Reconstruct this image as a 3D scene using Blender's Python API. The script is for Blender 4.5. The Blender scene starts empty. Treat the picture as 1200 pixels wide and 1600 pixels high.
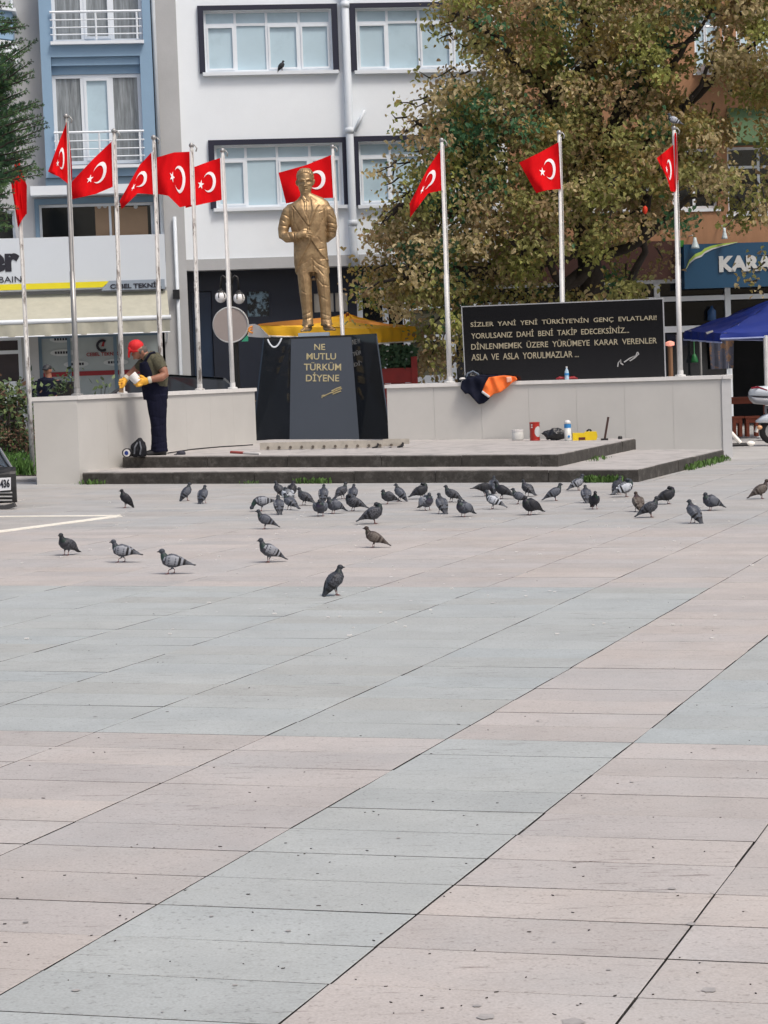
import bpy, math, random
import numpy as np
from mathutils import Vector, Matrix, noise as mnoise
from mathutils.kdtree import KDTree
random.seed(7)
SC = bpy.context.scene
COL = SC.collection
V = Vector
# ------------------------------------------------------------------ camera
FPX = 3400.0; HOR = 570.0; ROLL = 0.036; EYE = 1.55; GX = -0.015
TH = math.atan(ROLL); PITCH = math.atan((800 - HOR) * math.cos(TH) / FPX)
cam_d = bpy.data.cameras.new("camera"); cam = bpy.data.objects.new("camera", cam_d); COL.objects.link(cam)
cam_d.sensor_fit = 'HORIZONTAL'; cam_d.sensor_width = 27.0; cam_d.lens = 27.0 * FPX / 1200.0
cam_d.clip_start = 0.1; cam_d.clip_end = 4000
CM = Matrix.Rotation(math.pi / 2 - PITCH, 4, 'X') @ Matrix.Rotation(-TH, 4, 'Z')
cam.matrix_world = Matrix.Translation((0, 0, EYE)) @ CM
SC.camera = cam
# ------------------------------------------------------------------ sky, sun, exposure
SUN_EL = math.radians(58); SUN_AZ = math.radians(138)      # azimuth measured clockwise from +Y: behind the camera, to the right
w = bpy.data.worlds.new("World"); SC.world = w; w.use_nodes = True
nt = w.node_tree; bg = nt.nodes['Background']
sky = nt.nodes.new('ShaderNodeTexSky'); sky.sky_type = 'NISHITA'; sky.sun_disc = False
sky.sun_elevation = SUN_EL; sky.sun_rotation = SUN_AZ
sky.air_density = 1.0; sky.dust_density = 6.0; sky.ozone_density = 1.0
nt.links.new(sky.outputs[0], bg.inputs[0]); bg.inputs[1].default_value = 0.12
sl = bpy.data.lights.new("sun", 'SUN'); so = bpy.data.objects.new("sun", sl); COL.objects.link(so)
sl.energy = 1.5; sl.angle = math.radians(14); sl.color = (1.0, 0.95, 0.88)
sd = V((math.sin(SUN_AZ) * math.cos(SUN_EL), math.cos(SUN_AZ) * math.cos(SUN_EL), math.sin(SUN_EL)))
so.rotation_euler = sd.to_track_quat('Z', 'Y').to_euler(); so.location = (0, 0, 30)
SC.view_settings.view_transform = 'Standard'; SC.view_settings.look = 'None'
SC.view_settings.exposure = 0.24; SC.view_settings.gamma = 1.0; SC.view_settings.use_curve_mapping = False

# ------------------------------------------------------------------ geometry helpers
def ray(px, py):
    return CM.to_3x3() @ V(((px - 600) / FPX, (800 - py) / FPX, -1.0))
def P(px, py, Y):                     # the point that lies at depth Y along a sight line
    d = ray(px, py); return V((0, 0, EYE)) + d * (Y / d.y)
def GP(px, py, h=0.0):                # the point on the (slightly sloping) ground raised by h
    d = ray(px, py); t = (EYE - h) / (GX * d.x - d.z); return V((0, 0, EYE)) + d * t
def gz(x): return GX * x
def lin(*c):
    return tuple(((x / 255) / 12.92 if x / 255 <= 0.04045 else ((x / 255 + 0.055) / 1.055) ** 2.4) for x in c)

class MB:
    def __init__(s): s.v = []; s.f = []; s.m = []
    def add(s, vs, fs, mi=0):
        b = len(s.v); s.v += [V(p) for p in vs]; s.f += [tuple(i + b for i in f) for f in fs]; s.m += [mi] * len(fs); return s
    def hexa(s, c, mi=0):             # c: 4 bottom corners then 4 top corners
        return s.add(c, [(3, 2, 1, 0), (4, 5, 6, 7), (0, 1, 5, 4), (1, 2, 6, 5), (2, 3, 7, 6), (3, 0, 4, 7)], mi)
    def box(s, a, b, fr=None, mi=0):
        c = [(x, y, z) for z in (a[2], b[2]) for x, y in ((a[0], a[1]), (b[0], a[1]), (b[0], b[1]), (a[0], b[1]))]
        if fr: c = [fr(*p) for p in c]
        return s.hexa(c, mi)
    def prism(s, poly, ext, mi=0):
        n = len(poly); ext = V(ext); p = [V(q) for q in poly]
        return s.add(p + [q + ext for q in p], [tuple(range(n - 1, -1, -1)), tuple(range(n, 2 * n))] + [(i, (i + 1) % n, n + (i + 1) % n, n + i) for i in range(n)], mi)
    def rings(s, rs, cap=True, mi=0):
        n = len(rs[0]); vs = [p for r in rs for p in r]; fs = []
        for k in range(len(rs) - 1):
            for i in range(n):
                fs.append((k * n + i, k * n + (i + 1) % n, (k + 1) * n + (i + 1) % n, (k + 1) * n + i))
        if cap: fs += [tuple(range(n - 1, -1, -1)), tuple(range((len(rs) - 1) * n, len(rs) * n))]
        return s.add(vs, fs, mi)
    def tube(s, path, rad, n=10, ref=(0, 1, 0), mi=0, sup=2.0):
        path = [V(p) for p in path]; rs = []
        if not isinstance(rad, (list, tuple)): rad = [rad] * len(path)
        for i, p in enumerate(path):
            t = (path[min(i + 1, len(path) - 1)] - path[max(i - 1, 0)]).normalized()
            b = V(ref); b = b - t * b.dot(t)
            if b.length < 0.15: b = V((1, 0, 0)); b = b - t * b.dot(t)
            b.normalize(); a = b.cross(t)
            r = rad[i]; ra, rb = (r if isinstance(r, (list, tuple)) else (r, r))
            ring = []
            for k in range(n):
                c, q = math.cos(2 * math.pi * k / n), math.sin(2 * math.pi * k / n)
                if sup != 2.0:
                    c = math.copysign(abs(c) ** (2 / sup), c); q = math.copysign(abs(q) ** (2 / sup), q)
                ring.append(p + a * (ra * c) + b * (rb * q))
            rs.append(ring)
        return s.rings(rs, mi=mi)
    def ball(s, c, r, n=10, m=6, mi=0):
        c = V(c); r = r if isinstance(r, (list, tuple)) else (r, r, r)
        rs = []
        for j in range(m + 1):
            a = -math.pi / 2 + math.pi * (0.02 + 0.96 * j / m)
            rs.append([c + V((r[0] * math.cos(a) * math.cos(2 * math.pi * k / n), r[1] * math.cos(a) * math.sin(2 * math.pi * k / n), r[2] * math.sin(a))) for k in range(n)])
        return s.rings(rs, mi=mi)
    def lathe(s, base, prof, n=16, axis=(0, 0, 1), mi=0):
        ax = V(axis).normalized(); e = V((1, 0, 0)) if abs(ax.x) < 0.9 else V((0, 1, 0)); e = (e - ax * e.dot(ax)).normalized(); g = ax.cross(e); base = V(base)
        return s.rings([[base + ax * z + (e * math.cos(2 * math.pi * k / n) + g * math.sin(2 * math.pi * k / n)) * max(r, 1e-4) for k in range(n)] for r, z in prof], mi=mi)

WL = {}
def wl(o): return WL.get(o.name, V((0, 0, 0)))
def mesh_of(name, v, f, mats, mi=None, smooth=False):
    me = bpy.data.meshes.new(name); me.from_pydata([tuple(p) for p in v], [], f)
    for m in (mats if isinstance(mats, (list, tuple)) else [mats]): me.materials.append(m)
    if mi is not None and len(set(mi)) > 1: me.polygons.foreach_set('material_index', mi)
    if smooth: me.polygons.foreach_set('use_smooth', [True] * len(me.polygons))
    me.update(); return me
def obj(name, mb, mats, parent=None, smooth=False, kind=None, org=None):
    if org is None:
        xs = [p.x for p in mb.v]; ys = [p.y for p in mb.v]; zs = [p.z for p in mb.v]
        org = V(((min(xs) + max(xs)) / 2, (min(ys) + max(ys)) / 2, min(zs)))
    org = V(org)
    me = mesh_of(name, [p - org for p in mb.v], mb.f, mats, mb.m, smooth)
    o = bpy.data.objects.new(name, me); COL.objects.link(o)
    WL[o.name] = org; o.location = org - (wl(parent) if parent else V((0, 0, 0)))
    if parent: o.parent = parent
    if kind: o['kind'] = kind
    return o
def tag(o, label, cat, group=None):
    o['label'] = label; o['category'] = cat
    if group: o['group'] = group
    return o
def thing(name, label, cat, loc, group=None):
    o = bpy.data.objects.new(name, None); o.empty_display_size = 0.1; COL.objects.link(o); o.location = loc; WL[o.name] = V(loc)
    return tag(o, label, cat, group)
def structure(name, mb, mats, **k): return obj(name, mb, mats, kind='structure', **k)

def text_mb(s, org, right, up, W, H, ext=0.01, bold=0.0, mi=0, shear=0.0):
    """flat or raised lettering fitted into a W x H rectangle whose lower left corner is org"""
    cu = bpy.data.curves.new('t', 'FONT'); cu.body = s; cu.size = 1; cu.extrude = 0.02; cu.offset = bold; cu.shear = shear; cu.resolution_u = 3
    o = bpy.data.objects.new('t', cu); COL.objects.link(o); dg = bpy.context.evaluated_depsgraph_get()
    me = bpy.data.meshes.new_from_object(o.evaluated_get(dg)); bpy.data.objects.remove(o)
    vs = [p.co.copy() for p in me.vertices]; fs = [tuple(p.vertices) for p in me.polygons]; bpy.data.meshes.remove(me)
    x0 = min(p.x for p in vs); x1 = max(p.x for p in vs); y0 = min(p.y for p in vs); y1 = max(p.y for p in vs)
    right = V(right).normalized(); up = V(up).normalized(); nrm = right.cross(up); org = V(org)
    mb = MB(); mb.add([org + right * ((p.x - x0) / (x1 - x0) * W) + up * ((p.y - y0) / (y1 - y0) * H) + nrm * ((p.z + 0.02) / 0.04 * ext) for p in vs], fs, mi)
    return mb

def remesh(mb, vox, smooth=2):
    me = mesh_of('tmp', mb.v, mb.f, [])
    o = bpy.data.objects.new('tmp', me); COL.objects.link(o)
    m = o.modifiers.new('r', 'REMESH'); m.mode = 'VOXEL'; m.voxel_size = vox; m.adaptivity = 0
    if smooth:
        q = o.modifiers.new('s', 'SMOOTH'); q.factor = 0.5; q.iterations = smooth
    dg = bpy.context.evaluated_depsgraph_get(); r = bpy.data.meshes.new_from_object(o.evaluated_get(dg))
    bpy.data.objects.remove(o); bpy.data.meshes.remove(me); return r
def mesh_arrays(me):
    n = len(me.vertices); c = np.empty(n * 3); me.vertices.foreach_get('co', c)
    k = np.empty(n * 3); me.vertex_normals.foreach_get('vector', k); return c.reshape(-1, 3), k.reshape(-1, 3)
def set_co(me, c): me.vertices.foreach_set('co', c.astype(np.float32).ravel()); me.update()
def obj_me(name, me, mat, org, parent=None):
    if mat is not None: me.materials.clear(); me.materials.append(mat)
    me.polygons.foreach_set('use_smooth', [True] * len(me.polygons))
    me.name = name; o = bpy.data.objects.new(name, me); COL.objects.link(o); WL[o.name] = V(org)
    o.location = V(org) - (wl(parent) if parent else V((0, 0, 0)))
    if parent: o.parent = parent
    return o

# ------------------------------------------------------------------ materials
def mat(name, c, rough=0.6, var=0.12, scale=6.0, bump=0.0, bscale=40.0, metal=0.0, spec=0.5, c2=None, c2s=2.0, c2lo=0.5, c2hi=0.65, stretch=(1, 1, 1), attr=None, emit=0, coat=0.0):
    m = bpy.data.materials.new(name); m.use_nodes = True; t = m.node_tree; N = t.nodes; b = N['Principled BSDF']
    b.inputs['Roughness'].default_value = rough; b.inputs['Metallic'].default_value = metal; b.inputs['Specular IOR Level'].default_value = spec
    if coat: b.inputs['Coat Weight'].default_value = coat; b.inputs['Coat Roughness'].default_value = 0.05
    geo = N.new('ShaderNodeNewGeometry'); mp = N.new('ShaderNodeMapping'); mp.inputs['Scale'].default_value = stretch
    t.links.new(geo.outputs['Position'], mp.inputs['Vector'])
    def nz(s, d=4.0, r=0.6):
        n = N.new('ShaderNodeTexNoise'); n.inputs['Scale'].default_value = s; n.inputs['Detail'].default_value = d; n.inputs['Roughness'].default_value = r
        t.links.new(mp.outputs[0], n.inputs['Vector']); return n.outputs['Fac']
    def rmp(o, lo, hi, a=0.0, e=1.0):
        n = N.new('ShaderNodeMapRange'); n.inputs[1].default_value = lo; n.inputs[2].default_value = hi; n.inputs[3].default_value = a; n.inputs[4].default_value = e
        t.links.new(o, n.inputs[0]); return n.outputs[0]
    def mix(kind, fac, a, bb):
        n = N.new('ShaderNodeMix'); n.data_type = 'RGBA'; n.blend_type = kind
        if hasattr(fac, 'is_linked'): t.links.new(fac, n.inputs[0])
        else: n.inputs[0].default_value = fac
        for i, q in ((6, a), (7, bb)):
            if hasattr(q, 'is_linked'): t.links.new(q, n.inputs[i])
            else: n.inputs[i].default_value = (*q, 1)
        return n.outputs[2]
    col = c
    if attr:
        a = N.new('ShaderNodeAttribute'); a.attribute_name = attr; col = a.outputs['Color']
    if c2 is not None: col = mix('MIX', rmp(nz(c2s, 6, 0.7), c2lo, c2hi), col, c2)
    if var > 0:
        v = rmp(nz(scale, 5, 0.65), 0.25, 0.75, 1 - var, 1 + var); cc = N.new('ShaderNodeCombineColor')
        for i in range(3): t.links.new(v, cc.inputs[i])
        col = mix('MULTIPLY', 1.0, col, cc.outputs[0])
    if hasattr(col, 'is_linked'): t.links.new(col, b.inputs['Base Color'])
    else: b.inputs['Base Color'].default_value = (*col, 1)
    if bump > 0:
        bn = N.new('ShaderNodeBump'); bn.inputs['Strength'].default_value = 1; bn.inputs['Distance'].default_value = bump
        t.links.new(nz(bscale, 5, 0.6), bn.inputs['Height']); t.links.new(bn.outputs[0], b.inputs['Normal'])
    if emit:
        b.inputs['Emission Color'].default_value = (*c, 1); b.inputs['Emission Strength'].default_value = emit
    m['h'] = 1
    return m, (t, N, b, mix, rmp, nz)
def M(*a, **k): return mat(*a, **k)[0]

def slab_mat(name):
    m, (t, N, b, mix, rmp, nz) = mat(name, (0.5, 0.5, 0.5), rough=0.72, var=0.10, scale=2.3, bump=0.0012, bscale=55, attr='tint', spec=0.35)
    src = b.inputs['Base Color'].links[0].from_socket
    c = mix('MIX', rmp(nz(0.55, 5, 0.7), 0.46, 0.74, 0, 0.35), src, (0.40, 0.44, 0.46))   # pale washed stains
    c = mix('MULTIPLY', rmp(nz(60, 2, 0.5), 0.60, 0.72, 0, 0.42), c, (0.35, 0.33, 0.30)); c = mix('MULTIPLY', rmp(nz(130, 2, 0.5), 0.35, 0.65, 0.28, 0), c, (0.5, 0.48, 0.46))     # grit speckle
    c = mix('MULTIPLY', rmp(nz(9, 7, 0.75), 0.60, 0.80, 0, 0.55), c, (0.5, 0.47, 0.44))     # dirt blotches
    # long scratches and worn streaks
    mp = N.new('ShaderNodeMapping'); mp.inputs['Rotation'].default_value = (0, 0, 0.25); mp.inputs['Scale'].default_value = (1.6, 17, 1)
    g = N.new('ShaderNodeNewGeometry'); t.links.new(g.outputs['Position'], mp.inputs['Vector'])
    n2 = N.new('ShaderNodeTexNoise'); n2.inputs['Scale'].default_value = 2.2; n2.inputs['Detail'].default_value = 6; n2.inputs['Roughness'].default_value = 0.72
    t.links.new(mp.outputs[0], n2.inputs['Vector'])
    k = N.new('ShaderNodeMath'); k.operation = 'MULTIPLY'
    t.links.new(rmp(n2.outputs['Fac'], 0.585, 0.65, 0, 1.0), k.inputs[0]); t.links.new(rmp(nz(0.45, 3, 0.6), 0.46, 0.56), k.inputs[1])
    c = mix('MULTIPLY', k.outputs[0], c, (0.42, 0.38, 0.36))
    t.links.new(c, b.inputs['Base Color'])
    return m
m_slab = slab_mat('paving_stone')
m_joint = M('joint_dirt', (0.022, 0.020, 0.019), 0.95, 0.5, 3.0, c2=(0.14, 0.13, 0.12), c2s=2.2, c2lo=0.56, c2hi=0.66)
m_ground = M('pavement_grey', (0.40, 0.395, 0.385), 0.85, 0.15, 1.2, 0.002, 40)
m_asphalt = M('asphalt', (0.10, 0.10, 0.10), 0.9, 0.2, 3)
m_kerb = M('mossy_kerb', (0.045, 0.041, 0.036), 0.9, 0.45, 9, 0.006, 30, c2=(0.085, 0.08, 0.072), c2s=7)
m_tread = M('tread_stone', (0.42, 0.40, 0.385), 0.8, 0.14, 3.5, 0.002, 40, c2=(0.30, 0.29, 0.28), c2s=2.5)
m_paint = M('road_paint', (0.80, 0.77, 0.68), 0.7, 0.12, 12, c2=(0.55, 0.53, 0.49), c2s=8, c2lo=0.6, c2hi=0.8)
m_clad = M('wall_cladding', (0.515, 0.508, 0.487), 0.42, 0.05, 1.6, 0.0006, 14)
m_cope = M('coping', (0.68, 0.67, 0.655), 0.5, 0.08, 6, 0.001, 30)
m_gran = M('black_granite', (0.009, 0.011, 0.015), 0.09, 0.3, 60, spec=1.0, c2=(0.013, 0.015, 0.020), c2s=1.2, c2lo=0.45, c2hi=0.72); m_gran.node_tree.nodes['Principled BSDF'].inputs['IOR'].default_value = 1.6
m_gran2 = M('black_granite_board', (0.006, 0.0065, 0.009), 0.10, 0.3, 60, spec=0.5)
m_edge = M('granite_edge', (0.35, 0.36, 0.38), 0.5, 0.1, 20)
m_gold = M('gilt_letters', (0.58, 0.48, 0.26), 0.3, 0.3, 22, metal=0.7)
m_gold2 = M('pale_gilt', (0.42, 0.375, 0.265), 0.45, 0.25, 20, metal=0.2)
m_bronze = M('gold_bronze_paint', (0.31, 0.208, 0.108), 0.45, 0.25, 9, 0.001, 28, metal=0.55, c2=(0.46, 0.325, 0.175), c2s=6, c2lo=0.42, c2hi=0.66)
m_plate = M('painted_plate', lin(150, 165, 180), 0.5, 0.1)
m_pole = M('pole_white', (0.62, 0.62, 0.61), 0.45, 0.1, 8)
m_pole2 = M('pole_peeling', (0.58, 0.575, 0.56), 0.5, 0.12, 8, c2=(0.20, 0.18, 0.165), c2s=5.5, c2lo=0.52, c2hi=0.60, stretch=(3, 3, 0.9))
m_steel = M('dull_steel', (0.36, 0.36, 0.355), 0.4, 0.15, 8, metal=0.5)
m_red, (t_, N_, b_, *_r) = mat('flag_red', (0.74, 0.008, 0.012), 0.95, 0.10, 4, bump=0.004, bscale=11, spec=0.1)
tr_ = N_.new('ShaderNodeBsdfTranslucent'); mx_ = N_.new('ShaderNodeMixShader'); mx_.inputs[0].default_value = 0.3; t_.links.new(b_.inputs['Base Color'].links[0].from_socket, tr_.inputs[0])
t_.links.new(b_.outputs[0], mx_.inputs[1]); t_.links.new(tr_.outputs[0], mx_.inputs[2]); t_.links.new(mx_.outputs[0], N_['Material Output'].inputs[0])
m_flagw = M('flag_white', (0.82, 0.78, 0.80), 0.75, 0.05, 5)
m_white = M('white_render', lin(233, 240, 246), 0.85, 0.035, 0.8, 0.002, 30)
m_grey = M('grey_render', lin(176, 178, 180), 0.88, 0.08, 1.1, 0.003, 25)
m_blue = M('blue_render', lin(134, 163, 189), 0.85, 0.05, 1.0, 0.002, 30)
m_blue2 = M('slate_blue_trim', lin(104, 128, 147), 0.7, 0.05)
m_navy = M('navy_trim', lin(28, 31, 52), 0.6, 0.08, 3)
m_navyw = M('navy_shopfront', lin(27, 34, 48), 0.5, 0.15, 2)
m_door = M('navy_door', lin(36, 50, 70), 0.35, 0.1, 2)
m_pvc = M('pvc_white', lin(222, 229, 236), 0.35, 0.03)
m_pipe = M('pipe_pale', lin(205, 213, 221), 0.5, 0.05)
m_blind = M('blind_and_sky_glass', lin(182, 205, 217), 0.09, 0.05, 1.4, spec=0.6, c2=lin(150, 172, 184), c2s=0.5, c2lo=0.5, c2hi=0.8)  # white blind, with the reflected sky's pale blue put into the pane colour
m_lace = M('lace_curtain_glass', lin(112, 118, 122), 0.1, 0.2, 6, c2=lin(160, 167, 172), c2s=4, c2lo=0.40, c2hi=0.70, stretch=(3.5, 3.5, 0.25))
m_dark = M('dark_glass', (0.012, 0.014, 0.017), 0.06, 0.3, 3, spec=0.6)
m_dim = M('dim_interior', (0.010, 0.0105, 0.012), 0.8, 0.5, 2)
m_shopg = M('shop_glass', lin(160, 170, 173), 0.12, 0.10, 1.5, spec=0.55)
m_shopw = M('shop_glass_warm', lin(98, 96, 82), 0.15, 0.25, 2.5)
m_signw = M('sign_panel', lin(206, 214, 222), 0.35, 0.03, 0.8)
m_yel = M('sign_yellow', lin(228, 215, 40), 0.4, 0.03)
m_ink = M('sign_ink', lin(33, 33, 44), 0.5, 0.02)
m_inkr = M('sign_red', lin(140, 30, 38), 0.5, 0.05)
m_awn = M('awning_cream', lin(172, 171, 157), 0.8, 0.10, 5, 0.004, 6)
m_box = M('cardboard', lin(152, 128, 104), 0.85, 0.1, 2)
m_brown = M('brown_render', lin(158, 118, 88), 0.85, 0.16, 1.4, 0.002, 20, stretch=(3, 3, 0.5))
m_dkbrown = M('dark_cladding', lin(58, 27, 20), 0.7, 0.2, 3)
m_teal = M('sign_teal', lin(18, 66, 98), 0.45, 0.04)
m_lime = M('sign_lime', lin(158, 186, 82), 0.5, 0.03)
m_silv = M('sign_silver', lin(188, 191, 192), 0.45, 0.06)
m_green = M('green_canvas', lin(66, 92, 62), 0.8, 0.2, 3)
m_bluec = M('blue_canvas', lin(6, 38, 124), 0.75, 0.10, 3, 0.004, 6)
m_yelc = M('yellow_canvas', lin(246, 190, 40), 0.75, 0.08, 4, 0.004, 6)
m_orgc = M('orange_shade_mark', lin(238, 158, 72), 0.75, 0.1, 4)  # orange for the painted canopy shading and for the corner mark
m_whtc = M('white_canvas', lin(242, 238, 230), 0.75, 0.06, 4)
m_black = M('black_metal', (0.012, 0.012, 0.013), 0.45, 0.2, 8)
m_globe = M('lamp_globe', (0.90, 0.91, 0.93), 0.15, 0.04)
m_disc = M('sign_back', lin(158, 149, 146), 0.55, 0.05, 4)
m_wood = M('red_wood', lin(124, 56, 30), 0.6, 0.25, 6, stretch=(1, 6, 6))
m_redw = M('red_planter', lin(128, 30, 26), 0.6, 0.2, 5)
m_bark = M('bark', (0.040, 0.032, 0.026), 0.95, 0.4, 8, 0.02, 14)
m_car = M('car_paint_dark', (0.012, 0.013, 0.016), 0.18, 0.1, coat=0.6)
m_carg = M('car_glass', (0.02, 0.024, 0.028), 0.05, 0.1)
m_tyre = M('tyre', (0.015, 0.015, 0.016), 0.85, 0.2)
m_scw = M('scooter_white', lin(214, 222, 230), 0.22, 0.03, coat=0.4)
m_scg = M('scooter_grey', lin(140, 142, 148), 0.3, 0.05)
m_scr = M('scooter_red', lin(120, 20, 40), 0.3, 0.05)
m_platew = M('plate_white', (0.72, 0.73, 0.76), 0.4, 0.03)
# ------------------------------------------------------------------ ground and paving
g = MB(); R = 900.0
g.add([(-R, -R, gz(-60) - 0.035), (R, -R, gz(60) - 0.035), (R, R, gz(60) - 0.035), (-R, R, gz(-60) - 0.035)], [(0, 1, 2, 3)])
g.v = []; g.f = []; g.m = []
xs = [-R, -60, 60, R]
for x in xs:
    zz = gz(max(-60, min(60, x))) - 0.03
    g.v += [V((x, -R, zz)), V((x, R, zz))]
for i in range(3): g.f.append((2 * i, 2 * i + 2, 2 * i + 3, 2 * i + 1)); g.m.append(0)
ground = structure('ground', g, m_ground, org=(0, 0, 0))
def gxy(x, y, h=0.0): return V((x, y, gz(x) + h))
# bed of dirt seen in the joints
bed = MB(); bed.add([gxy(-16, 3, -0.024), gxy(14, 3, -0.024), gxy(14, 33.6, -0.024), gxy(-16, 33.6, -0.024)], [(0, 1, 2, 3)])
pavement = structure('pavement', bed, m_joint, org=(0, 0, 0))
AA = V((math.cos(math.radians(71.05)), math.sin(math.radians(71.05)))); BB = V((math.cos(math.radians(-13.3)), math.sin(math.radians(-13.3))))
S0, SP, R0, RP = -1.155, 0.772, 5.224, 0.3555
rng = random.Random(3)
PINK = (0.462, 0.432, 0.413); GREY = (0.398, 0.422, 0.417); PLAIN = (0.410, 0.404, 0.394)
def slab_geo(c, r, th=0.03, ch=0.0012):
    """a stone with chamfered upper edges; c: 4 corners (ground level) counter-clockwise"""
    cen = sum(c, V((0, 0, 0))) / 4; low = []; top = []; inn = []
    for p in c:
        low.append(p + V((0, 0, -th))); top.append(p + V((0, 0, -ch)))
        d = (cen - p); d.z = 0; inn.append(p + d.normalized() * ch * 1.6)
    v = low + top + inn
    f = [(8, 9, 10, 11)] + [(i, (i + 1) % 4, 4 + (i + 1) % 4, 4 + i) for i in range(4)] + [(4 + i, 4 + (i + 1) % 4, 8 + (i + 1) % 4, 8 + i) for i in range(4)]
    return v, f
def tint_attr(me, cols):
    a = me.attributes.new('tint', 'FLOAT_COLOR', 'FACE'); a.data.foreach_set('color', np.array([[*c, 1] for c in cols], dtype=np.float32).ravel())
def slab_tint(pink, r):
    b = PINK if pink == 1 else GREY if pink == 0 else PLAIN; k = 1 + r.uniform(-0.065, 0.05); q = r.uniform(-0.010, 0.010)
    return (b[0] * k + q, b[1] * k, b[2] * k - q)
cells = []
for i in range(-22, 12):
    for j in range(-6, 84):
        s = S0 + SP * i; r = R0 + RP * j
        c = BB * (s + SP / 2) + AA * (r + RP / 2)
        if c.y < 3.3 or c.y > 33.2: continue
        half = c.y * 600 / FPX + 1.6
        if abs(c.x) > half: continue
        if -4.0 < c.x < 4.0 and c.y > 31.2: continue
        band = 0 if r < 8.5 else 1 if r < 14.7 else 2 if r < 20.1 else 3
        pink = band in (0, 2)
        if i == -2: pink = band in (1, 2)
        cells.append((c.length, i, j, s, r, 2 if (band == 3 and not pink) else int(pink)))
cells.sort()
inview = [c for c in cells]
near = inview[:300]; far = inview[300:]
meshes = {}
for pk in (0, 1, 2):
    for q in range(10):
        rr = random.Random(q * 2 + pk); j = lambda a: rr.uniform(-a, a)
        gs, gr = 0.0033, rr.choice((0.0026, 0.0030, 0.0034, 0.0040, 0.0056))
        cs = []
        for a, b in ((-1, -1), (1, -1), (1, 1), (-1, 1)):
            p = BB * (a * (SP / 2 - gs + j(0.0018))) + AA * (b * (RP / 2 - gr + j(0.0022)))
            cs.append(V((p.x, p.y, gz(p.x) + j(0.0007))))
        v, f = slab_geo(cs, rr); me = mesh_of('paving_stone', v, f, [m_slab, m_joint], [0] + [1] * 4 + [0] * 4); tint_attr(me, [slab_tint(pk, rr)] * len(f)); meshes[pk, q] = me
for _, i, j, s, r, pink in near:
    o = bpy.data.objects.new('paving_stone', meshes[int(pink), rng.randrange(10)]); COL.objects.link(o); o.parent = pavement
    c = BB * (s + SP / 2) + AA * (r + RP / 2)
    o.location = (c.x + rng.uniform(-1, 1) * 0.0015, c.y + rng.uniform(-1, 1) * 0.0015, gz(c.x) + rng.uniform(-0.0005, 0.0005))
mb = MB(); cols = []
for _, i, j, s, r, pink in far:
    cs = []; gr_ = rng.choice((0.0012, 0.0014, 0.0018, 0.0024, 0.004)); gs_ = 0.0033
    for a, b in ((-1, -1), (1, -1), (1, 1), (-1, 1)):
        p = BB * (s + SP / 2 + a * (SP / 2 - gs_ + rng.uniform(-1, 1) * 0.0012)) + AA * (r + RP / 2 + b * (RP / 2 - gr_ + rng.uniform(-1, 1) * 0.0007))
        cs.append(V((p.x, p.y, gz(p.x) + rng.uniform(-0.0009, 0.0009))))
    v, f = slab_geo(cs, rng); mb.add(v, f); mb.m[-8:-4] = [1] * 4; cols += [slab_tint(pink, rng)] * len(f)
fo = obj('far_paving', mb, [m_slab, m_joint], pavement, kind='stuff'); tint_attr(fo.data, cols)

# painted parking line at the left
def strip_line(pts, wd, h=0.006):
    mb = MB(); prev = None
    for k in range(len(pts) - 1):
        a, b = V(pts[k]), V(pts[k + 1]); d = (b - a); d.z = 0; d.normalize(); n = V((-d.y, d.x, 0)) * wd / 2
        mb.hexa([q + V((0, 0, e)) for e in (-0.004, h) for q in (a - n, b - n, b + n, a + n)])
    return mb
pa, pb, pc = GP(182, 807), GP(-60, 838.5), GP(-70, 808.5)
structure('painted_bay_line', strip_line([pb, pa], 0.15), m_paint); 
structure('painted_kerb_line', strip_line([pa + V((0.02, 0.10, 0)), pc + V((0, .05, 0))], 0.11), m_paint)
# small litter and grain for the birds
mb = MB()
for k in range(150):
    px = rng.uniform(20, 1190); py = rng.choice([rng.uniform(765, 870), rng.uniform(765, 1000)]); p = GP(px, py, 0.002); s = rng.uniform(0.005, 0.014)
    mb.box(p - V((s, s * 0.7, 0)), p + V((s, s * 0.7, s * 0.6)))
obj('bird_feed', mb, m_cope, kind='stuff')
mb = MB()
for k in range(150):
    px = rng.uniform(0, 1200); py = 860 + 740 * rng.random() ** 0.8; p = GP(px, py, 0.001); a = rng.uniform(-1.2, 1.2); l = rng.uniform(0.0025, 0.008) * rng.uniform(.6, 1.1); ww = rng.uniform(0.0012, 0.003)
    d = V((math.cos(a), math.sin(a), 0)); n = V((-d.y, d.x, 0))
    mb.hexa([p + V((0, 0, e)) + d * l * x + n * ww * y for e in (0, 0.0018) for x, y in ((-1, -0.3), (0.5, -1), (1, 0.4), (-.4, 0.8))])
obj('leaf_crumbs', mb, m_bark, kind='stuff')

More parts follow.
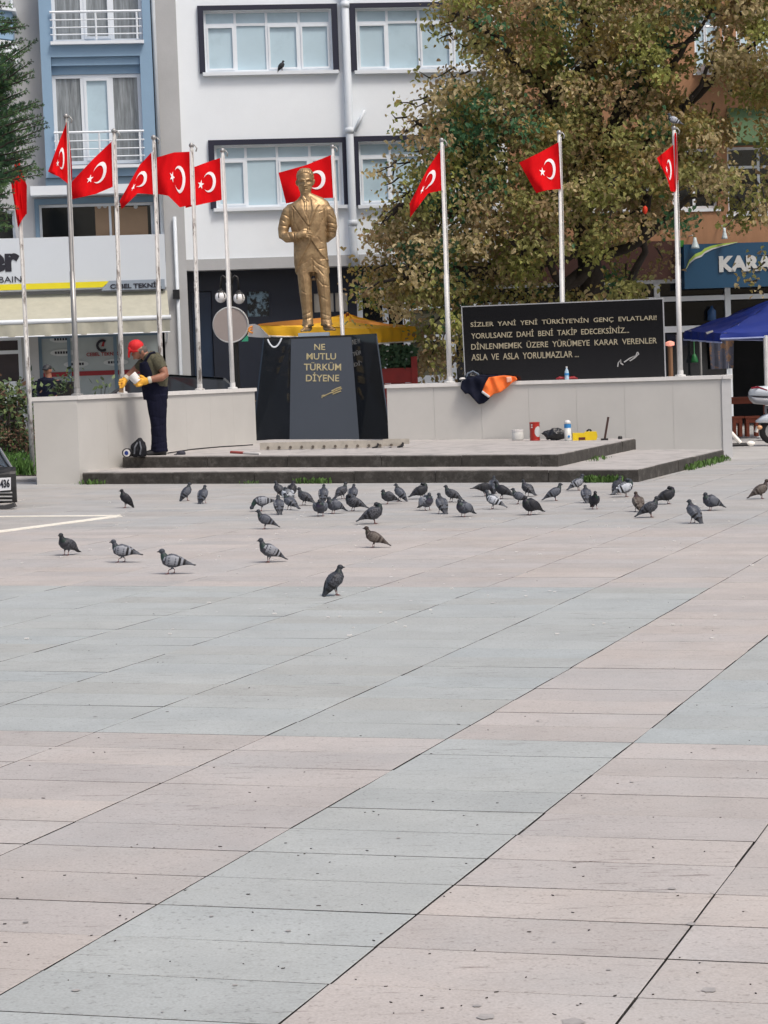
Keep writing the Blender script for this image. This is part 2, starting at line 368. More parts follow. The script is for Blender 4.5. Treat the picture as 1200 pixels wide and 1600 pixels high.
# trodden gum, old spots and bird droppings lying flat on the stones
def blot(mb, p, rx, ry, r, mi=0):
    n = 11; a0 = r.uniform(0, 6.28); pts = [p + V((rx * math.cos(a) * (1 + r.uniform(-.25, .25)), ry * math.sin(a) * (1 + r.uniform(-.25, .25)), 0)) for a in [a0 + 6.283 * k / n for k in range(n)]]
    mb.add(pts, [tuple(range(n))], mi)
mb = MB(); rs_ = random.Random(17)
for px, py, q in ((760, 1588, .022), (1108, 1546, .018), (895, 1596, .026), (745, 1571, .010), (1080, 1443, .014), (1050, 1388, .012)): blot(mb, GP(px, py, 0.0025), q, q * 1.1, rs_)
for k in range(34): q = rs_.uniform(.003, .010); blot(mb, GP(rs_.uniform(0, 1200), 880 + 720 * rs_.random() ** .8, 0.0025), q, q, rs_)
obj('gum_spots', mb, M('gum_grey', (0.33, 0.315, 0.305), 0.8, 0.2, 30), kind='stuff')
mb = MB()
for k in range(90): q = rs_.uniform(.006, .016); blot(mb, GP(rs_.gauss(600, 330), rs_.uniform(765, 960), 0.003), q, q * rs_.uniform(.5, 1.6), rs_)
obj('bird_droppings', mb, m_cope, kind='stuff')

# ------------------------------------------------------------------ stepped platform
def stones_along(root, a, b, h0, h1, depth, pitch, r, name='kerb_stone'):
    a = V(a); b = V(b); d = b - a; d.z = 0; L = d.length; d.normalize(); n = V((-d.y, d.x, 0)); k = max(1, round(L / pitch)); x = 0.0
    ends = [0.0] + sorted(L * (q + r.uniform(-0.15, 0.15)) / k for q in range(1, k)) + [L]
    for q in range(k):
        e0, e1 = ends[q] + 0.004, ends[q + 1] - 0.004; o = r.uniform(-0.004, 0.004); dz = r.uniform(-0.004, 0.003); c = 0.012
        mb = MB(); rings = []
        prof = [(0, h0), (0, h1 - c), (c, h1), (depth, h1), (depth, h0)]
        for t in (e0, e1):
            rings.append([gxy(*(a + d * t + n * (x + o)).to_2d(), z + (dz if z > h0 else 0)) for x, z in prof])
        mb.rings(rings); obj(name, mb, m_kerb, root)
LF, LR_, LB = GP(128, 738, 0.165), GP(997, 733, 0.165), GP(1131, 702, 0.165)
UF, UR, UB = GP(191, 713, 0.33), GP(872, 709.5, 0.33), GP(993, 685, 0.33)
platform = thing('stepped_platform', 'two low dark edged stone steps with pale treads in front of the monument', 'steps', gxy(0, 31, 0))
stones_along(platform, LF, LR_, -0.03, 0.155, 0.22, 1.25, rng); stones_along(platform, LR_, LB, -0.03, 0.155, 0.22, 1.1, rng)
stones_along(platform, UF, UR, 0.125, 0.32, 0.22, 1.25, rng); stones_along(platform, UR, UB, 0.125, 0.32, 0.22, 1.1, rng)
def tread(poly, h0, h1):
    mb = MB(); lo = [gxy(p[0], p[1], h0) for p in poly]; hi = [gxy(p[0], p[1], h1) for p in poly]; n = len(poly)
    mb.add(lo + hi, [tuple(range(n - 1, -1, -1)), tuple(range(n, 2 * n))] + [(i, (i + 1) % n, n + (i + 1) % n, n + i) for i in range(n)]); return mb
def inset(a, b, c=0.02): d = (b - a); d.z = 0; d.normalize(); n = V((-d.y, d.x, 0)); return a + n * c, b + n * c
a1, b1 = inset(LF, LR_); a2, b2 = inset(LR_, LB); cor = V(((b1.x + a2.x) / 2, (b1.y + a2.y) / 2, 0))
# cut each tread into pale flags along its length
def tread_flags(fl, cor, bk, h0, h1, ybk, n):
    for k in range(n):
        t0, t1 = k / n, (k + 1) / n; g = 0.003 / (cor - fl).length
        p0 = fl.lerp(cor, t0 + g); p1 = fl.lerp(cor, t1 - g)
        bl = V((fl.x + 0.3, ybk, 0)); br = V((bk.x, bk.y, 0))
        q0 = bl.lerp(br, t0 + g); q1 = bl.lerp(br, t1 - g)
        obj('tread_slab', tread([p0, p1, q1, q0], h0 + 0.002 * 0, h1 + rng.uniform(-0.002, 0.002)), m_tread, platform)
tread_flags(V((a1.x, a1.y, 0)), cor, b2, 0.125, 0.165, 37.4, 5)
a1, b1 = inset(UF, UR); a2, b2 = inset(UR, UB); cor2 = V(((b1.x + a2.x) / 2, (b1.y + a2.y) / 2, 0))
tread_flags(V((a1.x, a1.y, 0)), cor2, b2, 0.29, 0.33, 37.6, 5)

def on_line(px, A, B):      # where a sight line (seen in plan) meets the line A-B
    d = ray(px, 600); t = d.x / d.y; e = V(B) - V(A); k = (t * A[1] - A[0]) / (e.x - t * e.y); return V(A) + e * k
# weeds growing at the foot of the steps
def weeds(name, pts, n, hgt, r, m, spread=0.06):
    mb = MB()
    for k in range(n):
        t = r.random() * (len(pts) - 1); i = int(t); c = pts[i].lerp(pts[i + 1], t - i) + V((r.gauss(0, spread), r.uniform(-0.06, 0.0), 0))
        h = hgt * r.uniform(0.35, 1.1); a = r.uniform(0, 6.28); l = V((math.cos(a), math.sin(a), 0)) * h * r.uniform(0.2, 0.8); wv = V((-math.sin(a), math.cos(a), 0)) * h * r.uniform(0.10, 0.22)
        mb.add([c - wv * 0.4, c + wv * 0.4, c + l * 0.5 + V((0, 0, h * 0.7)) + wv, c + l + V((0, 0, h)), c + l * 0.5 + V((0, 0, h * 0.7)) - wv], [(0, 1, 2, 3, 4)])
    return obj(name, mb, m, kind='stuff')
m_weed = M('weed_green', (0.075, 0.15, 0.03), 0.8, 0.45, 9)
m_grass = M('grass_green', (0.07, 0.16, 0.03), 0.8, 0.4, 7)
def foot(px, a=LF, b=LR_):
    q = on_line(px, a, b); return gxy(q.x + (0.02 if b is LB else 0), q.y - 0.035)
weeds('step_weeds', [foot(906), foot(965)], 200, 0.10, rng, m_weed)
weeds('step_weeds', [foot(1065, LR_, LB), foot(1128, LR_, LB)], 260, 0.10, rng, m_weed, 0.05)
weeds('step_weeds', [foot(462), foot(508)], 80, 0.09, rng, m_weed)
weeds('step_weeds', [foot(130), foot(150)], 50, 0.08, rng, m_weed)
weeds('step_weeds', [foot(375), foot(400)], 24, 0.05, rng, m_weed)
weeds('step_weeds', [GP(920, 722, 0.165) , GP(945, 716, 0.165)], 40, 0.06, rng, m_weed)

# ------------------------------------------------------------------ monument walls
def panel_wall(root, A, B, T, zA, zB, h0, n, panel=m_clad):
    """A to B along the seen face, T the vector through the wall, clad in separate panels, coped in separate stones"""
    A = V(A); B = V(B); T = V(T); A.z = B.z = T.z = 0; d = (B - A); L = d.length; d.normalize(); tn = T.normalized()
    def top(t): return zA + (zB - zA) * t
    core = MB(); i0 = tn * 0.02; c = [A + i0 + d * 0.015, B + i0, B + T - i0 * 0.5, A + T - i0 * 0.5 + d * 0.015]
    core.hexa([V((p.x, p.y, gz(p.x) + h0 - 0.1)) for p in c] + [V((p.x, p.y, top(t) - 0.05)) for p, t in zip(c, (0, 1, 1, 0))])
    obj('wall_core', core, panel, root)
    for k in range(n):
        t0, t1 = k / n, (k + 1) / n; gp = 0.0012 / L
        p0, p1 = A + d * L * (t0 + gp), A + d * L * (t1 - gp); q = tn * (0.018 + rng.uniform(-0.0006, 0.0006))
        mb = MB(); mb.hexa([V((p.x, p.y, gz(p.x) + h0 - 0.05)) for p in (p0, p1, p1 + q, p0 + q)] + [V((p.x, p.y, top(t) - 0.055)) for p, t in ((p0, t0), (p1, t1), (p1 + q, t1), (p0 + q, t0))])
        obj('cladding_panel', mb, panel, root)
    m = max(2, n // 2)
    for k in range(m):
        t0, t1 = k / m, (k + 1) / m; gp = 0.002 / L
        e0 = -0.03 / L if k == 0 else gp; e1 = 0.02 / L if k == m - 1 else -gp
        p0, p1 = A + d * L * (t0 + e0) - tn * 0.03, A + d * L * (t1 + e1) - tn * 0.03; q = T + tn * 0.06
        mb = MB(); mb.hexa([V((p.x, p.y, top(t) - 0.055)) for p, t in ((p0, t0), (p1, t1), (p1 + q, t1), (p0 + q, t0))] + [V((p.x, p.y, top(t))) for p, t in ((p0, t0), (p1, t1), (p1 + q, t1), (p0 + q, t0))])
        obj('coping_stone', mb, m_cope, root)
WA, WE, WB = GP(126.5, 755.5), GP(59, 757), GP(401, 692, 0.33)
WC, WD = GP(607, 688, 0.33), GP(1130, 712.5)
left_wall = thing('monument_wall', 'pale clad wall running back from the painter to the left of the pedestal', 'wall', WA)
LT = (WE - WA); LT.z = 0
panel_wall(left_wall, WA, WB, LT, 1.277, 1.252, 0, 7)
# its outer end face
mb = MB(); dd = (WB - WA).normalized() * -0.018; dd.z = 0
mb.hexa([V((p.x, p.y, gz(p.x) - 0.05)) for p in (WE, WA, WA - dd * 0.9, WE - dd * 0.9)] + [V((p.x, p.y, 1.277 - 0.055)) for p in (WE, WA, WA - dd * 0.9, WE - dd * 0.9)])
mb.v = [p + dd * 0.9 for p in mb.v]; obj('end_panel', mb, m_clad, left_wall)
right_wall = thing('monument_wall', 'long pale clad wall to the right of the pedestal below the black inscribed board', 'wall', WD)
RT = (WD - WC); RT.z = 0; RT.normalize(); RT = V((-RT.y, RT.x, 0)) * 0.6
panel_wall(right_wall, WC, WD, RT, 1.226, 1.192, 0, 7)
mb = MB(); u = (WD - WC); u.z = 0; u.normalize(); n_ = RT.normalized()
c = [WD + u * 0.003 - n_ * 0.022, WD + u * 0.15 - n_ * 0.022, WD + u * 0.15 + RT, WD + u * 0.003 + RT]
mb.hexa([V((p.x, p.y, gz(p.x) - 0.08)) for p in c] + [V((p.x, p.y, 1.192 - 0.058)) for p in c]); obj('end_pier', mb, M('pier_white', (0.56, 0.56, 0.56), 0.5, 0.05), right_wall)
mb = MB(); c = [WD + u * 0.022 - n_ * 0.05, WD + u * 0.18 - n_ * 0.05, WD + u * 0.18 + RT + n_ * .03, WD + u * 0.022 + RT + n_ * .03]
mb.hexa([V((p.x, p.y, 1.192 - 0.056)) for p in c] + [V((p.x, p.y, 1.192 + 0.002)) for p in c]); obj('coping_stone', mb, m_cope, right_wall)

# ------------------------------------------------------------------ pedestal
YF = 37.0
pedestal = thing('pedestal', 'black polished granite pedestal with gilt letters under the gold statue', 'pedestal', P(506, 687, YF))
bt = [P(393, 695, 36.35), P(451.5, 689.5, YF), P(562, 688.5, YF), P(611, 689, 36.45)]
tp = [P(413, 525, 36.75), P(454.5, 525, YF + 0.3), P(549, 524, YF + 0.3), P(587, 524, 36.8)]
ztop = sum(p.z for p in tp) / 4
tp = [V((p.x, p.y, ztop)) for p in tp]; 
for p in bt: p.z = min(p.z, 0.2)
bk_b = [V((bt[3].x, 38.9, 0.2)), V((bt[0].x, 38.9, 0.2))]; bk_t = [V((tp[3].x, 38.6, ztop)), V((tp[0].x, 38.6, ztop))]
pb_, pt_ = bt + bk_b, tp + bk_t
for k, nm in enumerate(('granite_slab', 'granite_slab', 'granite_slab')):
    a, b, c, d = bt[k], bt[k + 1], tp[k + 1], tp[k]; n = (b - a).cross(d - a).normalized(); e = (b - a).normalized() * 0.0025
    mb = MB(); q = -n * 0.03; mb.hexa([a + e, b - e, b - e + q, a + e + q, d + e, c - e, c - e + q, d + e + q]); obj(nm, mb, m_gran, pedestal)
mb = MB(); n = 6; ctr = sum(pb_, V((0, 0, 0))) / 6
sh = lambda p: p + (V((ctr.x, 38.2, p.z)) - p) * 0.035
mb.add([sh(p) for p in pb_] + [sh(p) - V((0, 0, 0.04)) for p in pt_], [tuple(range(n - 1, -1, -1)), tuple(range(n, 2 * n))] + [(i, (i + 1) % n, n + (i + 1) % n, n + i) for i in range(n)])
obj('granite_core', mb, m_gran, pedestal)
mb = MB(); ou = lambda p: p + (p - V((ctr.x, 38.0, p.z))) * 0.012
mb.add([ou(p) - V((0, 0, 0.035)) for p in pt_] + [ou(p) for p in pt_], [tuple(range(n - 1, -1, -1)), tuple(range(n, 2 * n))] + [(i, (i + 1) % n, n + (i + 1) % n, n + i) for i in range(n)])
obj('top_slab', mb, m_gran, pedestal)
# letters on the leaning front face
fr_n = (bt[2] - bt[1]).cross(tp[1] - bt[1]).normalized()
def on_plane(px, py, p0, n, off):
    d = ray(px, py); o = V((0, 0, EYE)); q = p0 + n * off; return o + d * ((q - o).dot(n) / d.dot(n))
def face_text(s, x0, y0, x1, y1, p0, n, parent, m, bold=0.012, name='inscription_line', off=0.004, ext=0.012, ry=0.0, shear=0.0):
    """x0,y0 lower left and x1,y1 upper right of the line; ry the rise of its baseline"""
    a = on_plane(x0, y0, p0, n, off); b = on_plane(x1, y0 - ry, p0, n, off); c = on_plane(x0, y1, p0, n, off)
    r = (b - a); u = n.cross(r).normalized(); mb = text_mb(s, a, r, u, r.length, (c - a).dot(u), ext, bold, shear=shear); return letters(mb, a, r.normalized(), m, parent)
def letters(mb, a, r, m, parent):
    """one mesh per letter: islands of the lettering grouped where they overlap along the line"""
    n = len(mb.v); par = list(range(n))
    def fd(i):
        while par[i] != i: par[i] = par[par[i]]; i = par[i]
        return i
    for f in mb.f:
        for q in f[1:]: par[fd(q)] = fd(f[0])
    isl = {}
    for i in range(n): isl.setdefault(fd(i), []).append(i)
    it = sorted((min((mb.v[i] - a).dot(r) for i in ix), max((mb.v[i] - a).dot(r) for i in ix), ix) for ix in isl.values()); gr = []
    for lo, hi, ix in it:
        if gr and lo < gr[-1][1] - 0.25 * min(hi - lo, gr[-1][1] - gr[-1][0]): gr[-1][1] = max(hi, gr[-1][1]); gr[-1][2] += ix
        else: gr.append([lo, hi, list(ix)])
    for lo, hi, ix in gr:
        mp = {i: k for k, i in enumerate(ix)}; q = MB(); q.add([mb.v[i] for i in ix], [tuple(mp[i] for i in f) for f in mb.f if f[0] in mp]); obj('letter', q, m, parent)
p0 = bt[1]
face_text('NE', 491, 547, 508, 537.5, p0, fr_n, pedestal, m_gold)
face_text('MUTLU', 479, 562, 525, 552, p0, fr_n, pedestal, m_gold)
face_text('TÜRKÜM', 475, 579, 533, 566, p0, fr_n, pedestal, m_gold)
face_text('DİYENE', 478, 596, 530, 582, p0, fr_n, pedestal, m_gold)
def scribble(pts, p0, n, parent, m, r=0.012, name='signature'):
    mb = MB()
    for st in pts: mb.tube([on_plane(x, y, p0, n, 0.012) for x, y in st], r, 6, ref=n)
    return obj(name, mb, m, parent)
scribble([[(518, 611), (526, 607), (533, 604.5)], [(519, 613.5), (526, 610), (534, 607)], [(520, 616), (527, 613), (533, 611)], [(503, 622), (503.5, 618), (506, 617), (505, 620)], [(506, 619), (514, 615), (519, 613)]], p0, fr_n, pedestal, m_gold)
rt_n = (bt[3] - bt[2]).cross(tp[2] - bt[2]).normalized()
m_dgold = M('dull_gilt', (0.24, 0.235, 0.22), 0.5, 0.3, 20, metal=0.3)
for s, x0, y0, x1, y1, ry in (('NE MUTLU', 551, 539, 578, 531, 5.5), ('TÜRKÜM', 552, 557, 581, 549, 7), ('DİYENE', 554, 573, 585, 565, 8), ('K.A.', 556, 592, 588, 584, 9)):
    if s != 'K.A.': face_text(s, x0, y0, x1, y1, bt[2], rt_n, pedestal, m_dgold, 0.01, ry=ry)
mb = MB(); mb.tube([on_plane(418 + 22 * t, 528 + 13.5 * math.sin(t * math.pi) ** 0.8 + 2 * (1 - t), bt[0], V((0, -1, 0)), -0.35) for t in [k / 12 for k in range(13)]], 0.014, 8)
tag(obj('looped_cable', mb, m_pvc), 'loop of white cable hanging over the top left corner of the black pedestal', 'cable')

# ------------------------------------------------------------------ black inscribed board standing on the right wall
wdir = (WD - WC); wdir.z = 0; wdir.normalize(); wn = V((wdir.y, -wdir.x, 0))       # outward, towards the viewer
bp = WC + RT * 0.45
q1 = on_plane(728, 596, bp, wn, 0); q2 = on_plane(1039, 588, bp, wn, 0); q3 = on_plane(1035, 467.5, bp, wn, 0); q4 = on_plane(722, 480, bp, wn, 0)
zb = 1.20; 
board = thing('inscription_board', 'wide black granite board with four lines of gilt lettering on the right wall', 'memorial board', V(((q1.x + q2.x) / 2, (q1.y + q2.y) / 2, zb)))
tk = wn * -0.10
mb = MB(); f4 = [V((q1.x, q1.y, zb)), V((q2.x, q2.y, zb - .02)), q3, q4]
mb.hexa([f4[0], f4[1], f4[1] + tk, f4[0] + tk, f4[3], f4[2], f4[2] + tk, f4[3] + tk]); obj('granite_panel', mb, m_gran2, board)
mb = MB(); ee = 0.016
def edge(a, b, o):  # pale ground edge strip
    mb.hexa([a + wn * 0.004, b + wn * 0.004, b + tk, a + tk, a + o + wn * 0.004, b + o + wn * 0.004, b + o + tk, a + o + tk])
edge(q4 - wdir * .016, q3 + wdir * .016, V((0, 0, ee))); obj('edge_strip', mb, m_edge, board)
mb = MB(); r_ = wdir * 0.018; mb.hexa([f4[1], f4[1] + r_, f4[1] + r_ + tk, f4[1] + tk, q3, q3 + r_, q3 + r_ + tk, q3 + tk]); obj('edge_strip', mb, m_edge, board)
mb = MB(); r_ = -wdir * 0.016; mb.hexa([f4[0] + r_, f4[0], f4[0] + tk, f4[0] + r_ + tk, q4 + r_, q4, q4 + tk, q4 + r_ + tk]); obj('edge_strip', mb, m_edge, board)
for s, x0, y0, x1, y1, ry in (('SİZLER  YANİ  YENİ  TÜRKİYE\'NİN  GENÇ  EVLATLARI!', 735.5, 512.5, 1026, 501.5, 11), ('YORULSANIZ  DAHİ  BENİ  TAKİP  EDECEKSİNİZ...', 736.5, 529.5, 983, 518, 9.5), ('DİNLENMEMEK  ÜZERE  YÜRÜMEYE  KARAR  VERENLER', 736.5, 546.5, 1026.5, 534.5, 10), ('ASLA  VE  ASLA  YORULMAZLAR ...', 737, 563.5, 904.5, 553.5, 5.5)):
    face_text(s, x0, y0, x1, y1, bp, wn, board, m_gold2, 0.008, ry=ry)
scribble([[(965, 573), (966, 567), (970, 562), (970, 568), (974, 570)], [(975, 566), (984, 560), (992, 556), (986, 562), (993, 557), (996, 550)], [(996, 550), (998, 553), (992, 559), (984, 564)]], bp, wn, board, M('silver_script', (0.42, 0.42, 0.42), 0.4, 0.1), 0.010)

# ------------------------------------------------------------------ flagpoles and flags
LC0, LC1 = WA + LT * 0.5, WB + LT * 0.5; RC0, RC1 = WC + RT * 0.62, WD + RT * 0.62
def ztop_l(p): t = (p - LC0).to_2d().length / (LC1 - LC0).to_2d().length; return 1.277 + (1.252 - 1.277) * t
def ztop_r(p): t = (p - RC0).to_2d().length / (RC1 - RC0).to_2d().length; return 1.226 + (1.192 - 1.226) * t
POLES = []
def flagpole(bx, tx, ty, side, mt, label, Y=None, r=0.034):
    if side == 'L': b = on_line(bx, LC0, LC1); b.z = ztop_l(b)
    elif side == 'K': b = on_line(bx, LC0 + LT * 0.42, LC1 + LT * 0.42); b.z = ztop_l(b - LT * 0.42)
    elif side == 'R': b = on_line(bx, RC0, RC1); b.z = ztop_r(b)
    else: b = gxy(*P(bx, 700, Y).to_2d(), 0.0)
    t = P(tx, ty, b.y); root = thing('flagpole', label, 'flagpole', b, 'flagpoles round the monument')
    d = (t - b); L = d.length
    mb = MB(); mb.tube([b, b + d * 0.45, b + d * 0.4501, b + d], [r * 1.12, r * 1.05, r * 0.86, r * 0.72], 10, ref=(0, 1, 0)); obj('pole', mb, mt, root, smooth=True)
    mb = MB(); mb.lathe(b + V((0, 0, 0.001)), [(r * 2.3, 0), (r * 2.3, 0.02), (r * 1.3, 0.03), (r * 1.25, 0.10)], 12); obj('base_collar', mb, mt, root)
    mb = MB(); mb.ball(t + V((0, 0, 0.03)), 0.04, 10, 6); mb.tube([t + V((0.0, 0, -0.02)), t + V((0.05, -0.01, 0.03)), t + V((0.085, -0.01, -0.02)), t + V((0.07, -0.01, -0.07))], 0.012, 6); obj('finial', mb, m_steel, root, smooth=True)
    mb = MB(); e = V((r * 0.9, -0.03, 0)); mb.tube([b + d * 0.27 + e, b + d * 0.62 + e * 1.25, b + d * 0.99 + e], 0.005, 5); obj('halyard', mb, m_cope, root)
    POLES.append((b, t)); return b, t
fp = [flagpole(50, 25, 222, 'G', m_pole2, 'leftmost flagpole, standing on the ground outside the wall beside the grass', Y=32.4),
      flagpole(120, 103, 185, 'L', m_steel, 'grey flagpole at the near corner of the left wall', r=0.036),
      flagpole(190.5, 178, 208, 'K', m_pole2, 'peeling flagpole whose foot the man in the red cap is painting'),
      flagpole(252, 240, 218, 'L', m_pole2, 'peeling flagpole rising behind the back of the man in the red cap'),
      flagpole(312, 299, 230, 'L', m_pole2, 'white streaked flagpole between the painter and the round sign'),
      flagpole(363.5, 347.5, 238, 'L', m_pole, 'clean white flagpole in front of the double globe lamp and round sign'),
      flagpole(545, 519.5, 232, 'G', m_pole, 'flagpole behind the gold statue', Y=39.3),
      flagpole(703, 690, 222, 'R', m_pole, 'white flagpole just left of the black inscribed board', r=0.038),
      flagpole(881, 873.5, 210, 'R', m_pole, 'white flagpole rising behind the middle of the black inscribed board', r=0.036),
      flagpole(1063.5, 1053, 203, 'R', m_pole, 'white flagpole right of the black board with a pigeon on its top', r=0.038)]
def plerp(pl, u):
    pl = [V(p) for p in pl]; L = [0]
    for i in range(len(pl) - 1): L.append(L[-1] + (pl[i + 1] - pl[i]).length)
    t = u * L[-1]
    for i in range(len(pl) - 1):
        if t <= L[i + 1] or i == len(pl) - 2:
            k = (t - L[i]) / max(1e-6, L[i + 1] - L[i]); return pl[i].lerp(pl[i + 1], k)
def flag(label, top, bot, Y, amp=0.12, wav=2.0, ph=0.0, emblem=True, lean=0.25, extra=None, band=True):
    def S(u, v, off=0.0):
        uu = min(max(u, 0), 1); a = plerp(top, uu); b = plerp(bot, uu); q = a.lerp(b, v)
        y = Y - 0.04 + amp * uu ** 0.7 * math.sin(wav * math.pi * uu + ph + 0.9 * v) + 0.022 * math.sin(9 * uu + 4.5 * v + ph) * min(1, uu * 4) + 0.012 * math.sin(17 * uu - 7 * v + 2 * ph) - lean * uu * (0.5 + 0.5 * v) + off
        return P(q.x, q.y, y)
    nu, nv = 34, 20; mb = MB()
    vs = [S(i / nu, j / nv) for j in range(nv + 1) for i in range(nu + 1)]
    fs = [(j * (nu + 1) + i, j * (nu + 1) + i + 1, (j + 1) * (nu + 1) + i + 1, (j + 1) * (nu + 1) + i) for j in range(nv) for i in range(nu)]
    mb.add(vs, fs)
    if extra:
        for t2, b2, dy in extra:
            n2 = 8; vs = [P(*plerp(t2, i / n2).lerp(plerp(b2, i / n2), j / 10), Y + dy + 0.05 * math.sin(3 * i / n2)) for j in range(11) for i in range(n2 + 1)]
            mb.add(vs, [(j * (n2 + 1) + i, j * (n2 + 1) + i + 1, (j + 1) * (n2 + 1) + i + 1, (j + 1) * (n2 + 1) + i) for j in range(10) for i in range(n2)])
    o = obj('flag', mb, m_red, smooth=True); tag(o, label, 'flag', 'red flags on the poles')
    if emblem:
        mb = MB()
        R1, R2, c1, c2 = 0.25, 0.2, 0.5, 0.5625; dx = c2 - c1; x = (R1 * R1 - R2 * R2 + dx * dx) / (2 * dx); h = math.sqrt(R1 * R1 - x * x)
        a1 = math.atan2(h, x); a2 = math.atan2(h, x - dx); n = 30
        for off in (-0.012, 0.012):
            ou = []; inn = []
            for k in range(n + 1):
                f = k / n; A1 = a1 + (2 * math.pi - 2 * a1) * f; A2 = a2 + (2 * math.pi - 2 * a2) * f
                ou.append(S((c1 + R1 * math.cos(A1)) / 1.5, 0.5 - R1 * math.sin(A1), off)); inn.append(S((c2 + R2 * math.cos(A2)) / 1.5, 0.5 - R2 * math.sin(A2), off))
            mb.add(ou + inn, [(k, k + 1, n + 2 + k, n + 1 + k) for k in range(n)])
        obj('crescent', mb, m_flagw, o)
        mb = MB(); cs = 0.835; r = 0.125
        for off in (-0.012, 0.012):
            pts = [S((cs + (r if k % 2 == 0 else r * 0.39) * math.cos(math.pi + k * math.pi / 5)) / 1.5, 0.5 + (r if k % 2 == 0 else r * 0.39) * math.sin(math.pi + k * math.pi / 5), off) for k in range(10)]
            c = S(cs / 1.5, 0.5, off); mb.add([c] + pts, [(0, 1 + k, 1 + (k + 1) % 10) for k in range(10)])
        obj('star', mb, m_flagw, o)
    if band:
        mb = MB()
        for off in (-0.012, 0.012):
            vs = [S(u, j / 10, off) for j in range(11) for u in (0, 0.035)]; mb.add(vs, [(2 * j, 2 * j + 1, 2 * j + 3, 2 * j + 2) for j in range(10)])
        obj('hoist_band', mb, m_flagw, o)
    return o
Yp = [b.y for b, t in fp]
flag('red flag hanging limp behind the dark conifer at far left', [(27, 238), (22, 262), (17, 284)], [(40, 336), (34, 344), (28, 356)], Yp[0], 0.05, emblem=False, band=False, lean=0.1, extra=[([(27, 238), (33, 262), (42, 290)], [(28, 320), (34, 340), (42, 334)], -0.1)])
flag('red flag folded round its pole, left of the blue window', [(104, 191), (92, 222), (75, 268)], [(106, 287), (92, 276), (80, 271)], Yp[1], 0.05, emblem=True, band=False, extra=[([(103, 190), (107, 205), (112, 250)], [(104, 284), (108, 286), (113, 281)], -0.03)])
flag('red flag with white star and crescent reaching down to the left, below the blue window', [(176.5, 219), (146, 248), (112, 284)], [(178.5, 291), (150, 303), (110, 312)], Yp[2], 0.12)
flag('red flag sagging in a narrow slanting fold on the pole above the painter', [(238.5, 236), (218, 258), (187, 314)], [(241.5, 304), (215, 302), (190, 327)], Yp[3], 0.10)
flag('red flag flying nearly flat with star and crescent, left of the white building windows', [(298, 237), (272, 238), (245, 246)], [(300.5, 320), (281, 324), (263, 306), (246, 303)], Yp[4], 0.10)
flag('red flag partly behind the pole on its left, beside the lower white window', [(346, 246), (322, 254), (285, 268)], [(348.5, 312), (320, 318), (290, 325)], Yp[5], 0.10)
flag('red flag spread behind the head of the gold statue', [(520, 241), (478, 258), (435, 270)], [(523.5, 309), (482, 311), (447, 318)], Yp[6], 0.10)
flag('red flag drooping in a steep diagonal on the pole left of the black board', [(690, 231), (668, 264), (640, 318)], [(692.5, 297), (669, 302), (657, 318), (641, 340)], Yp[7], 0.10)
flag('red flag with pointed lower corner in front of the plane tree, above the black board', [(875, 221), (842, 239), (811, 254)], [(878, 295), (855, 297), (838, 302)], Yp[8], 0.12)
flag('red flag wrapped round the pole that carries a pigeon, far right', [(1052, 226), (1040, 236), (1026, 247)], [(1055.5, 300), (1048, 299), (1043, 280)], Yp[9], 0.06, emblem=True, band=False, extra=[([(1054, 207), (1056, 208), (1058, 212)], [(1056, 300), (1058, 288), (1060, 280)], -0.06)])
# ------------------------------------------------------------------ street front
FA = math.radians(6.8); FE = V((math.cos(FA), math.sin(FA), 0)); FN = V((math.sin(FA), -math.cos(FA), 0))
FO = P(600, 570, 48.0); FO.z = 0
def FU(px, py, d=0.0):
    r = ray(px, py); o = V((0, 0, EYE)); q = o + r * (((FO + FN * d) - o).dot(FN) / r.dot(FN)); return (q - FO).dot(FE), q.z
def FP(u, d, w_): return FO + FE * u + FN * d + V((0, 0, w_))
def RC(x0, y0, x1, y1, d=0.0):
    ym, xm = (y0 + y1) / 2, (x0 + x1) / 2
    return FU(x0, ym, d)[0], FU(x1, ym, d)[0], FU(xm, y1, d)[1], FU(xm, y0, d)[1]
def fb(mb, rc, d0, d1, mi=0):
    u0, u1, w0, w1 = rc; return mb.box((u0, -d1, w0), (u1, -d0, w1), lambda u, nd, z: FP(u, -nd, z), mi)
def wall_holes(rc, holes, d, rev):
    """a wall face pierced by openings with reveals"""
    u0, u1, w0, w1 = rc; us = sorted({u0, u1, *[min(max(h[k], u0), u1) for h in holes for k in (0, 1)]}); ws = sorted({w0, w1, *[min(max(h[k], w0), w1) for h in holes for k in (2, 3)]}); mb = MB()
    for a, b in zip(us, us[1:]):
        for c, e in zip(ws, ws[1:]):
            um, wm = (a + b) / 2, (c + e) / 2
            if any(h[0] < um < h[1] and h[2] < wm < h[3] for h in holes): continue
            mb.add([FP(a, d, c), FP(b, d, c), FP(b, d, e), FP(a, d, e)], [(0, 1, 2, 3)])
    for h in holes:
        a, b, c, e = h
        for p, q in (((a, c), (b, c)), ((b, c), (b, e)), ((b, e), (a, e)), ((a, e), (a, c))):
            mb.add([FP(p[0], d, p[1]), FP(q[0], d, q[1]), FP(q[0], d - rev, q[1]), FP(p[0], d - rev, p[1])], [(0, 1, 2, 3)])
    return mb
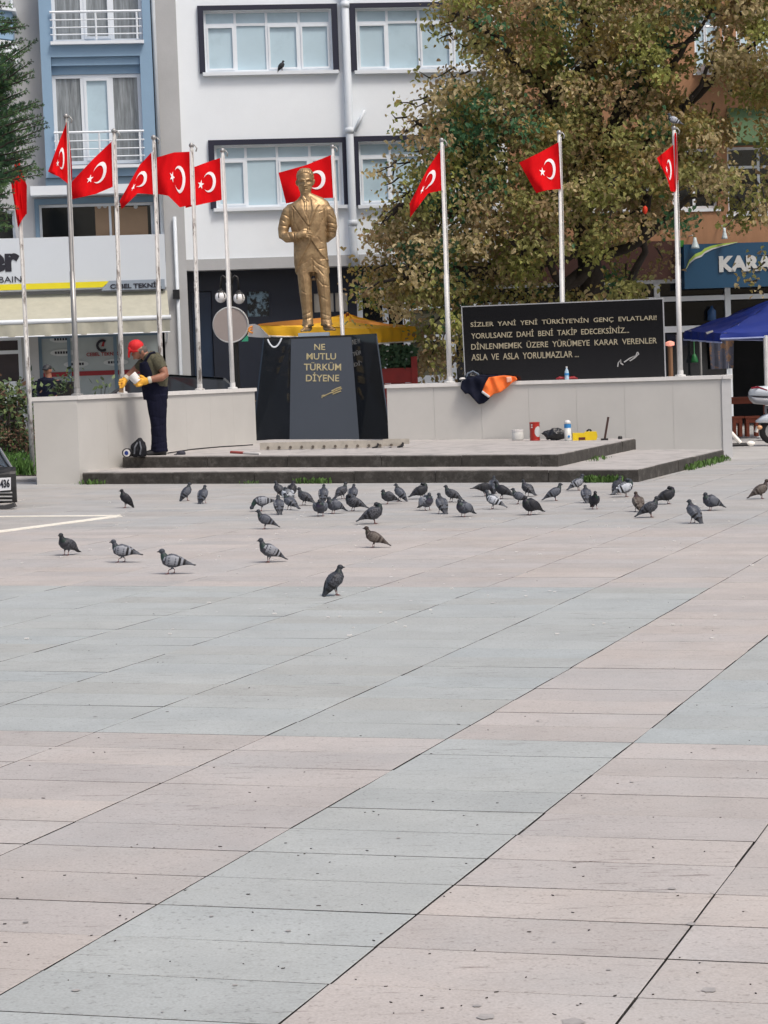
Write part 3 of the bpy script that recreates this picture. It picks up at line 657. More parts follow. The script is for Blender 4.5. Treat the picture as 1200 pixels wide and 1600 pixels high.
def window(root, rc, cols, tr, d, fm, pms, fw=0.06, sill=None, sash=(), name='window'):
    """frame with mullions (and a transom at fraction tr from the top); every pane is a mesh of its own"""
    u0, u1, w0, w1 = rc; mb = MB(); F = lambda a, b, c, e, d0, d1: fb(mb, (a, b, c, e), d0, d1)
    F(u0, u1, w1 - fw, w1, d, d + 0.07); F(u0, u1, w0, w0 + fw, d, d + 0.07); F(u0, u0 + fw, w0 + fw, w1 - fw, d, d + 0.07); F(u1 - fw, u1, w0 + fw, w1 - fw, d, d + 0.07)
    xs = [u0 + (u1 - u0) * c for c in cols]; panes = []
    wt = w1 - (w1 - w0) * tr if tr else None
    for x in xs[1:-1]: F(x - fw / 2, x + fw / 2, w0 + fw, w1 - fw, d, d + 0.066)
    for k in range(len(xs) - 1):
        a = xs[k] + (fw if k == 0 else fw / 2); b = xs[k + 1] - (fw if k == len(xs) - 2 else fw / 2)
        if wt:
            F(a, b, wt - fw / 2, wt + fw / 2, d, d + 0.06); panes.append((a, b, wt + fw / 2, w1 - fw, k)); lo = (a, b, w0 + fw, wt - fw / 2)
        else: lo = (a, b, w0 + fw, w1 - fw)
        if k in sash:
            s = fw * 0.75; a, b, c, e = lo
            F(a, b, e - s, e, d, d + 0.085); F(a, b, c, c + s, d, d + 0.085); F(a, a + s, c + s, e - s, d, d + 0.085); F(b - s, b, c + s, e - s, d, d + 0.085); lo = (a + s, b - s, c + s, e - s)
        panes.append((*lo, k))
    if sill: F(u0 - sill, u1 + sill, w0 - 0.07, w0 - 0.003, d - 0.1, d + 0.22)
    o = obj(name, mb, fm, root)
    for a, b, c, e, k in panes:
        q = MB(); fb(q, (a - 0.01, b + 0.01, c - 0.01, e + 0.01), d + 0.012, d + 0.03); obj('pane', q, pms[k % len(pms)] if isinstance(pms, list) else pms, o)
    return o
def trim(root, rc_out, rc_in, d0, d1, m, name='window_surround', open_bottom=True):
    U0, U1, W0, W1 = rc_out; u0, u1, w0, w1 = rc_in; mb = MB()
    fb(mb, (U0, U1, w1, W1), d0, d1); fb(mb, (U0, u0, W0, w1), d0, d1); fb(mb, (u1, U1, W0, w1), d0, d1)
    if not open_bottom: fb(mb, (u0, u1, W0, w0), d0, d1)
    return obj(name, mb, m, root)
GZ = -0.3
def base(px): u = FU(px, 500)[0]; p = FP(u, 0, 0); p.z = gz(p.x); return p
# ---- blue and grey apartment building -------------------------------------------------
b1 = thing('apartment_building', 'grey and pale blue apartment building with railings and a yellow striped shop sign', 'building', base(120))
L0 = FU(-260, 300)[0]; R0_ = FU(243, 300)[0]
mez = RC(62, 318, 240, 384); mezl = RC(-70, 330, 24, 386)
shop = RC(63, 521, 256, 700); shopl = RC(-120, 528, 37, 700)
obj('wall', wall_holes((L0, R0_, GZ, 16.0), [mez, mezl, shop, shopl], 0, 0.35), m_grey, b1)
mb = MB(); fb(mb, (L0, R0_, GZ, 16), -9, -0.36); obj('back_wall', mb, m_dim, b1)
# projecting blue bay
bayL, bayR = FU(66, 140, 0.5)[0], FU(240, 140, 0.5)[0]; bayB = FU(155, 276, 0.5)[1]
hl = RC(83, 88, 222, 258, 0.5); hu = RC(79, -75, 221, 64, 0.5)
obj('blue_bay', wall_holes((bayL, bayR, bayB, 16.0), [hl, hu], 0.5, 0.42), m_blue, b1)
mb = MB()
for u in (bayL, bayR): mb.add([FP(u, 0.5, bayB), FP(u, 0.0, bayB), FP(u, 0.0, 16), FP(u, 0.5, 16)], [(0, 1, 2, 3)])
fb(mb, (bayL - 0.02, bayR + 0.02, bayB - 0.16, bayB - 0.003), 0, 0.47); obj('bay_side', mb, m_blue2, b1)
mb = MB(); fb(mb, (bayL - 0.35, bayR + 0.05, bayB - 0.36, bayB - 0.165), 0.0, 0.5); obj('floor_slab', mb, m_pvc, b1)
wl_ = RC(85, 117, 222, 257, 0.2); window(b1, (hl[0], hl[1], wl_[2], wl_[3]), (0, .335, .665, 1), 0, 0.2, m_pvc, [m_lace, m_blind, m_lace], 0.075, sash=(1,))
mb = MB(); fb(mb, (hl[0] + .003, hl[1] - .003, wl_[3] + .003, hl[3] - .003), 0.1, 0.30); fb(mb, (hl[0] + .003, hl[1] - .003, hl[3] - 0.17, hl[3] - .004), 0.303, 0.42); obj('shutter_box', mb, m_blue, b1)
window(b1, hu, (0, .335, .665, 1), 0, 0.2, m_pvc, [m_lace, m_lace, m_lace], 0.075, sash=(1,))
def railing(rc, d):
    u0, u1, w0, w1 = rc; mb = MB()
    for k in (0.04, 0.5, 0.95): x = u0 + (u1 - u0) * k; mb.tube([FP(x, d, w0), FP(x, d, w1)], 0.022, 6)
    for k, r in ((1.0, 0.028), (0.72, 0.014), (0.45, 0.014), (0.2, 0.014)): mb.tube([FP(u0, d, w0 + (w1 - w0) * k), FP(u1, d, w0 + (w1 - w0) * k)], r, 6, ref=(0, 0, 1))
    obj('railing', mb, m_pvc, b1)
railing(RC(85, 206, 226, 254, 0.56), 0.56); railing(RC(78, 18, 221, 62, 0.56), 0.56)
for y in (259, 65):
    rc = RC(79, y - 1, 225, y + 4, 0.55); mb = MB(); fb(mb, rc, 0.3, 0.62); obj('sill', mb, m_pvc, b1)
# far left rounded balcony of the same building
mb = MB(); a = FU(-60, 60)[0]; b = FU(23, 60)[0]; wt, wb, wm = FU(0, 14)[1], FU(0, 108)[1], FU(0, 28)[1]
pl = [FP(a, 0, 0), FP(a, 1.1, 0), FP(b - 0.35, 1.1, 0), FP(b, 0.75, 0), FP(b, 0, 0)]
mb.prism([p + V((0, 0, wb + 0.5)) for p in pl], (0, 0, wm - wb - 0.5)); obj('balcony', mb, m_blue, b1)
mb = MB(); big = [FP(a, 0, 0), FP(a, 1.2, 0), FP(b - 0.33, 1.2, 0), FP(b + 0.08, 0.8, 0), FP(b + 0.08, 0, 0)]; mb.prism([p + V((0, 0, wm + .003)) for p in big], (0, 0, 0.07)); mb.prism([p + V((0, 0, wb)) for p in big], (0, 0, 0.45)); obj('balcony_slab', mb, m_pvc, b1)
mb = MB()
for k in (0.35, 0.75): mb.tube([p + V((0, 0, wm + 0.07 + (wt - wm + 0.35) * k)) for p in pl], 0.025, 6, ref=(0, 0, 1))
for p in pl[1:4]: mb.tube([p + V((0, 0, wm)), p + V((0, 0, wm + 0.55))], 0.025, 6)
obj('balcony_rail', mb, m_pvc, b1)
# mezzanine windows
trim(b1, RC(55, 309, 247, 384), mez, 0.0, 0.06, m_blue2)
window(b1, mez, (0, .62, 1), 0, -0.2, m_pvc, [m_dark, m_dark], 0.05)
mb = MB(); fb(mb, RC(150, 322, 180, 376, -0.33), -0.45, -0.33); fb(mb, RC(185, 325, 226, 376, -0.33), -0.45, -0.33)
for o_ in [mb]: pass
window(b1, mezl, (0, 1), 0, -0.2, m_pvc, [m_dark], 0.06)
mb = MB(); fb(mb, RC(149, 321, 178.5, 373, -0.16), -0.17, -0.162); obj('window_blind', mb, m_box, b1)
mb = MB(); fb(mb, RC(185, 323, 231, 374, -0.16), -0.17, -0.162); obj('window_blind', mb, m_box, b1)
mb = MB()
for x, y in ((155, 323), (164, 322), (212, 323)): mb.lathe(FP(*(lambda q: (q[0], -0.155, q[1]))(FU(x, y, -0.155))), [(0.045, 0), (0.045, 0.02)], 12, axis=FN)
obj('window_sticker', mb, m_silv, b1)
# shop front
m_logo = M('logo_plate', lin(186, 192, 194), 0.5, 0.05)
window(b1, (shop[0], shop[1], shop[2] + 0.4, shop[3]), (0, .245, .62, 1), 0, -0.15, m_blue2, [m_shopg], 0.07)
mb = MB(); rc = RC(70, 579, 256, 586, -0.1); fb(mb, (shop[0] + .08, shop[1] - .08, rc[2], rc[3]), -0.112, -0.105); obj('red_stripe', mb, m_inkr, b1)
sp0 = FP(0, -0.10, 0)
def ftext(s, x0, y0, x1, y1, d, m, parent, bold=0.02, ext=0.006, name='lettering'):
    u0, u1, w0, w1 = RC(x0, y0, x1, y1, d); return obj(name, text_mb(s, FP(u0, d, w0), FE, (0, 0, 1), u1 - u0, w1 - w0, ext, bold), m, parent)
ftext('CEBEL TEKNİK', 135, 548.5, 186, 556, -0.11, m_inkr, b1)
mb = MB(); c = FP(*(lambda q: (q[0], -0.105, q[1]))(FU(160, 540, -0.105))); arc = [c + FE * 0.11 * math.cos(t) + V((0, 0, 0.11 * math.sin(t))) for t in [math.radians(50 + 26 * k) for k in range(11)]]
mb.tube(arc, 0.028, 6, ref=FN); obj('emblem', mb, m_ink, b1)
mb = MB(); mb.prism([c + FE * x + V((0, 0, z)) for x, z in ((-0.03, -0.02), (0.035, -0.02), (0.05, 0.07), (0.0, 0.16), (0.01, 0.08))], FN * 0.01); obj('emblem_flame', mb, m_inkr, b1)
for x, y in ((97, 530), (98, 551), (119, 569), (181, 566)):
    u, z = FU(x, y, -0.105); mb = MB(); mb.prism([FP(u + 0.27 * math.cos(t), -0.105, z + 0.075 * math.sin(t)) for t in [k * math.pi / 8 for k in range(16)]], FN * 0.004); o = obj('window_logo', mb, m_logo, b1)
    mb = MB()
    for k in range(6): mb.box((u - 0.17 + k * 0.058, 0.1, z - 0.025), (u - 0.125 + k * 0.058, 0.108, z + 0.03), lambda uu, nd, zz: FP(uu, -nd, zz))
    obj('logo_mark', mb, m_ink, o)
window(b1, shopl, (0, .6, 1), 0.14, -0.15, m_pvc, [M('shop_curtain', lin(58, 50, 54), 0.3, 0.2, 5)], 0.08)
# sign and awning
sign = thing('shop_sign', 'long white shop sign with a yellow stripe along its bottom edge', 'sign', FP(FU(130, 450, 0.4)[0], 0.4, FU(130, 455, 0.4)[1]))
sr_ = RC(-200, 372, 259, 455, 0.5); cuts = [-200, -85, 36, 109, 182, 259]
for k in range(5):
    a = FU(cuts[k], 410, 0.5)[0] + 0.004; b = FU(cuts[k + 1], 410, 0.5)[0] - 0.004; mb = MB(); fb(mb, (a, b, sr_[2], sr_[3]), 0.05, 0.5 + rng.uniform(-.004, .004)); obj('sign_panel', mb, m_signw, sign)
ys = RC(-200, 445, 172, 455, 0.51); mb = MB(); x = ys[1]; mb.prism([FP(ys[0], 0.507, ys[2] + 0.01), FP(x - 0.16, 0.507, ys[2] + 0.01), FP(x, 0.507, ys[3]), FP(ys[0], 0.507, ys[3])], FN * 0.008); obj('yellow_stripe', mb, m_yel, sign)
gs = RC(164, 437.5, 257.5, 452.5, 0.51); mb = MB(); mb.prism([FP(gs[0] - .08, 0.507, gs[2]), FP(gs[1], 0.507, gs[2]), FP(gs[1], 0.507, gs[3]), FP(gs[0] + 0.09, 0.507, gs[3])], FN * 0.009); obj('name_plate', mb, M('sign_grey', lin(146, 158, 172), 0.4, 0.03), sign)
ftext('CEBEL TEKNİK', 172, 440.5, 253, 450, 0.522, m_ink, sign, 0.03)
ftext('er', -19, 396, 31, 425, 0.51, m_ink, sign, 0.05); ftext('OBAIN', -16, 432, 33.5, 441.5, 0.51, m_ink, sign, 0.0)
awn = thing('awning', 'faded cream shop awning with a white front pipe and hanging valance', 'awning', FP(FU(130, 500, 1.2)[0], 1.2, FU(130, 500, 1.2)[1]))
u0, u1 = FU(-200, 480, 0.8)[0], FU(263, 480, 0.8)[0]; wt = FU(130, 458, 0.3)[1]; wp = FU(130, 500, 1.5)[1]; wv = FU(130, 523, 1.5)[1]
mb = MB(); n = 40; rows = []
for j, (d, z) in enumerate(((0.3, wt), (0.9, (wt + wp) / 2 - 0.03), (1.5, wp))):
    rows.append([FP(u0 + (u1 - u0) * i / n, d, z - (0.012 * abs(math.sin(i * 0.9)) if j == 1 else 0)) for i in range(n + 1)])
for dz in (0, -0.012): 
    mb.add([p + V((0, 0, dz)) for r in rows for p in r], [(j * (n + 1) + i, j * (n + 1) + i + 1, (j + 1) * (n + 1) + i + 1, (j + 1) * (n + 1) + i) for j in range(2) for i in range(n)])
obj('awning_cloth', mb, m_awn, awn, smooth=True)
mb = MB(); mb.tube([FP(u0, 1.53, wp), FP(u1 + 0.03, 1.53, wp)], 0.05, 8, ref=(0, 0, 1)); obj('front_pipe', mb, m_pvc, awn, smooth=True)
mb = MB(); vs = []
for i in range(81):
    t = i / 80; u = u0 + (u1 - u0) * t; k = 0.02 * math.sin(i * 0.7) + 0.015 * math.sin(i * 1.9)
    vs += [FP(u, 1.55, wp - 0.05), FP(u, 1.55 + k, (wp + wv) / 2), FP(u, 1.55 + 1.6 * k, wv)]
mb.add(vs, [(3 * i + j, 3 * i + 3 + j, 3 * i + 4 + j, 3 * i + 1 + j) for i in range(80) for j in (0, 1)]); obj('valance', mb, m_awn, awn, smooth=True)
mb = MB(); mb.tube([FP(u0, 1.56, wv), FP(u1, 1.56, wv)], 0.015, 6, ref=(0, 0, 1)); obj('valance_hem', mb, m_pvc, awn)
mb = MB()
for u in (u1 - 0.05,): mb.tube([FP(u, 0.02, wt - 0.05), FP(u, 1.5, wp - 0.06)], 0.03, 6); mb.tube([FP(u, 0.02, wp - 0.5), FP(u, 1.5, wp - 0.06)], 0.022, 6)
obj('awning_arm', mb, m_pvc, awn)
# grey pilaster between the two buildings
pil = thing('corner_pilaster', 'grey rendered pilaster with a downpipe between blue and white buildings', 'pilaster', base(265))
pl_, pr_ = FU(243.5, 200, 0.1)[0], FU(273, 10, 0.1)[0]
mb = MB(); fb(mb, (pl_, pr_ + 0.02, GZ, 16), -3, 0.1); obj('pilaster', mb, m_grey, pil)
mb = MB(); u = FU(247, 200, 0.16)[0]; mb.tube([FP(u, 0.17, 3.9), FP(u, 0.17, 15)], 0.045, 8); u2 = u + 0.12; mb.tube([FP(u2 + .15, 0.17, 4.9), FP(u2 + .15, 0.17, 1.1), FP(u2 - 0.1, 0.17, 0.7)], 0.04, 8); obj('downpipe', mb, m_pipe, pil, smooth=True)
mb = MB(); fb(mb, (pl_ - 0.05, pl_ + 0.04, 4.0, 15), 0.103, 0.14); obj('flashing', mb, m_navy, pil)
mb = MB(); c = FP(u2 + 0.12, 0.2, FU(268, 460, 0.2)[1]); mb.box(c - V((.07, .05, .1)), c + V((.07, .05, .1))); obj('junction_box', mb, m_black, pil)
# ---- white building ---------------------------------------------------------------------
b2 = thing('white_building', 'white rendered building with navy framed strip windows above a dark ground floor', 'building', base(420))
W0 = FU(274, 200)[0]; W1 = FU(792, 200)[0]; wbot = FU(420, 402)[1]
outs = [(310, 8, 528, 113), (547, 4, 767, 110), (327, 217, 545, 324), (552.5, 211, 772, 319)]
ins = [(319, 15, 519, 112), (556, 11, 758, 109), (336, 225, 536, 323), (561, 219, 764, 318)]
hol = [RC(*q) for q in ins]
obj('wall', wall_holes((W0, W1, wbot, 15.5), hol, 0, 0.16), m_white, b2)
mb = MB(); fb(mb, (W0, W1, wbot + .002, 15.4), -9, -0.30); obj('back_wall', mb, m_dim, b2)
for q, h in zip(outs, hol):
    ro = RC(*q); trim(b2, ro, h, 0.003, 0.07, m_navy)
    window(b2, h, (0, .245, .49, .745, 1), 0.225, -0.14, m_pvc, [m_blind], 0.055, sash=(0, 2, 3))
    mb = MB(); fb(mb, (ro[0] + 0.06, ro[1] - 0.02, h[2] - 0.075, h[2] - 0.003), 0.0, 0.12); obj('sill', mb, m_pvc, b2)
mb = MB(); fb(mb, (W0, W1, wbot - 0.24, wbot - .003), -0.6, 0.03); obj('beam', mb, m_grey, b2)
mb = MB(); ax = [FU(538.5, 5, 0.12), FU(553.5, 405, 0.12)]; u = (ax[0][0] + ax[1][0]) / 2
mb.tube([FP(u, 0.13, 15), FP(u, 0.13, wbot + 0.1), FP(u + 0.04, 0.13, wbot - 0.25)], 0.085, 10)
for z in (4.6, 6.6, 9.3): mb.tube([FP(u, 0.13, z), FP(u, 0.13, z + 0.12)], 0.10, 10)
obj('drainpipe', mb, m_pipe, b2, smooth=True)
a = FU(554, 205, 0.14); b = FU(570, 172, 0.14); mb = MB(); mb.tube([FP(a[0], 0.14, a[1]), FP(b[0], 0.14, b[1])], 0.04, 8, ref=FN); obj('branch_pipe', mb, m_pipe, b2, smooth=True)
# ground floor, set back under the beam
g0, g1 = FU(286, 500, -0.5)[0], FU(600, 500, -0.5)[0]
obj('shopfront_wall', wall_holes((W0, W1, GZ, wbot - 0.23), [RC(383, 452, 424, 498, -0.5), RC(488, 455, 546, 490, -0.5), RC(303, 455, 335, 690, -0.5), RC(561, 447, 650, 690, -0.5)], -0.5, 0.12), m_navyw, b2)
window(b2, RC(383, 452, 424, 498, -0.5), (0, 1), 0, -0.58, m_navyw, [M('poster_glass', (0.03, 0.035, 0.04), 0.1, 0.5, 4, c2=lin(120, 145, 160), c2s=5, c2lo=0.48, c2hi=0.55)], 0.05)
window(b2, RC(488, 455, 546, 490, -0.5), (0, .35, .6, 1), 0, -0.58, m_navyw, [M('cream_panel', lin(196, 190, 178), 0.6, 0.06)], 0.04)
mb = MB(); fb(mb, RC(304, 456, 334, 690, -0.56), -0.6, -0.56); obj('door', mb, m_door, b2)
window(b2, RC(561, 447, 650, 690, -0.5), (0, .5, 1), 0, -0.6, m_pvc, [m_dark], 0.13)
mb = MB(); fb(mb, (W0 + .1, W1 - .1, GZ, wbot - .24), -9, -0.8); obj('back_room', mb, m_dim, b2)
mb = MB(); c = FP(FU(425, 408, -0.2)[0], -0.2, FU(425, 410, -0.2)[1]); mb.lathe(c, [(0.03, 0.1), (0.05, 0.02), (0.09, -0.06), (0.07, -0.14)], 10); obj('ceiling_spotlight', mb, m_black, b2)
# ---- brown building -----------------------------------------------------------------------
b3 = thing('brown_building', 'brown rendered building with a teal shop sign, mostly hidden behind the plane tree', 'building', base(1000))
X0 = FU(794, 300)[0]; X1 = FU(1420, 300)[0]; wsh = FU(1000, 438)[1]
wins = [RC(1050, 232, 1121, 326), RC(1137, 228, 1290, 332), RC(880, 236, 1016, 328), RC(1085, 20, 1123, 112), RC(1150, 14, 1300, 105), RC(880, 20, 1040, 110)]
obj('wall', wall_holes((X0, X1, wsh, 15.5), wins, 0, 0.2), m_brown, b3)
mb = MB(); fb(mb, (X0, X1, wsh + .002, 15.4), -9, -0.34); obj('back_wall', mb, m_dim, b3)
for k, rc in enumerate(wins):
    window(b3, rc, (0, .5, 1) if k != 1 else (0, .33, .66, 1), 0.0 if k > 2 else 0.3, -0.18, m_pvc, [m_dark] if k < 3 else [m_blind], 0.06, sill=0.05)
rc = RC(1137, 167, 1270, 226, 0.05); mb = MB(); mb.add([FP(rc[0], 0.02, rc[3]), FP(rc[1], 0.02, rc[3]), FP(rc[1], 0.7, rc[2]), FP(rc[0], 0.7, rc[2]), FP(rc[0], 0.02, rc[2]), FP(rc[1], 0.02, rc[2])], [(0, 1, 2, 3), (0, 3, 4), (1, 5, 2), (3, 2, 5, 4)]); obj('green_awning', mb, m_green, b3)
mb = MB(); rc = RC(1090, 92, 1300, 112, 0.05); fb(mb, (rc[0], rc[1], rc[2], rc[2] + 0.1), 0.0, 0.8)
for k in range(9): x = rc[0] + (rc[1] - rc[0]) * k / 8; mb.tube([FP(x, 0.78, rc[2]), FP(x, 0.78, rc[2] + 0.9)], 0.02, 6)
mb.tube([FP(rc[0], 0.78, rc[2] + 0.9), FP(rc[1], 0.78, rc[2] + 0.9)], 0.03, 6, ref=(0, 0, 1)); obj('balcony', mb, m_pvc, b3)
mb = MB(); fb(mb, RC(770, 380, 1064, 440, 0.05), -0.4, 0.06); obj('dark_fascia', mb, m_dkbrown, b3)
# glazed shop front
shopL, shopR, shopB, shopT = FU(630, 500, -0.3)[0], FU(1420, 500, -0.3)[0], GZ, FU(1000, 437, -0.3)[1]
zt1 = FU(1060, 467, -0.3)[1]; zt2 = FU(1060, 514, -0.3)[1]
mb = MB()
for z, h in ((shopT - 0.1, 0.1), (zt1 - 0.055, 0.11), (zt2 - 0.075, 0.14)): fb(mb, (shopL, shopR, z, z + h), -0.35, -0.26)
for x in (1027, 1137, 1262): u = FU(x, 500, -0.3)[0]; fb(mb, (u - 0.065, u + 0.065, shopB, shopT - 0.1), -0.345, -0.245)
for x in (636, 707): u = FU(x, 540, -0.3)[0]; fb(mb, (u - 0.07, u + 0.07, shopB, shopT - 0.1), -0.345, -0.245)
z = FU(670, 592, -0.3)[1]; fb(mb, (shopL, FU(712, 590, -0.3)[0], z - 0.1, z + 0.08), -0.343, -0.24)
o = obj('shopfront_frame', mb, m_pvc, b3)
xs_ = [636, 707, 800, 900, 1027, 1137, 1262, 1420]
for k in range(7):
    a, b = FU(xs_[k], 520, -0.3)[0], FU(xs_[k + 1], 520, -0.3)[0]
    for z0, z1 in ((GZ, zt2 - 0.1), (zt2 + 0.08, zt1 - 0.08), (zt1 + 0.08, shopT - 0.1)):
        if k == 5 and z0 == GZ: continue
        mb = MB(); fb(mb, (a + 0.08, b - 0.08, z0, z1), -0.32, -0.30); obj('pane', mb, m_shopw if k == 0 else m_dark, o)
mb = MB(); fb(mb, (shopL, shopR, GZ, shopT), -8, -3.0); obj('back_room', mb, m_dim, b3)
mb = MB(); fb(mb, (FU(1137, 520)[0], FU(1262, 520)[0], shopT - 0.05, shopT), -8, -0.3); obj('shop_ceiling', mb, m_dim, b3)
# things seen inside and before the shop front
mb = MB(); u, z = FU(1127, 545, -0.2); vs = []
for i in range(13): vs += [FP(u - 0.3 + 0.05 * i, -0.2 + 0.03 * math.sin(i * 1.7), z + 0.55), FP(u - 0.26 + 0.043 * i, -0.2 + 0.05 * math.sin(i * 1.7 + .5), z - 0.45)]
mb.add(vs, [(2 * i, 2 * i + 2, 2 * i + 3, 2 * i + 1) for i in range(12)]); tag(obj('shop_curtain', mb, M('patterned_cloth', lin(66, 70, 86), 0.8, 0.3, 6, c2=lin(120, 92, 70), c2s=5, c2lo=0.5, c2hi=0.56), smooth=True), 'patterned grey curtain hanging in the dark shop door beside the blue parasol', 'curtain')
u, z = FU(1112, 487, -0.15); mb = MB(); mb.lathe(FP(u, -0.15, z - 0.2), [(0.02, 0), (0.10, 0.01), (0.095, 0.22), (0.04, 0.28), (0.03, 0.33)], 12); tag(obj('water_bottle', mb, M('blue_plastic', lin(36, 74, 120), 0.5, 0.1), smooth=True), 'blue plastic container hanging behind the shop glass above the parasol', 'container')
u, z = FU(1085, 558, -0.1); mb = MB(); mb.lathe(FP(u, -0.1, z - 0.12), [(0.08, 0), (0.085, 0.03), (0.06, 0.12), (0.035, 0.18), (0.012, 0.2), (0.008, 0.5)], 12); tag(obj('bell_lamp', mb, M('green_enamel', lin(24, 104, 52), 0.5, 0.1), smooth=True), 'green bell shaped lamp hanging in the shop front right of the black board', 'lamp')
u, z = FU(1047, 545, 0.3); mb = MB(); mb.tube([FP(u, 0.3, -0.2), FP(u, 0.3, z + 0.05)], 0.055, 8); hs = thing('wooden_post', 'light wooden post with a glowing red light fixture between board and flagpole', 'post', FP(u, .3, -.2)); obj('post', mb, M('pale_wood', lin(150, 112, 84), 0.7, 0.1), hs)
mb = MB(); mb.lathe(FP(u, 0.3, z + 0.055), [(0.03, 0), (0.1, 0.02), (0.1, 0.09), (0.02, 0.12)], 10); obj('light_fixture', mb, M('fixture_pink', lin(255, 170, 150), 0.5, 0.0, emit=0.5), hs)  # glowing light fixture on top of the post
for x, yt in ((1058, 523), (1094, 528)):
    u, z = FU(x, yt, 0.2); mb = MB(); mb.tube([FP(u, 0.2, -0.2), FP(u, 0.2, z)], 0.028, 8); mb.lathe(FP(u, 0.2, -0.2), [(0.2, 0), (0.2, 0.05), (0.04, 0.07)], 12)
    tag(obj('steel_post', mb, m_steel), 'thin steel post %s' % ('just left of the flagpole with the pigeon' if x < 1060 else 'under the left corner of the blue parasol'), 'post')
# teal sign
ks = thing('shop_sign', 'teal shop sign reading KARA with a lime swoosh', 'sign', FP(FU(1200, 445, 0.3)[0], 0.3, FU(1200, 445, 0.3)[1]))
rc = RC(1069, 377, 1400, 446, 0.35); mb = MB(); fb(mb, rc, 0.065, 0.35); obj('sign_board', mb, m_teal, ks)
ftext('KARA', 1123, 399, 1208, 424, 0.352, m_silv, ks, 0.055, 0.03)
def q_(x, y): u, z = FU(x, y, 0.354); return FP(u, 0.354, z)
sw = [(1072, 420, 1.2), (1077, 409, 3), (1086, 401, 4), (1096, 397, 4.2), (1101, 392, 4), (1112, 387, 3.2), (1128, 383, 2.2), (1152, 378.5, 0.5)]
for nm, m, s0, s1, dd in (('swoosh', m_lime, -1, 0.25, 0), ('swoosh_silver', m_silv, 0.3, 1.0, 0.001)):  # lime upper part and silver lower part of the swoosh
    mb = MB(); up = [q_(x, y + s0 * w_) for x, y, w_ in sw]; lo = [q_(x, y + s1 * w_) for x, y, w_ in sw]; n = len(sw)
    mb.add(up + lo + [p + FN * 0.012 for p in up + lo], [(2 * n + i, 3 * n + i, 3 * n + i + 1, 2 * n + i + 1) for i in range(n - 1)] + [(i, i + 1, 2 * n + i + 1, 2 * n + i) for i in range(n - 1)] + [(n + i, 3 * n + i, 3 * n + i + 1, n + i + 1) for i in range(n - 1)]); obj(nm, mb, m, ks)
for x, y, lb in ((1086, 381, 'white cone lamp at the left end of the teal sign'), (1132, 366, 'small grey lamp above the middle of the teal sign')):
    u, z = FU(x, y, 0.5); mb = MB(); k = 1.0 if x < 1100 else 0.7; mb.lathe(FP(u, 0.5, z - 0.1), [(0.10 * k, 0), (0.09 * k, 0.03), (0.045 * k, 0.16), (0.03, 0.24)], 12); mb.tube([FP(u, 0.5, z + 0.12), FP(u, 0.3, z + 0.2), FP(u, 0.0, z + 0.2)], 0.012, 6); tag(obj('sign_lamp', mb, M('lamp_white', lin(190, 205, 210), 0.4, 0.05), smooth=True), lb, 'lamp', 'lamps over the teal sign')
mb = MB(); u, z = FU(1064, 381, 0.2); mb.box((u - .06, -0.3, z - .07), (u + .04, -0.07, z + .07), lambda a, b, c: FP(a, -b, c)); tag(obj('sign_box', mb, M('green_plastic', lin(50, 120, 40), 0.5, 0.1)), 'tiny green box fixed beside the left edge of the teal sign', 'box')
# ---- double globe street lamp and round sign -----------------------------------------------------
YL = 45.5
lamp = thing('street_lamp', 'black street lamp with two white globes on swan necks behind the flagpoles', 'street lamp', gxy(P(361, 600, YL).x, YL))
c0 = P(361, 470, YL); x0 = c0.x
mb = MB(); z0 = gz(x0); mb.lathe(V((x0, YL, z0)), [(0.14, 0), (0.14, 0.25), (0.07, 0.4), (0.05, 1.0), (0.045, 2.6), (0.06, 2.65), (0.045, 2.7), (0.04, P(361, 428, YL).z - z0), (0.01, P(361, 423, YL).z - z0)], 12); obj('post', mb, m_black, lamp, smooth=True)
for x, y, tx in ((345, 464, 348), (373.5, 466, 366.5)):
    c = P(x, y, YL); r = 9.2 / FPX * YL; top = P(tx, 431, YL); hook = P(x + (0.5 if x < 361 else -1.5), 440, YL)
    mb = MB(); pp = [V((x0, YL, top.z - 0.25)), V((x0 + (top.x - x0) * 0.6, YL, top.z - 0.05)), top, V(((top.x + hook.x) / 2 + (hook.x - top.x) * 0.3, YL, top.z - 0.03)), hook, V((c.x, YL, c.z + r + 0.05))]
    mb.tube(pp, [0.022, 0.024, 0.024, 0.022, 0.02, 0.02], 8); obj('swan_neck', mb, m_black, lamp, smooth=True)
    mb = MB(); mb.ball(c, r, 16, 10); gl = obj('globe', mb, m_globe, lamp, smooth=True)
    mb = MB(); mb.lathe(c, [(r * 0.75, r * 0.72), (r * 0.6, r * 0.98), (0.04, r * 1.15), (0.03, r * 1.4)], 14)
    for k in range(6): a = k * math.pi / 3 + 0.25; mb.tube([c + V((math.cos(a) * math.cos(b), math.sin(a) * math.cos(b), math.sin(b))) * (r + 0.006) for b in [math.radians(60 - 14 * q) for q in range(6)]], 0.011, 5)
    obj('globe_cage', mb, m_black, gl)
YD = 44.5; c = P(360.5, 507.5, YD); r = 27.2 / FPX * YD
rs = thing('round_sign', 'large grey round sign seen from behind, below the globe lamp', 'sign', gxy(c.x, YD))
mb = MB(); mb.lathe(c, [(0.001, -0.02), (r, -0.02), (r, 0.02), (0.001, 0.021)], 40, axis=(0.04, -1, 0)); obj('sign_disc', mb, m_disc, rs)
mb = MB(); mb.tube([c + V((math.cos(t), 0, math.sin(t))) * r + V((0, -0.015, 0)) for t in [k * math.pi / 20 for k in range(41)]], 0.016, 6); obj('rim', mb, m_silv, rs)
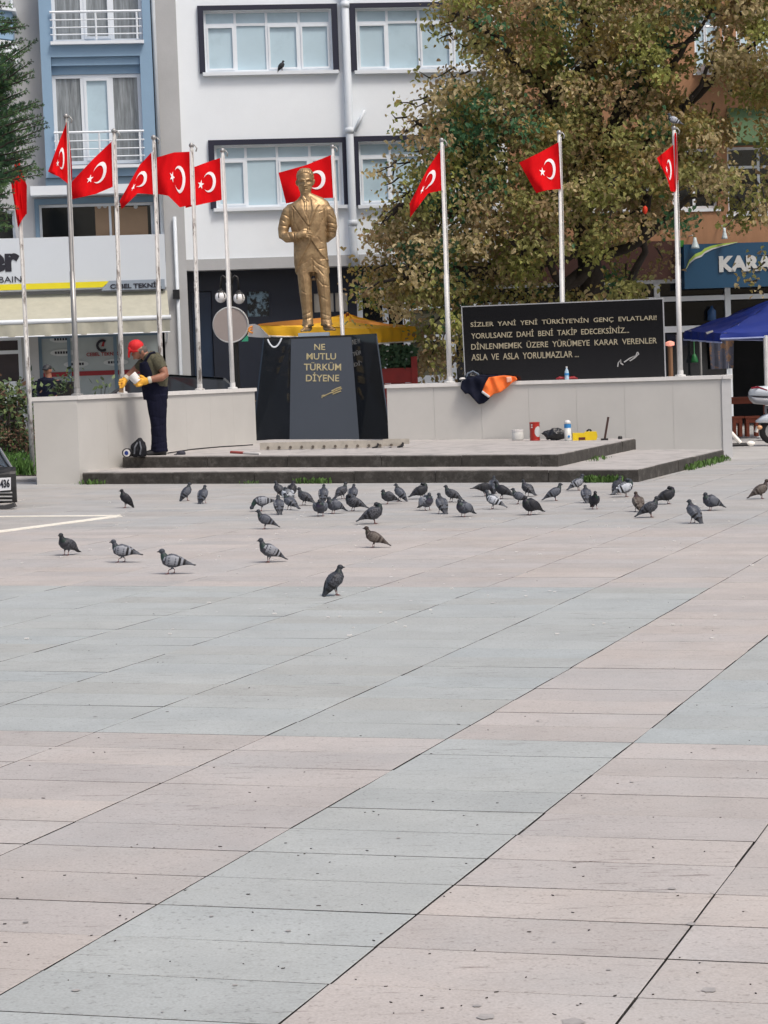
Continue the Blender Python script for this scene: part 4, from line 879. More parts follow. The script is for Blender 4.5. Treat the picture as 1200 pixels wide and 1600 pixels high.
mb = MB(); mb.tube([V((c.x + 0.1, YD + 0.06, gz(c.x))), V((c.x + 0.1, YD + 0.06, c.z + 0.3))], 0.04, 8); obj('post', mb, m_black, rs)
q = P(384, 531, YD - 0.05); mb = MB(); mb.prism([q + V((-.09, 0, -.03)), q + V((0.05, 0, -.03)), q + V((0.05, 0, 0.11))], (0, 0.01, 0)); obj('sticker', mb, M('sticker_green', lin(60, 160, 125), 0.5, 0.05), rs)
# ------------------------------------------------------------------ parasols
def parasol(name, label, peak, corners, mats, drop, pole_m, knob=None, side=((0, 1), (1, 2)), sag=0.10, hem=None, wrinkle=0.03, seed=1):
    rr = random.Random(seed); c = sum(corners, V((0, 0, 0))) / len(corners); base_ = gxy(peak.x, c.y)
    root = thing(name, label, 'parasol', base_)
    n = len(corners)
    for k in range(n):
        a, b = corners[k], corners[(k + 1) % n]; N = 12; mb = MB(); vs = []
        for i in range(N + 1):
            for j in range(N + 1):
                e = a.lerp(b, i / N); q = e.lerp(peak, j / N); s = math.sin(math.pi * j / N)
                wv = wrinkle * math.sin(i * 2.1 + j * 0.6 + k) * s + wrinkle * 0.7 * math.sin(i * 0.9 - j * 1.3 + 2 * k)
                q = q + V((0, -wv, -sag * s * (0.4 + 0.6 * math.sin(math.pi * i / N)) + wv))
                vs.append(q)
        mb.add(vs, [(i * (N + 1) + j, (i + 1) * (N + 1) + j, (i + 1) * (N + 1) + j + 1, i * (N + 1) + j + 1) for i in range(N) for j in range(N)])
        obj('canopy_panel', mb, mats[k % len(mats)], root, smooth=True)
        mb = MB(); vs = []; M_ = 24; dr = drop[k % len(drop)]
        for i in range(M_ + 1):
            e = vs_e = a.lerp(b, i / M_); o = (e - V((peak.x, peak.y, e.z))).normalized(); f = 0.03 * math.sin(i * 1.3 + k)
            vs += [e + o * 0.004, e + o * (0.02 + f) + V((0, 0, -dr * 0.5)), e + o * (0.01 + f * 1.5) + V((0, 0, -dr))]
        mb.add(vs, [(3 * i + j, 3 * i + 3 + j, 3 * i + 4 + j, 3 * i + 1 + j) for i in range(M_) for j in (0, 1)]); v_ = obj('valance', mb, mats[(k + 1) % len(mats)] if len(mats) > 2 else mats[0], root, smooth=True)
        if hem: mb = MB(); mb.tube([vs[3 * i + 2] for i in range(M_ + 1)], 0.016, 5, ref=(0, 0, 1)); obj('hem', mb, hem, v_)
        mb = MB(); mb.tube([a + V((0, 0, -0.03)), peak + V((0, 0, -0.12))], 0.014, 5); obj('rib', mb, pole_m, root)
    mb = MB(); mb.tube([base_, V((peak.x, c.y, peak.z + 0.02))], 0.035, 8); obj('pole', mb, pole_m, root)
    mb = MB(); mb.lathe(base_, [(0.3, 0), (0.3, 0.06), (0.06, 0.09), (0.05, 0.3)], 16); obj('foot', mb, m_black, root)
    mb = MB(); mb.lathe(V((peak.x, peak.y, peak.z - 0.05)), [(0.07, 0), (0.07, 0.04), (0.03, 0.07), (0.001, 0.09)], 10); obj('finial', mb, knob or mats[0], root)
    return root
pk = P(543, 491, 43.6); L_ = P(389, 508, 43.0); F_ = P(577, 514, 42.0); R2_ = P(648, 510, 43.6); B_ = V((pk.x - 0.3, 45.3, L_.z))
yp = parasol('yellow_parasol', 'wide yellow parasol behind the legs of the gold statue', pk, [L_, F_, R2_, B_], [m_yelc, m_yelc], [0.20, 0.29, 0.22, 0.2], m_wood, sag=0.12, wrinkle=0.025, hem=m_whtc)
# orange strips paint the canopy's shading; then the white corner with its mark
def fold(root, pts, m, lift=0.02, name='orange_shading'):
    mb = MB(); n = len(pts); vs = []
    for (x0, y0, x1, y1, Y0) in pts: vs += [P(x0, y0, Y0 - lift), P(x1, y1, Y0 - lift)]
    mb.add(vs, [(2 * i, 2 * i + 2, 2 * i + 3, 2 * i + 1) for i in range(n - 1)]); return obj(name, mb, m, root, smooth=True)
fold(yp, [(405, 506, 402, 508, 42.4), (440, 502, 445, 509, 42.0), (480, 498.5, 480, 508, 41.8), (520, 495, 510, 502, 41.8)], m_orgc)
fold(yp, [(545, 497, 546, 503, 41.6), (572, 500, 580, 507, 41.4), (600, 505, 608, 510, 41.6), (622, 509, 620, 511, 42.0)], m_orgc)
fold(yp, [(388, 507, 388, 526, 42.5), (398, 506, 399, 527, 42.3), (405, 509, 409, 527.5, 42.2), (414, 520, 424, 528, 42.1)], m_whtc, 0.05, 'white_corner')
q = P(396, 515, 42.35); mb = MB(); mb.tube([q + V((0.09 * math.cos(t), -0.02, 0.06 * math.sin(t))) for t in [k * math.pi / 7 for k in range(12)]], 0.02, 5); mb.tube([q + V((-0.09, -.02, 0)), q + V((0.1, -.02, 0.03))], 0.016, 5); obj('corner_mark', mb, m_orgc, yp)
pk = P(1222, 461, 42.3); L_ = P(1070, 517, 42.6); F_ = P(1127, 521, 40.8); R2_ = P(1372, 512, 42.2); B_ = V((pk.x + 0.2, 44.3, F_.z))
bp_ = parasol('blue_parasol', 'large royal blue parasol at the right edge in front of the shop', pk, [L_, F_, R2_, B_], [m_bluec], [0.17, 0.10, 0.15, 0.15], m_pole, knob=M('red_knob', lin(170, 40, 30), 0.5, 0.05), hem=M('blue_hem', lin(150, 160, 200), 0.7, 0.05), sag=0.06, wrinkle=0.02, seed=3)
q = [P(1101, 519.5, 41.5), P(1112, 516, 41.2), P(1113, 518.5, 41.15), P(1103, 522.5, 41.4)]; mb = MB(); mb.prism([p + V((0, -0.14, 0)) for p in q], (0, 0.01, 0)); obj('logo_patch', mb, m_whtc, bp_)
u, z = FU(1199, 600, 4); mb = MB(); pb0 = gxy(P(1198.5, 600, 41.2).x, 41.2); mb.tube([pb0, P(1196, 524, 41.2)], 0.045, 8); mb.lathe(pb0, [(0.22, 0), (0.22, 0.05), (0.05, 0.08)], 12); tag(obj('steel_post', mb, m_pole), 'white post under the edge of the blue parasol behind the scooter top box', 'post')

# ------------------------------------------------------------------ trees
LEAFC = {'olive': (0.31, 0.305, 0.11), 'tan': (0.52, 0.43, 0.24), 'brown': (0.36, 0.26, 0.14), 'green': (0.085, 0.20, 0.095), 'lime': (0.35, 0.37, 0.11), 'ochre': (0.37, 0.285, 0.10), 'dgreen': (0.06, 0.125, 0.065)}
def leaf_mat(k, c):
    m, (t, N, b, *_) = mat('leaf_' + k, c, 0.55, 0.25, 3.5, spec=0.35)
    tr = N.new('ShaderNodeBsdfTranslucent'); mx = N.new('ShaderNodeMixShader'); mx.inputs[0].default_value = 0.42
    t.links.new(b.inputs['Base Color'].links[0].from_socket, tr.inputs[0]); t.links.new(b.outputs[0], mx.inputs[1]); t.links.new(tr.outputs[0], mx.inputs[2]); t.links.new(mx.outputs[0], N['Material Output'].inputs[0]); return m
LM = {k: leaf_mat(k, c) for k, c in LEAFC.items()}; LK = list(LEAFC)
def poly_in(x, y, pl):
    c = False; j = len(pl) - 1
    for i in range(len(pl)):
        if (pl[i][1] > y) != (pl[j][1] > y) and x < (pl[j][0] - pl[i][0]) * (y - pl[i][1]) / (pl[j][1] - pl[i][1]) + pl[i][0]: c = not c
        j = i
    return c
def leaf_geo(p, d, n, s, r):
    """a lobed, slightly folded leaf: d along the midrib, n its face"""
    t = d.cross(n); f = r.uniform(0.05, 0.35) * s; dn = n * f
    wd = r.uniform(0.30, 0.42); k = r.uniform(-.12, .12); v = [p, p + d * s * 0.28 + t * s * wd * .85 + dn, p + d * s * (0.68 + k) + t * s * wd * .8 + dn * 0.8, p + d * s - n * s * .15, p + d * s * (0.68 - k) - t * s * wd * .8 + dn * 0.8, p + d * s * 0.28 - t * s * wd * .85 + dn]
    return v, [(0, 1, 2, 3), (0, 3, 4, 5)]
CROWN = [(715, -160), (700, 0), (704, 25), (740, 55), (756, 95), (792, 118), (725, 126), (692, 134), (672, 152), (660, 180), (645, 205), (634, 222), (640, 250), (648, 285), (640, 308), (622, 335), (602, 355), (590, 380), (576, 402), (572, 430), (574, 455), (600, 474), (628, 488), (650, 508), (656, 535), (668, 562), (700, 580), (730, 560), (760, 545), (860, 540), (930, 520), (985, 470), (1020, 440), (1045, 392), (1062, 348), (1110, 335), (1145, 345), (1175, 350), (1230, 335), (1330, 300), (1400, -160)]
HOLES = [(1103, 45, 20), (1098, 100, 15), (1112, 155, 26), (1150, 60, 14), (1172, 195, 24), (1150, 250, 17), (1165, 300, 15), (1085, 300, 18), (905, 430, 26), (870, 425, 22), (965, 405, 16), (1002, 305, 12), (785, 450, 16), (700, 545, 12), (650, 175, 9), (1165, 215, 20), (1190, 270, 18), (950, 160, 13), (915, 105, 10), (930, 45, 11), (1045, 130, 10), (985, 185, 10), (1000, 400, 20), (1040, 365, 12)]
rt = random.Random(11); YT = 42.5
leaves = MB(); clumps = []
tries = 0
while len(clumps) < 1060 and tries < 60000:
    tries += 1
    x = rt.uniform(560, 1330); y = rt.uniform(-150, 590)
    if not poly_in(x, y, CROWN): continue
    if any((x - a) ** 2 + (y - b) ** 2 < (c * 1.55) ** 2 for a, b, c in HOLES): continue
    edge = x < 640
    Y = YT + rt.uniform(-2.2, 2.4) * (0.6 if edge else 1.0)
    if y > 400 and x > 720: Y = YT + rt.uniform(-1.4, 2.2)
    clumps.append((P(x, y, Y), x, y))
stray = [(672, 30), (690, 38), (700, 52), (712, 64), (685, 62), (722, 72), (668, 48), (730, 50), (650, 168), (636, 190), (628, 205), (616, 222), (630, 236), (612, 248), (622, 262), (604, 276), (620, 288), (632, 300), (598, 262), (586, 268), (612, 318), (600, 330), (592, 345), (735, 84), (700, 108), (715, 115), (680, 122), (612, 178), (640, 158), (566, 458), (585, 425), (655, 112), (590, 270), (583, 348), (1165, 440), (1175, 452), (1150, 345), (1185, 400), (1130, 355), (1170, 420), (690, 570), (740, 575), (1015, 350), (610, 300), (600, 290), (625, 160), (575, 505)]
def leaf_kind(x, y, r):
    nz = mnoise.noise(V((x / 70, y / 60, 3.1))) + 0.25 * max(0, 1 - ((x - 640) / 90) ** 2 - ((y - 400) / 90) ** 2); n2 = mnoise.noise(V((x / 45, y / 45, 9.7)))
    gp = max(0, 1 - ((x - 730) ** 2 / 110 ** 2 + (y - 235) ** 2 / 120 ** 2)) * 1.3 + max(0, 1 - ((x - 690) ** 2 / 70 ** 2 + (y - 420) ** 2 / 120 ** 2)) * 0.8 + max(0, 1 - ((x - 590) ** 2 / 30 ** 2 + (y - 455) ** 2 / 40 ** 2))
    q = r.random()
    if q < 0.62 * gp + n2 * 0.3: return r.choice(['green', 'dgreen', 'green', 'lime', 'olive'])
    if nz > 0.12: return r.choice(['brown', 'tan', 'tan', 'ochre', 'tan'])
    if nz < -0.12: return r.choice(['olive', 'lime', 'lime', 'ochre', 'olive'])
    return r.choice(['olive', 'tan', 'olive', 'ochre', 'tan', 'olive', 'brown', 'lime'])
def leaf_clump(c, x, y, n, rad, smin=0.065, smax=0.128):
    own = leaf_kind(x, y, rt); oth = rt.choice(['tan', 'olive', 'olive', 'ochre', 'brown'])
    for k in range(n):
        o = V((rt.gauss(0, rad), rt.gauss(0, rad), rt.gauss(0, rad * 0.72))); p = c + o
        d = V((rt.uniform(-1, 1), rt.uniform(-1, .6), rt.uniform(-1.2, 0.1))).normalized(); nn = V((rt.uniform(-.6, .7), rt.uniform(-1, .1), rt.uniform(0.25, 1.1))); nn = (nn - d * nn.dot(d)).normalized()
        v, f = leaf_geo(p, d, nn, rt.uniform(smin, smax), rt); q = rt.random(); leaves.add(v, f, LK.index(own if q < .72 else oth if q < .88 else leaf_kind(x + o.x * 80, y - o.z * 80, rt)))
for c, x, y in clumps: leaf_clump(c, x, y, rt.randint(64, 106), rt.uniform(0.14, 0.27))
strays = []
for x, y in stray: c = P(x, y, YT - 1.2 + rt.uniform(-.4, .4)); strays.append(c); leaf_clump(c, x, y, rt.randint(7, 15), 0.13)
tb = gxy(P(925, 600, YT).x, YT + 0.6)
plane = thing('plane_tree', 'big plane tree with browning autumn leaves behind the black inscribed board', 'tree', tb)
mb = MB(); k1 = P(925, 440, YT + .6); mb.tube([tb, tb.lerp(k1, 0.5) + V((0.05, 0, 0)), k1, P(910, 330, YT + .8), P(930, 200, YT + .9), P(915, 40, YT + 1), P(925, -120, YT + 1)], [0.34, 0.27, 0.24, 0.2, 0.16, 0.12, 0.06], 10); obj('trunk', mb, m_bark, plane, smooth=True)
limbs = [((970, 480), (1004, 395), (1014, 325), (1022, 268)), ((1022, 268), (1040, 215), (1062, 180), (1082, 150)), ((912, 345), (780, 290), (690, 200), (650, 190)), ((918, 380), (820, 430), (700, 420), (600, 440)), ((925, 240), (1000, 150), (1060, 90), (1110, 20)), ((915, 330), (1000, 240), (1075, 160), (1125, 85)), ((918, 300), (860, 160), (780, 60), (710, 20)), ((925, 400), (1000, 380), (1080, 310), (1180, 280)), ((925, 420), (860, 470), (760, 500), (690, 540)), ((1075, 160), (1130, 110), (1190, 60), (1260, 30)), ((912, 330), (960, 175), (990, 135), (1030, 60)), ((780, 290), (700, 330), (630, 320), (600, 350)), ((860, 170), (900, 110), (1000, 80), (1090, 60)), ((1000, 380), (1010, 330), (1008, 300), (1000, 280)), ((925, 420), (880, 440), (850, 400), (800, 380))]
mb = MB(); tips = []
for q in limbs:
    z = [YT + 0.6 - 0.6 * i + rt.uniform(-.3, .2) for i in range(4)]; r0 = 0.12 if q[0][0] < 950 else 0.09
    pts = [P(x, y, zz) for (x, y), zz in zip(q, z)]; pp = []
    for i in range(3):
        for t in (0, 0.33, 0.66): pp.append(pts[i].lerp(pts[i + 1], t) + V((rt.uniform(-.06, .06), rt.uniform(-.1, .1), rt.uniform(-.06, .06))))
    pp.append(pts[3]); mb.tube(pp, [r0 * (1 - 0.085 * i) for i in range(10)], 7); tips += pp[2:]
obj('limbs', mb, m_bark, plane, smooth=True)
mb = MB()
for k_, c in enumerate([c for c, x, y in clumps[:300]] + strays):
    t = min(tips, key=lambda q: (q - c).length) if k_ < 300 else c + V((rt.uniform(.15, .4), .1, rt.uniform(-.1, .25)))
    if (t - c).length > 0.9: t = c + (t - c).normalized() * 0.5 + V((0, 0, 0.25))
    mid = t.lerp(c, 0.5) + V((rt.uniform(-.1, .1), rt.uniform(-.1, .1), rt.uniform(-.12, .02)))
    mb.tube([t, mid, c], [0.022, 0.014, 0.006], 4)
obj('twigs', mb, m_bark, plane, kind='stuff')
o = obj('crown', leaves, [LM[k] for k in LK], plane, kind='stuff')
mb = MB(); q = P(1008, 328, YT - 1.6); mb.ball(q, (0.05, 0.05, 0.08), 8, 5); tag(obj('red_lantern', mb, M('lantern_red', lin(225, 60, 30), 0.5, 0.05), smooth=True), 'small red lantern hanging in the plane tree left of the rightmost flag', 'lantern')

# conifer at the left edge: drooping feathery sprays
m_con = M('conifer_green', (0.030, 0.080, 0.035), 0.7, 0.5, 5); m_con2 = M('conifer_tip', (0.075, 0.15, 0.048), 0.7, 0.3, 5)
YC = 29.0; ctr = gxy(P(-70, 600, YC).x, YC)
con = thing('conifer', 'dark green conifer reaching in from the left edge in front of the balconies', 'tree', ctr)
mb = MB(); mb.tube([ctr, ctr + V((0.05, 0, 3)), ctr + V((0, 0, 7.5))], [0.2, 0.15, 0.03], 10); obj('trunk', mb, m_bark, con, smooth=True)
rc_ = random.Random(5); fol = MB(); wood = MB()
def spray(a, b, wd):
    """a branch from a to b carrying flat needle fans"""
    L = (b - a).length; n = int(L / 0.035); d = (b - a).normalized(); sidev = d.cross(V((0, 1, 0.25))).normalized()
    wood.tube([a, a.lerp(b, 0.5) + V((0, 0, 0.05)), b], [0.02, 0.012, 0.004], 4)
    for k in range(n):
        t = (k + rc_.random()) / n; p = a.lerp(b, t) + V((0, 0, 0.05 * math.sin(math.pi * t))); env = wd * (1.15 - t) ** 0.7 * min(1, t * 5 + 0.25)
        for s in (-1, 1):
            dr = (d * rc_.uniform(0.6, 1.2) + sidev * s * rc_.uniform(0.3, 0.95) + V((rc_.uniform(-.2, .2), rc_.uniform(-.7, .7), rc_.uniform(-.25, .15)))).normalized(); l = env * rc_.uniform(0.5, 1.1); w2 = dr.cross(V((rc_.uniform(-.4, .4), 1, rc_.uniform(-.4, .4)))).normalized() * l * 0.12
            mi = 1 if rc_.random() < 0.12 + 0.45 * t * t else 0
            fol.add([p, p + dr * l * 0.45 + w2, p + dr * l, p + dr * l * 0.45 - w2], [(0, 1, 2, 3)], mi)
            for q in (0.35, 0.6):
                for s2 in (-1, 1):
                    e = (dr + w2.normalized() * s2 * 0.9).normalized(); b0 = p + dr * l * q; l2 = l * 0.42; w3 = e.cross(V((0.2, 1, 0.1))).normalized() * l2 * 0.13
                    fol.add([b0, b0 + e * l2 * 0.5 + w3, b0 + e * l2, b0 + e * l2 * 0.5 - w3], [(0, 1, 2, 3)], mi)
sprs = [((-60, 60), (45, 40)), ((-60, 95), (40, 62)), ((-60, 150), (58, 62)), ((-40, 170), (50, 95)), ((-60, 180), (52, 112)), ((-50, 190), (44, 143)), ((-60, 215), (70, 163)), ((-50, 235), (66, 180)), ((-50, 250), (75, 198)), ((-60, 265), (62, 212)), ((-60, 280), (60, 232)), ((-60, 290), (46, 246)), ((-60, 300), (68, 272)), ((-60, 310), (60, 262)), ((-60, 330), (30, 325)), ((-60, 320), (22, 300)), ((-60, 345), (18, 335)), ((-60, 40), (30, 30)), ((-70, 20), (18, 10)), ((-60, 130), (30, 120)), ((-60, 75), (20, 95)), ((-60, 230), (40, 225))]
for (x0, y0), (x1, y1) in sprs: 
    for q in range(3): spray(P(x0, y0 + rc_.uniform(-12, 12), YC + rc_.uniform(-.3, .3)), P(x1 + rc_.uniform(-14, 2) * q, y1 + rc_.uniform(-10, 14) * q, YC + rc_.uniform(-.5, .5)), rc_.uniform(0.14, 0.21))
for k in range(90):
    y = rc_.uniform(-180, 335); x1 = rc_.uniform(-40, 12 + 18 * (y > 120)); spray(P(-70 + rc_.uniform(-10, 10), y + 30, YC + rc_.uniform(-.5, .5)), P(x1, y + rc_.uniform(-25, 25), YC + rc_.uniform(-.9, .9)), rc_.uniform(0.15, 0.24))
for k in range(120):
    a = rc_.uniform(0, 6.28); h = rc_.uniform(1.6, 7); b = ctr + V((0, 0, h)); spray(b, b + V((-abs(math.cos(a)) * 1.1, math.sin(a) * 1.1, rc_.uniform(-.3, .3))), 0.22)
obj('branches', wood, m_bark, con, kind='stuff'); obj('foliage', fol, [m_con, m_con2], con, kind='stuff')

# bush and planted strip at the left edge
m_lf1 = M('shrub_leaf', (0.12, 0.17, 0.06), 0.55, 0.35, 6); m_lf2 = M('shrub_leaf_dark', (0.04, 0.075, 0.028), 0.6, 0.3, 6); m_lf3 = M('shrub_twig_brown', (0.13, 0.075, 0.045), 0.8, 0.3, 6)
def bush(label, pts, n, rad, seed, mix_=(0.5, 0.35, 0.15), smin=0.07, smax=0.15, name='bush'):
    r = random.Random(seed); b = pts[len(pts) // 2]; root = thing(name, label, 'bush', gxy(b.x, b.y)); mb = MB(); st = MB()
    for c in pts:
        st.tube([gxy(c.x, c.y), gxy(c.x, c.y).lerp(c, 0.5) + V((r.uniform(-.1, .1), 0, 0)), c], [0.015, 0.01, 0.005], 5)
        for k in range(n):
            p = c + V((r.gauss(0, rad), r.gauss(0, rad), r.gauss(0, rad))); d = V((r.uniform(-1, 1), r.uniform(-1, 1), r.uniform(-.4, 1))).normalized(); nn = V((r.uniform(-1, 1), r.uniform(-1, .3), r.uniform(-.2, 1))); nn = (nn - d * nn.dot(d)).normalized(); q = r.random(); s = r.uniform(smin, smax)
            t = d.cross(nn); mb.add([p, p + d * s * .4 + t * s * .25, p + d * s, p + d * s * .4 - t * s * .25], [(0, 1, 2, 3)], 0 if q < mix_[0] else 1 if q < mix_[0] + mix_[1] else 2)
    obj('stems', st, m_bark, root); obj('foliage', mb, [m_lf1, m_lf2, m_lf3], root, kind='stuff'); return root
bush('leafy light green bush at the left edge beside the leftmost flagpole', [P(rt.uniform(-40, 46), rt.uniform(608, 690), 35.3 + rt.uniform(-.4, .4)) for k in range(34)], 40, 0.12, 4)
bush('low brown twiggy hedge under the green bush at the left edge', [P(rt.uniform(-30, 52), rt.uniform(676, 698), 34.8 + rt.uniform(-.2, .2)) for k in range(16)], 30, 0.1, 8, (0.1, 0.25, 0.65), 0.05, 0.1)
bush('thin leafy shrub poking over the end of the left wall', [P(x, y, 33.6) for x, y in ((84, 606), (92, 600), (98, 603), (104, 592), (108, 598), (112, 588), (90, 608), (165, 600), (158, 606))], 9, 0.07, 9, (0.75, 0.25, 0.0), 0.07, 0.13)
gp0 = gxy(-6.2, 31.0)
mb = MB(); pl = [GP(-60, 747), GP(57, 747), GP(57, 712), GP(-60, 712)]; mb.prism([p + V((0, 0, -.01)) for p in pl], (0, 0, 0.05)); structure('planting_bed', mb, M('soil', (0.05, 0.042, 0.03), 0.95, 0.4, 8, 0.01, 20))
mb = MB(); pl = [GP(-80, 754), GP(59, 753), GP(59, 747.5), GP(-80, 748)]; mb.prism([p + V((0, 0, -.02)) for p in pl], (0, 0, 0.055)); structure('bed_kerb', mb, m_tread)
mb = MB(); pl = [GP(-80, 712), GP(57, 711), GP(57, 707), GP(-80, 708)]; mb.prism([p + V((0, 0, -.02)) for p in pl], (0, 0, 0.12)); structure('bed_kerb', mb, m_tread)
mb = MB(); r = random.Random(2); A_, B2_, C_ = GP(-60, 747), GP(57, 747), GP(57, 712)
for k in range(3800):
    p = A_ + (B2_ - A_) * r.random() + (C_ - B2_) * r.random() + V((0, 0, 0.04)); h = r.uniform(0.10, 0.30); a = r.uniform(0, 6.28); l = V((math.cos(a), math.sin(a), 0)); s = V((-l.y, l.x, 0)) * r.uniform(0.008, 0.02)
    mb.add([p - s, p + s, p + l * h * 0.3 + V((0, 0, h * .7)) + s * .6, p + l * h * 0.6 + V((0, 0, h))], [(0, 1, 2, 3)])
obj('grass', mb, m_grass, kind='stuff')
mb = MB()
for k in range(14):
    p = P(r.uniform(18, 50), r.uniform(716, 736), 33.2); t = r.uniform(0, 3); mb.add([p + V((0.06 * math.cos(t + q) * (1 if q % 2 else .5), 0.02 * q, 0.05 * math.sin(t + q))) for q in range(4)], [(0, 1, 2, 3)])
obj('fallen_leaves', mb, m_cope, kind='stuff')

# ------------------------------------------------------------------ vehicles
def car(label, loc, head, paint, L=4.2, W=1.74, H=1.45, name='parked_car', face='front'):
    """built along +x, then turned; lofted body, cabin with glazed sides, wheels, lamps, plate"""
    root = thing(name, label, 'car', loc); R = Matrix.Rotation(head, 3, 'Z'); T = lambda x, y, z: V(loc) + R @ V((x, y, z))
    prof = [(-L / 2, 0.42, 0.72, 0.80), (-L / 2 + 0.12, 0.25, 0.90, 0.93), (-L / 2 + 0.6, 0.2, 0.95, 1.0), (0, 0.18, 0.95, 1.0), (L / 2 - 1.0, 0.2, 0.92, 1.0), (L / 2 - 0.35, 0.2, 0.80, 0.97), (L / 2 - 0.08, 0.2, 0.68, 0.88), (L / 2, 0.26, 0.55, 0.78)]
    rs = []
    for x, z0, z1, k in prof:
        y = W / 2 * k; rs.append([T(x, a * y, b) for a, b in ((-0.86, z0), (0.86, z0), (1, z0 + 0.15), (1.0, z1 - 0.16), (0.90, z1 - .02), (0.5, z1 + 0.02), (-0.5, z1 + 0.02), (-0.90, z1 - .02), (-1.0, z1 - 0.16), (-1, z0 + 0.15))])
    mb = MB(); mb.rings(rs); obj('body', mb, paint, root, smooth=True)
    rs = []
    for x, z, k in ((-L / 2 + 0.25, 0.93, 0.9), (-L / 2 + 0.7, H - 0.1, 0.74), (-0.4, H, 0.74), (0.35, H - 0.06, 0.74), (L / 2 - 1.05, 0.93, 0.88)):
        y = W / 2 * k; rs.append([T(x, a * y, b) for a, b in ((-1.14, 0.9), (1.14, 0.9), (1, z - 0.05), (0.85, z), (-0.85, z), (-1, z - 0.05))])
    mb = MB(); mb.rings(rs); obj('cabin_glass', mb, m_carg, root)
    mb = MB(); y = W / 2 * 0.72; mb.add([T(-L / 2 + 0.72, -y, H - 0.085), T(-L / 2 + 0.72, y, H - 0.085), T(-0.4, y, H + 0.015), T(-0.4, -y, H + 0.015), T(0.33, y, H - 0.045), T(0.33, -y, H - 0.045)], [(0, 3, 2, 1), (3, 5, 4, 2)]); obj('roof', mb, paint, root, smooth=True)
    for sx in (-1, 1):
        for sy in (-1, 1):
            mb = MB(); c = T(sx * L * 0.31, sy * (W / 2 - 0.1), 0.31); mb.lathe(c - (R @ V((0, 0.1, 0))), [(0.2, 0), (0.29, 0.01), (0.31, 0.05), (0.31, 0.16), (0.29, 0.2), (0.2, 0.2)], 20, axis=R @ V((0, 1, 0))); wh = obj('wheel', mb, m_tyre, root, smooth=True)
            mb = MB(); mb.lathe(c - (R @ V((0, 0.105, 0))), [(0.001, 0), (0.19, 0.0), (0.19, 0.21), (0.001, 0.21)], 14, axis=R @ V((0, 1, 0))); obj('rim', mb, m_steel, wh)
    for sy in (-1, 1):
        mb = MB(); c = T(L / 2 - 0.12, sy * (W / 2 - 0.30), 0.64); mb.ball(c, (0.09, 0.15, 0.06), 10, 6); obj('headlight', mb, m_silv, root, smooth=True)
        mb = MB(); c = T(-L / 2 + 0.08, sy * (W / 2 - 0.2), 0.8); mb.ball(c, (0.06, 0.12, 0.08), 8, 5); obj('tail_light', mb, m_inkr, root, smooth=True)
        mb = MB(); c = T(0.55, sy * (W / 2 + 0.06), 0.98); mb.ball(c, (0.06, 0.09, 0.06), 8, 5); obj('mirror', mb, paint, root, smooth=True)
    return root, T
yc = 41.0; xc = P(235, 600, yc).x
car('dark parked car behind the left wall, roof showing behind the painter', gxy(xc, yc), math.radians(184), m_car)
# black car entering the frame at far left; its front faces the viewer
yv = 26.6; xr = P(24, 760, 24.9).x
m_lampd = M('lamp_dark', (0.03, 0.03, 0.035), 0.2, 0.1)
cl, T = car('black car cut by the left edge, showing its white number plate', gxy(xr - 2.4, yv + 0.05), math.radians(-22), m_car, L=3.5, W=1.5, H=1.40)
yfr = 24.78
def FX(px, py, Y=yfr): return P(px, py, Y)
mb = MB(); a, b = FX(-75, 735), FX(21.5, 735); zt, zl = FX(10, 737).z, FX(10, 786).z
prof = [(0, zl), (-0.03, zl + 0.05), (-0.04, (zl + zt) / 2), (-0.02, zt - 0.03), (0.08, zt), (0.5, zt + 0.05), (0.5, zl)]
mb.rings([[V((x, yfr + (d if d < 0 else d * kd) + e, z)) for d, z in prof] for x, e, kd in ((a.x, 0.25, 1), (a.x + 0.2, 0.02, 1), (b.x - 0.22, 0.0, .5), (b.x - 0.05, 0.03, .12), (b.x + 0.01, 0.07, 0.02))]); obj('front_bumper', mb, M('bumper_black', (0.014, 0.014, 0.015), 0.4, 0.1), cl, smooth=False)
for k, y in enumerate((770, 776, 782)):
    mb = MB(); p = FX(-90, y, yfr - 0.035); q = FX(19, y, yfr - 0.03); mb.tube([p, q], 0.012, 6, ref=(0, 0, 1)); obj('grille_bar', mb, m_steel, cl)
mb = MB(); p, q = FX(-20, 792, yfr - 0.12), FX(26, 789, yfr - 0.05); mb.prism([FX(-60, 800, yfr), FX(5, 797, yfr), FX(27, 791, yfr), FX(23, 785, yfr), FX(8, 789, yfr), FX(-60, 792, yfr)], (0, -0.10, 0)); obj('lower_lip', mb, M('lip_grey', (0.05, 0.05, 0.053), 0.35, 0.1), cl)
mb = MB(); pp = [FX(-36, 770, yfr - 0.052), FX(17, 765.5, yfr - 0.05), FX(17, 746, yfr - 0.05), FX(-36, 748.5, yfr - 0.052)]; mb.prism(pp, (0, -0.008, 0)); pl_o = obj('number_plate', mb, m_platew, cl)
a, b = FX(-9, 763.2, yfr - 0.061), FX(15.5, 761.5, yfr - 0.061); obj('plate_characters', text_mb('U 436', a, b - a, (0, 0, 1), (b - a).length, 0.095, 0.003, 0.04), m_ink, pl_o)
mb = MB(); mb.prism([FX(-60, 716, yfr + .2), FX(9, 731, yfr + .2), FX(16, 736, yfr + .2), FX(-60, 738, yfr + .2)], (0, 0.1, 0)); obj('headlight', mb, M('lamp_glass', (0.10, 0.105, 0.12), 0.1, 0.2), cl)
mb = MB(); vs = [FX(-75, 690, yfr + 1.0), FX(-75, 737, yfr + .1), FX(3, 705, yfr + 1.0), FX(22, 736.5, yfr + .15)]; mb.add(vs, [(0, 1, 3, 2)]); obj('bonnet', mb, m_car, cl)
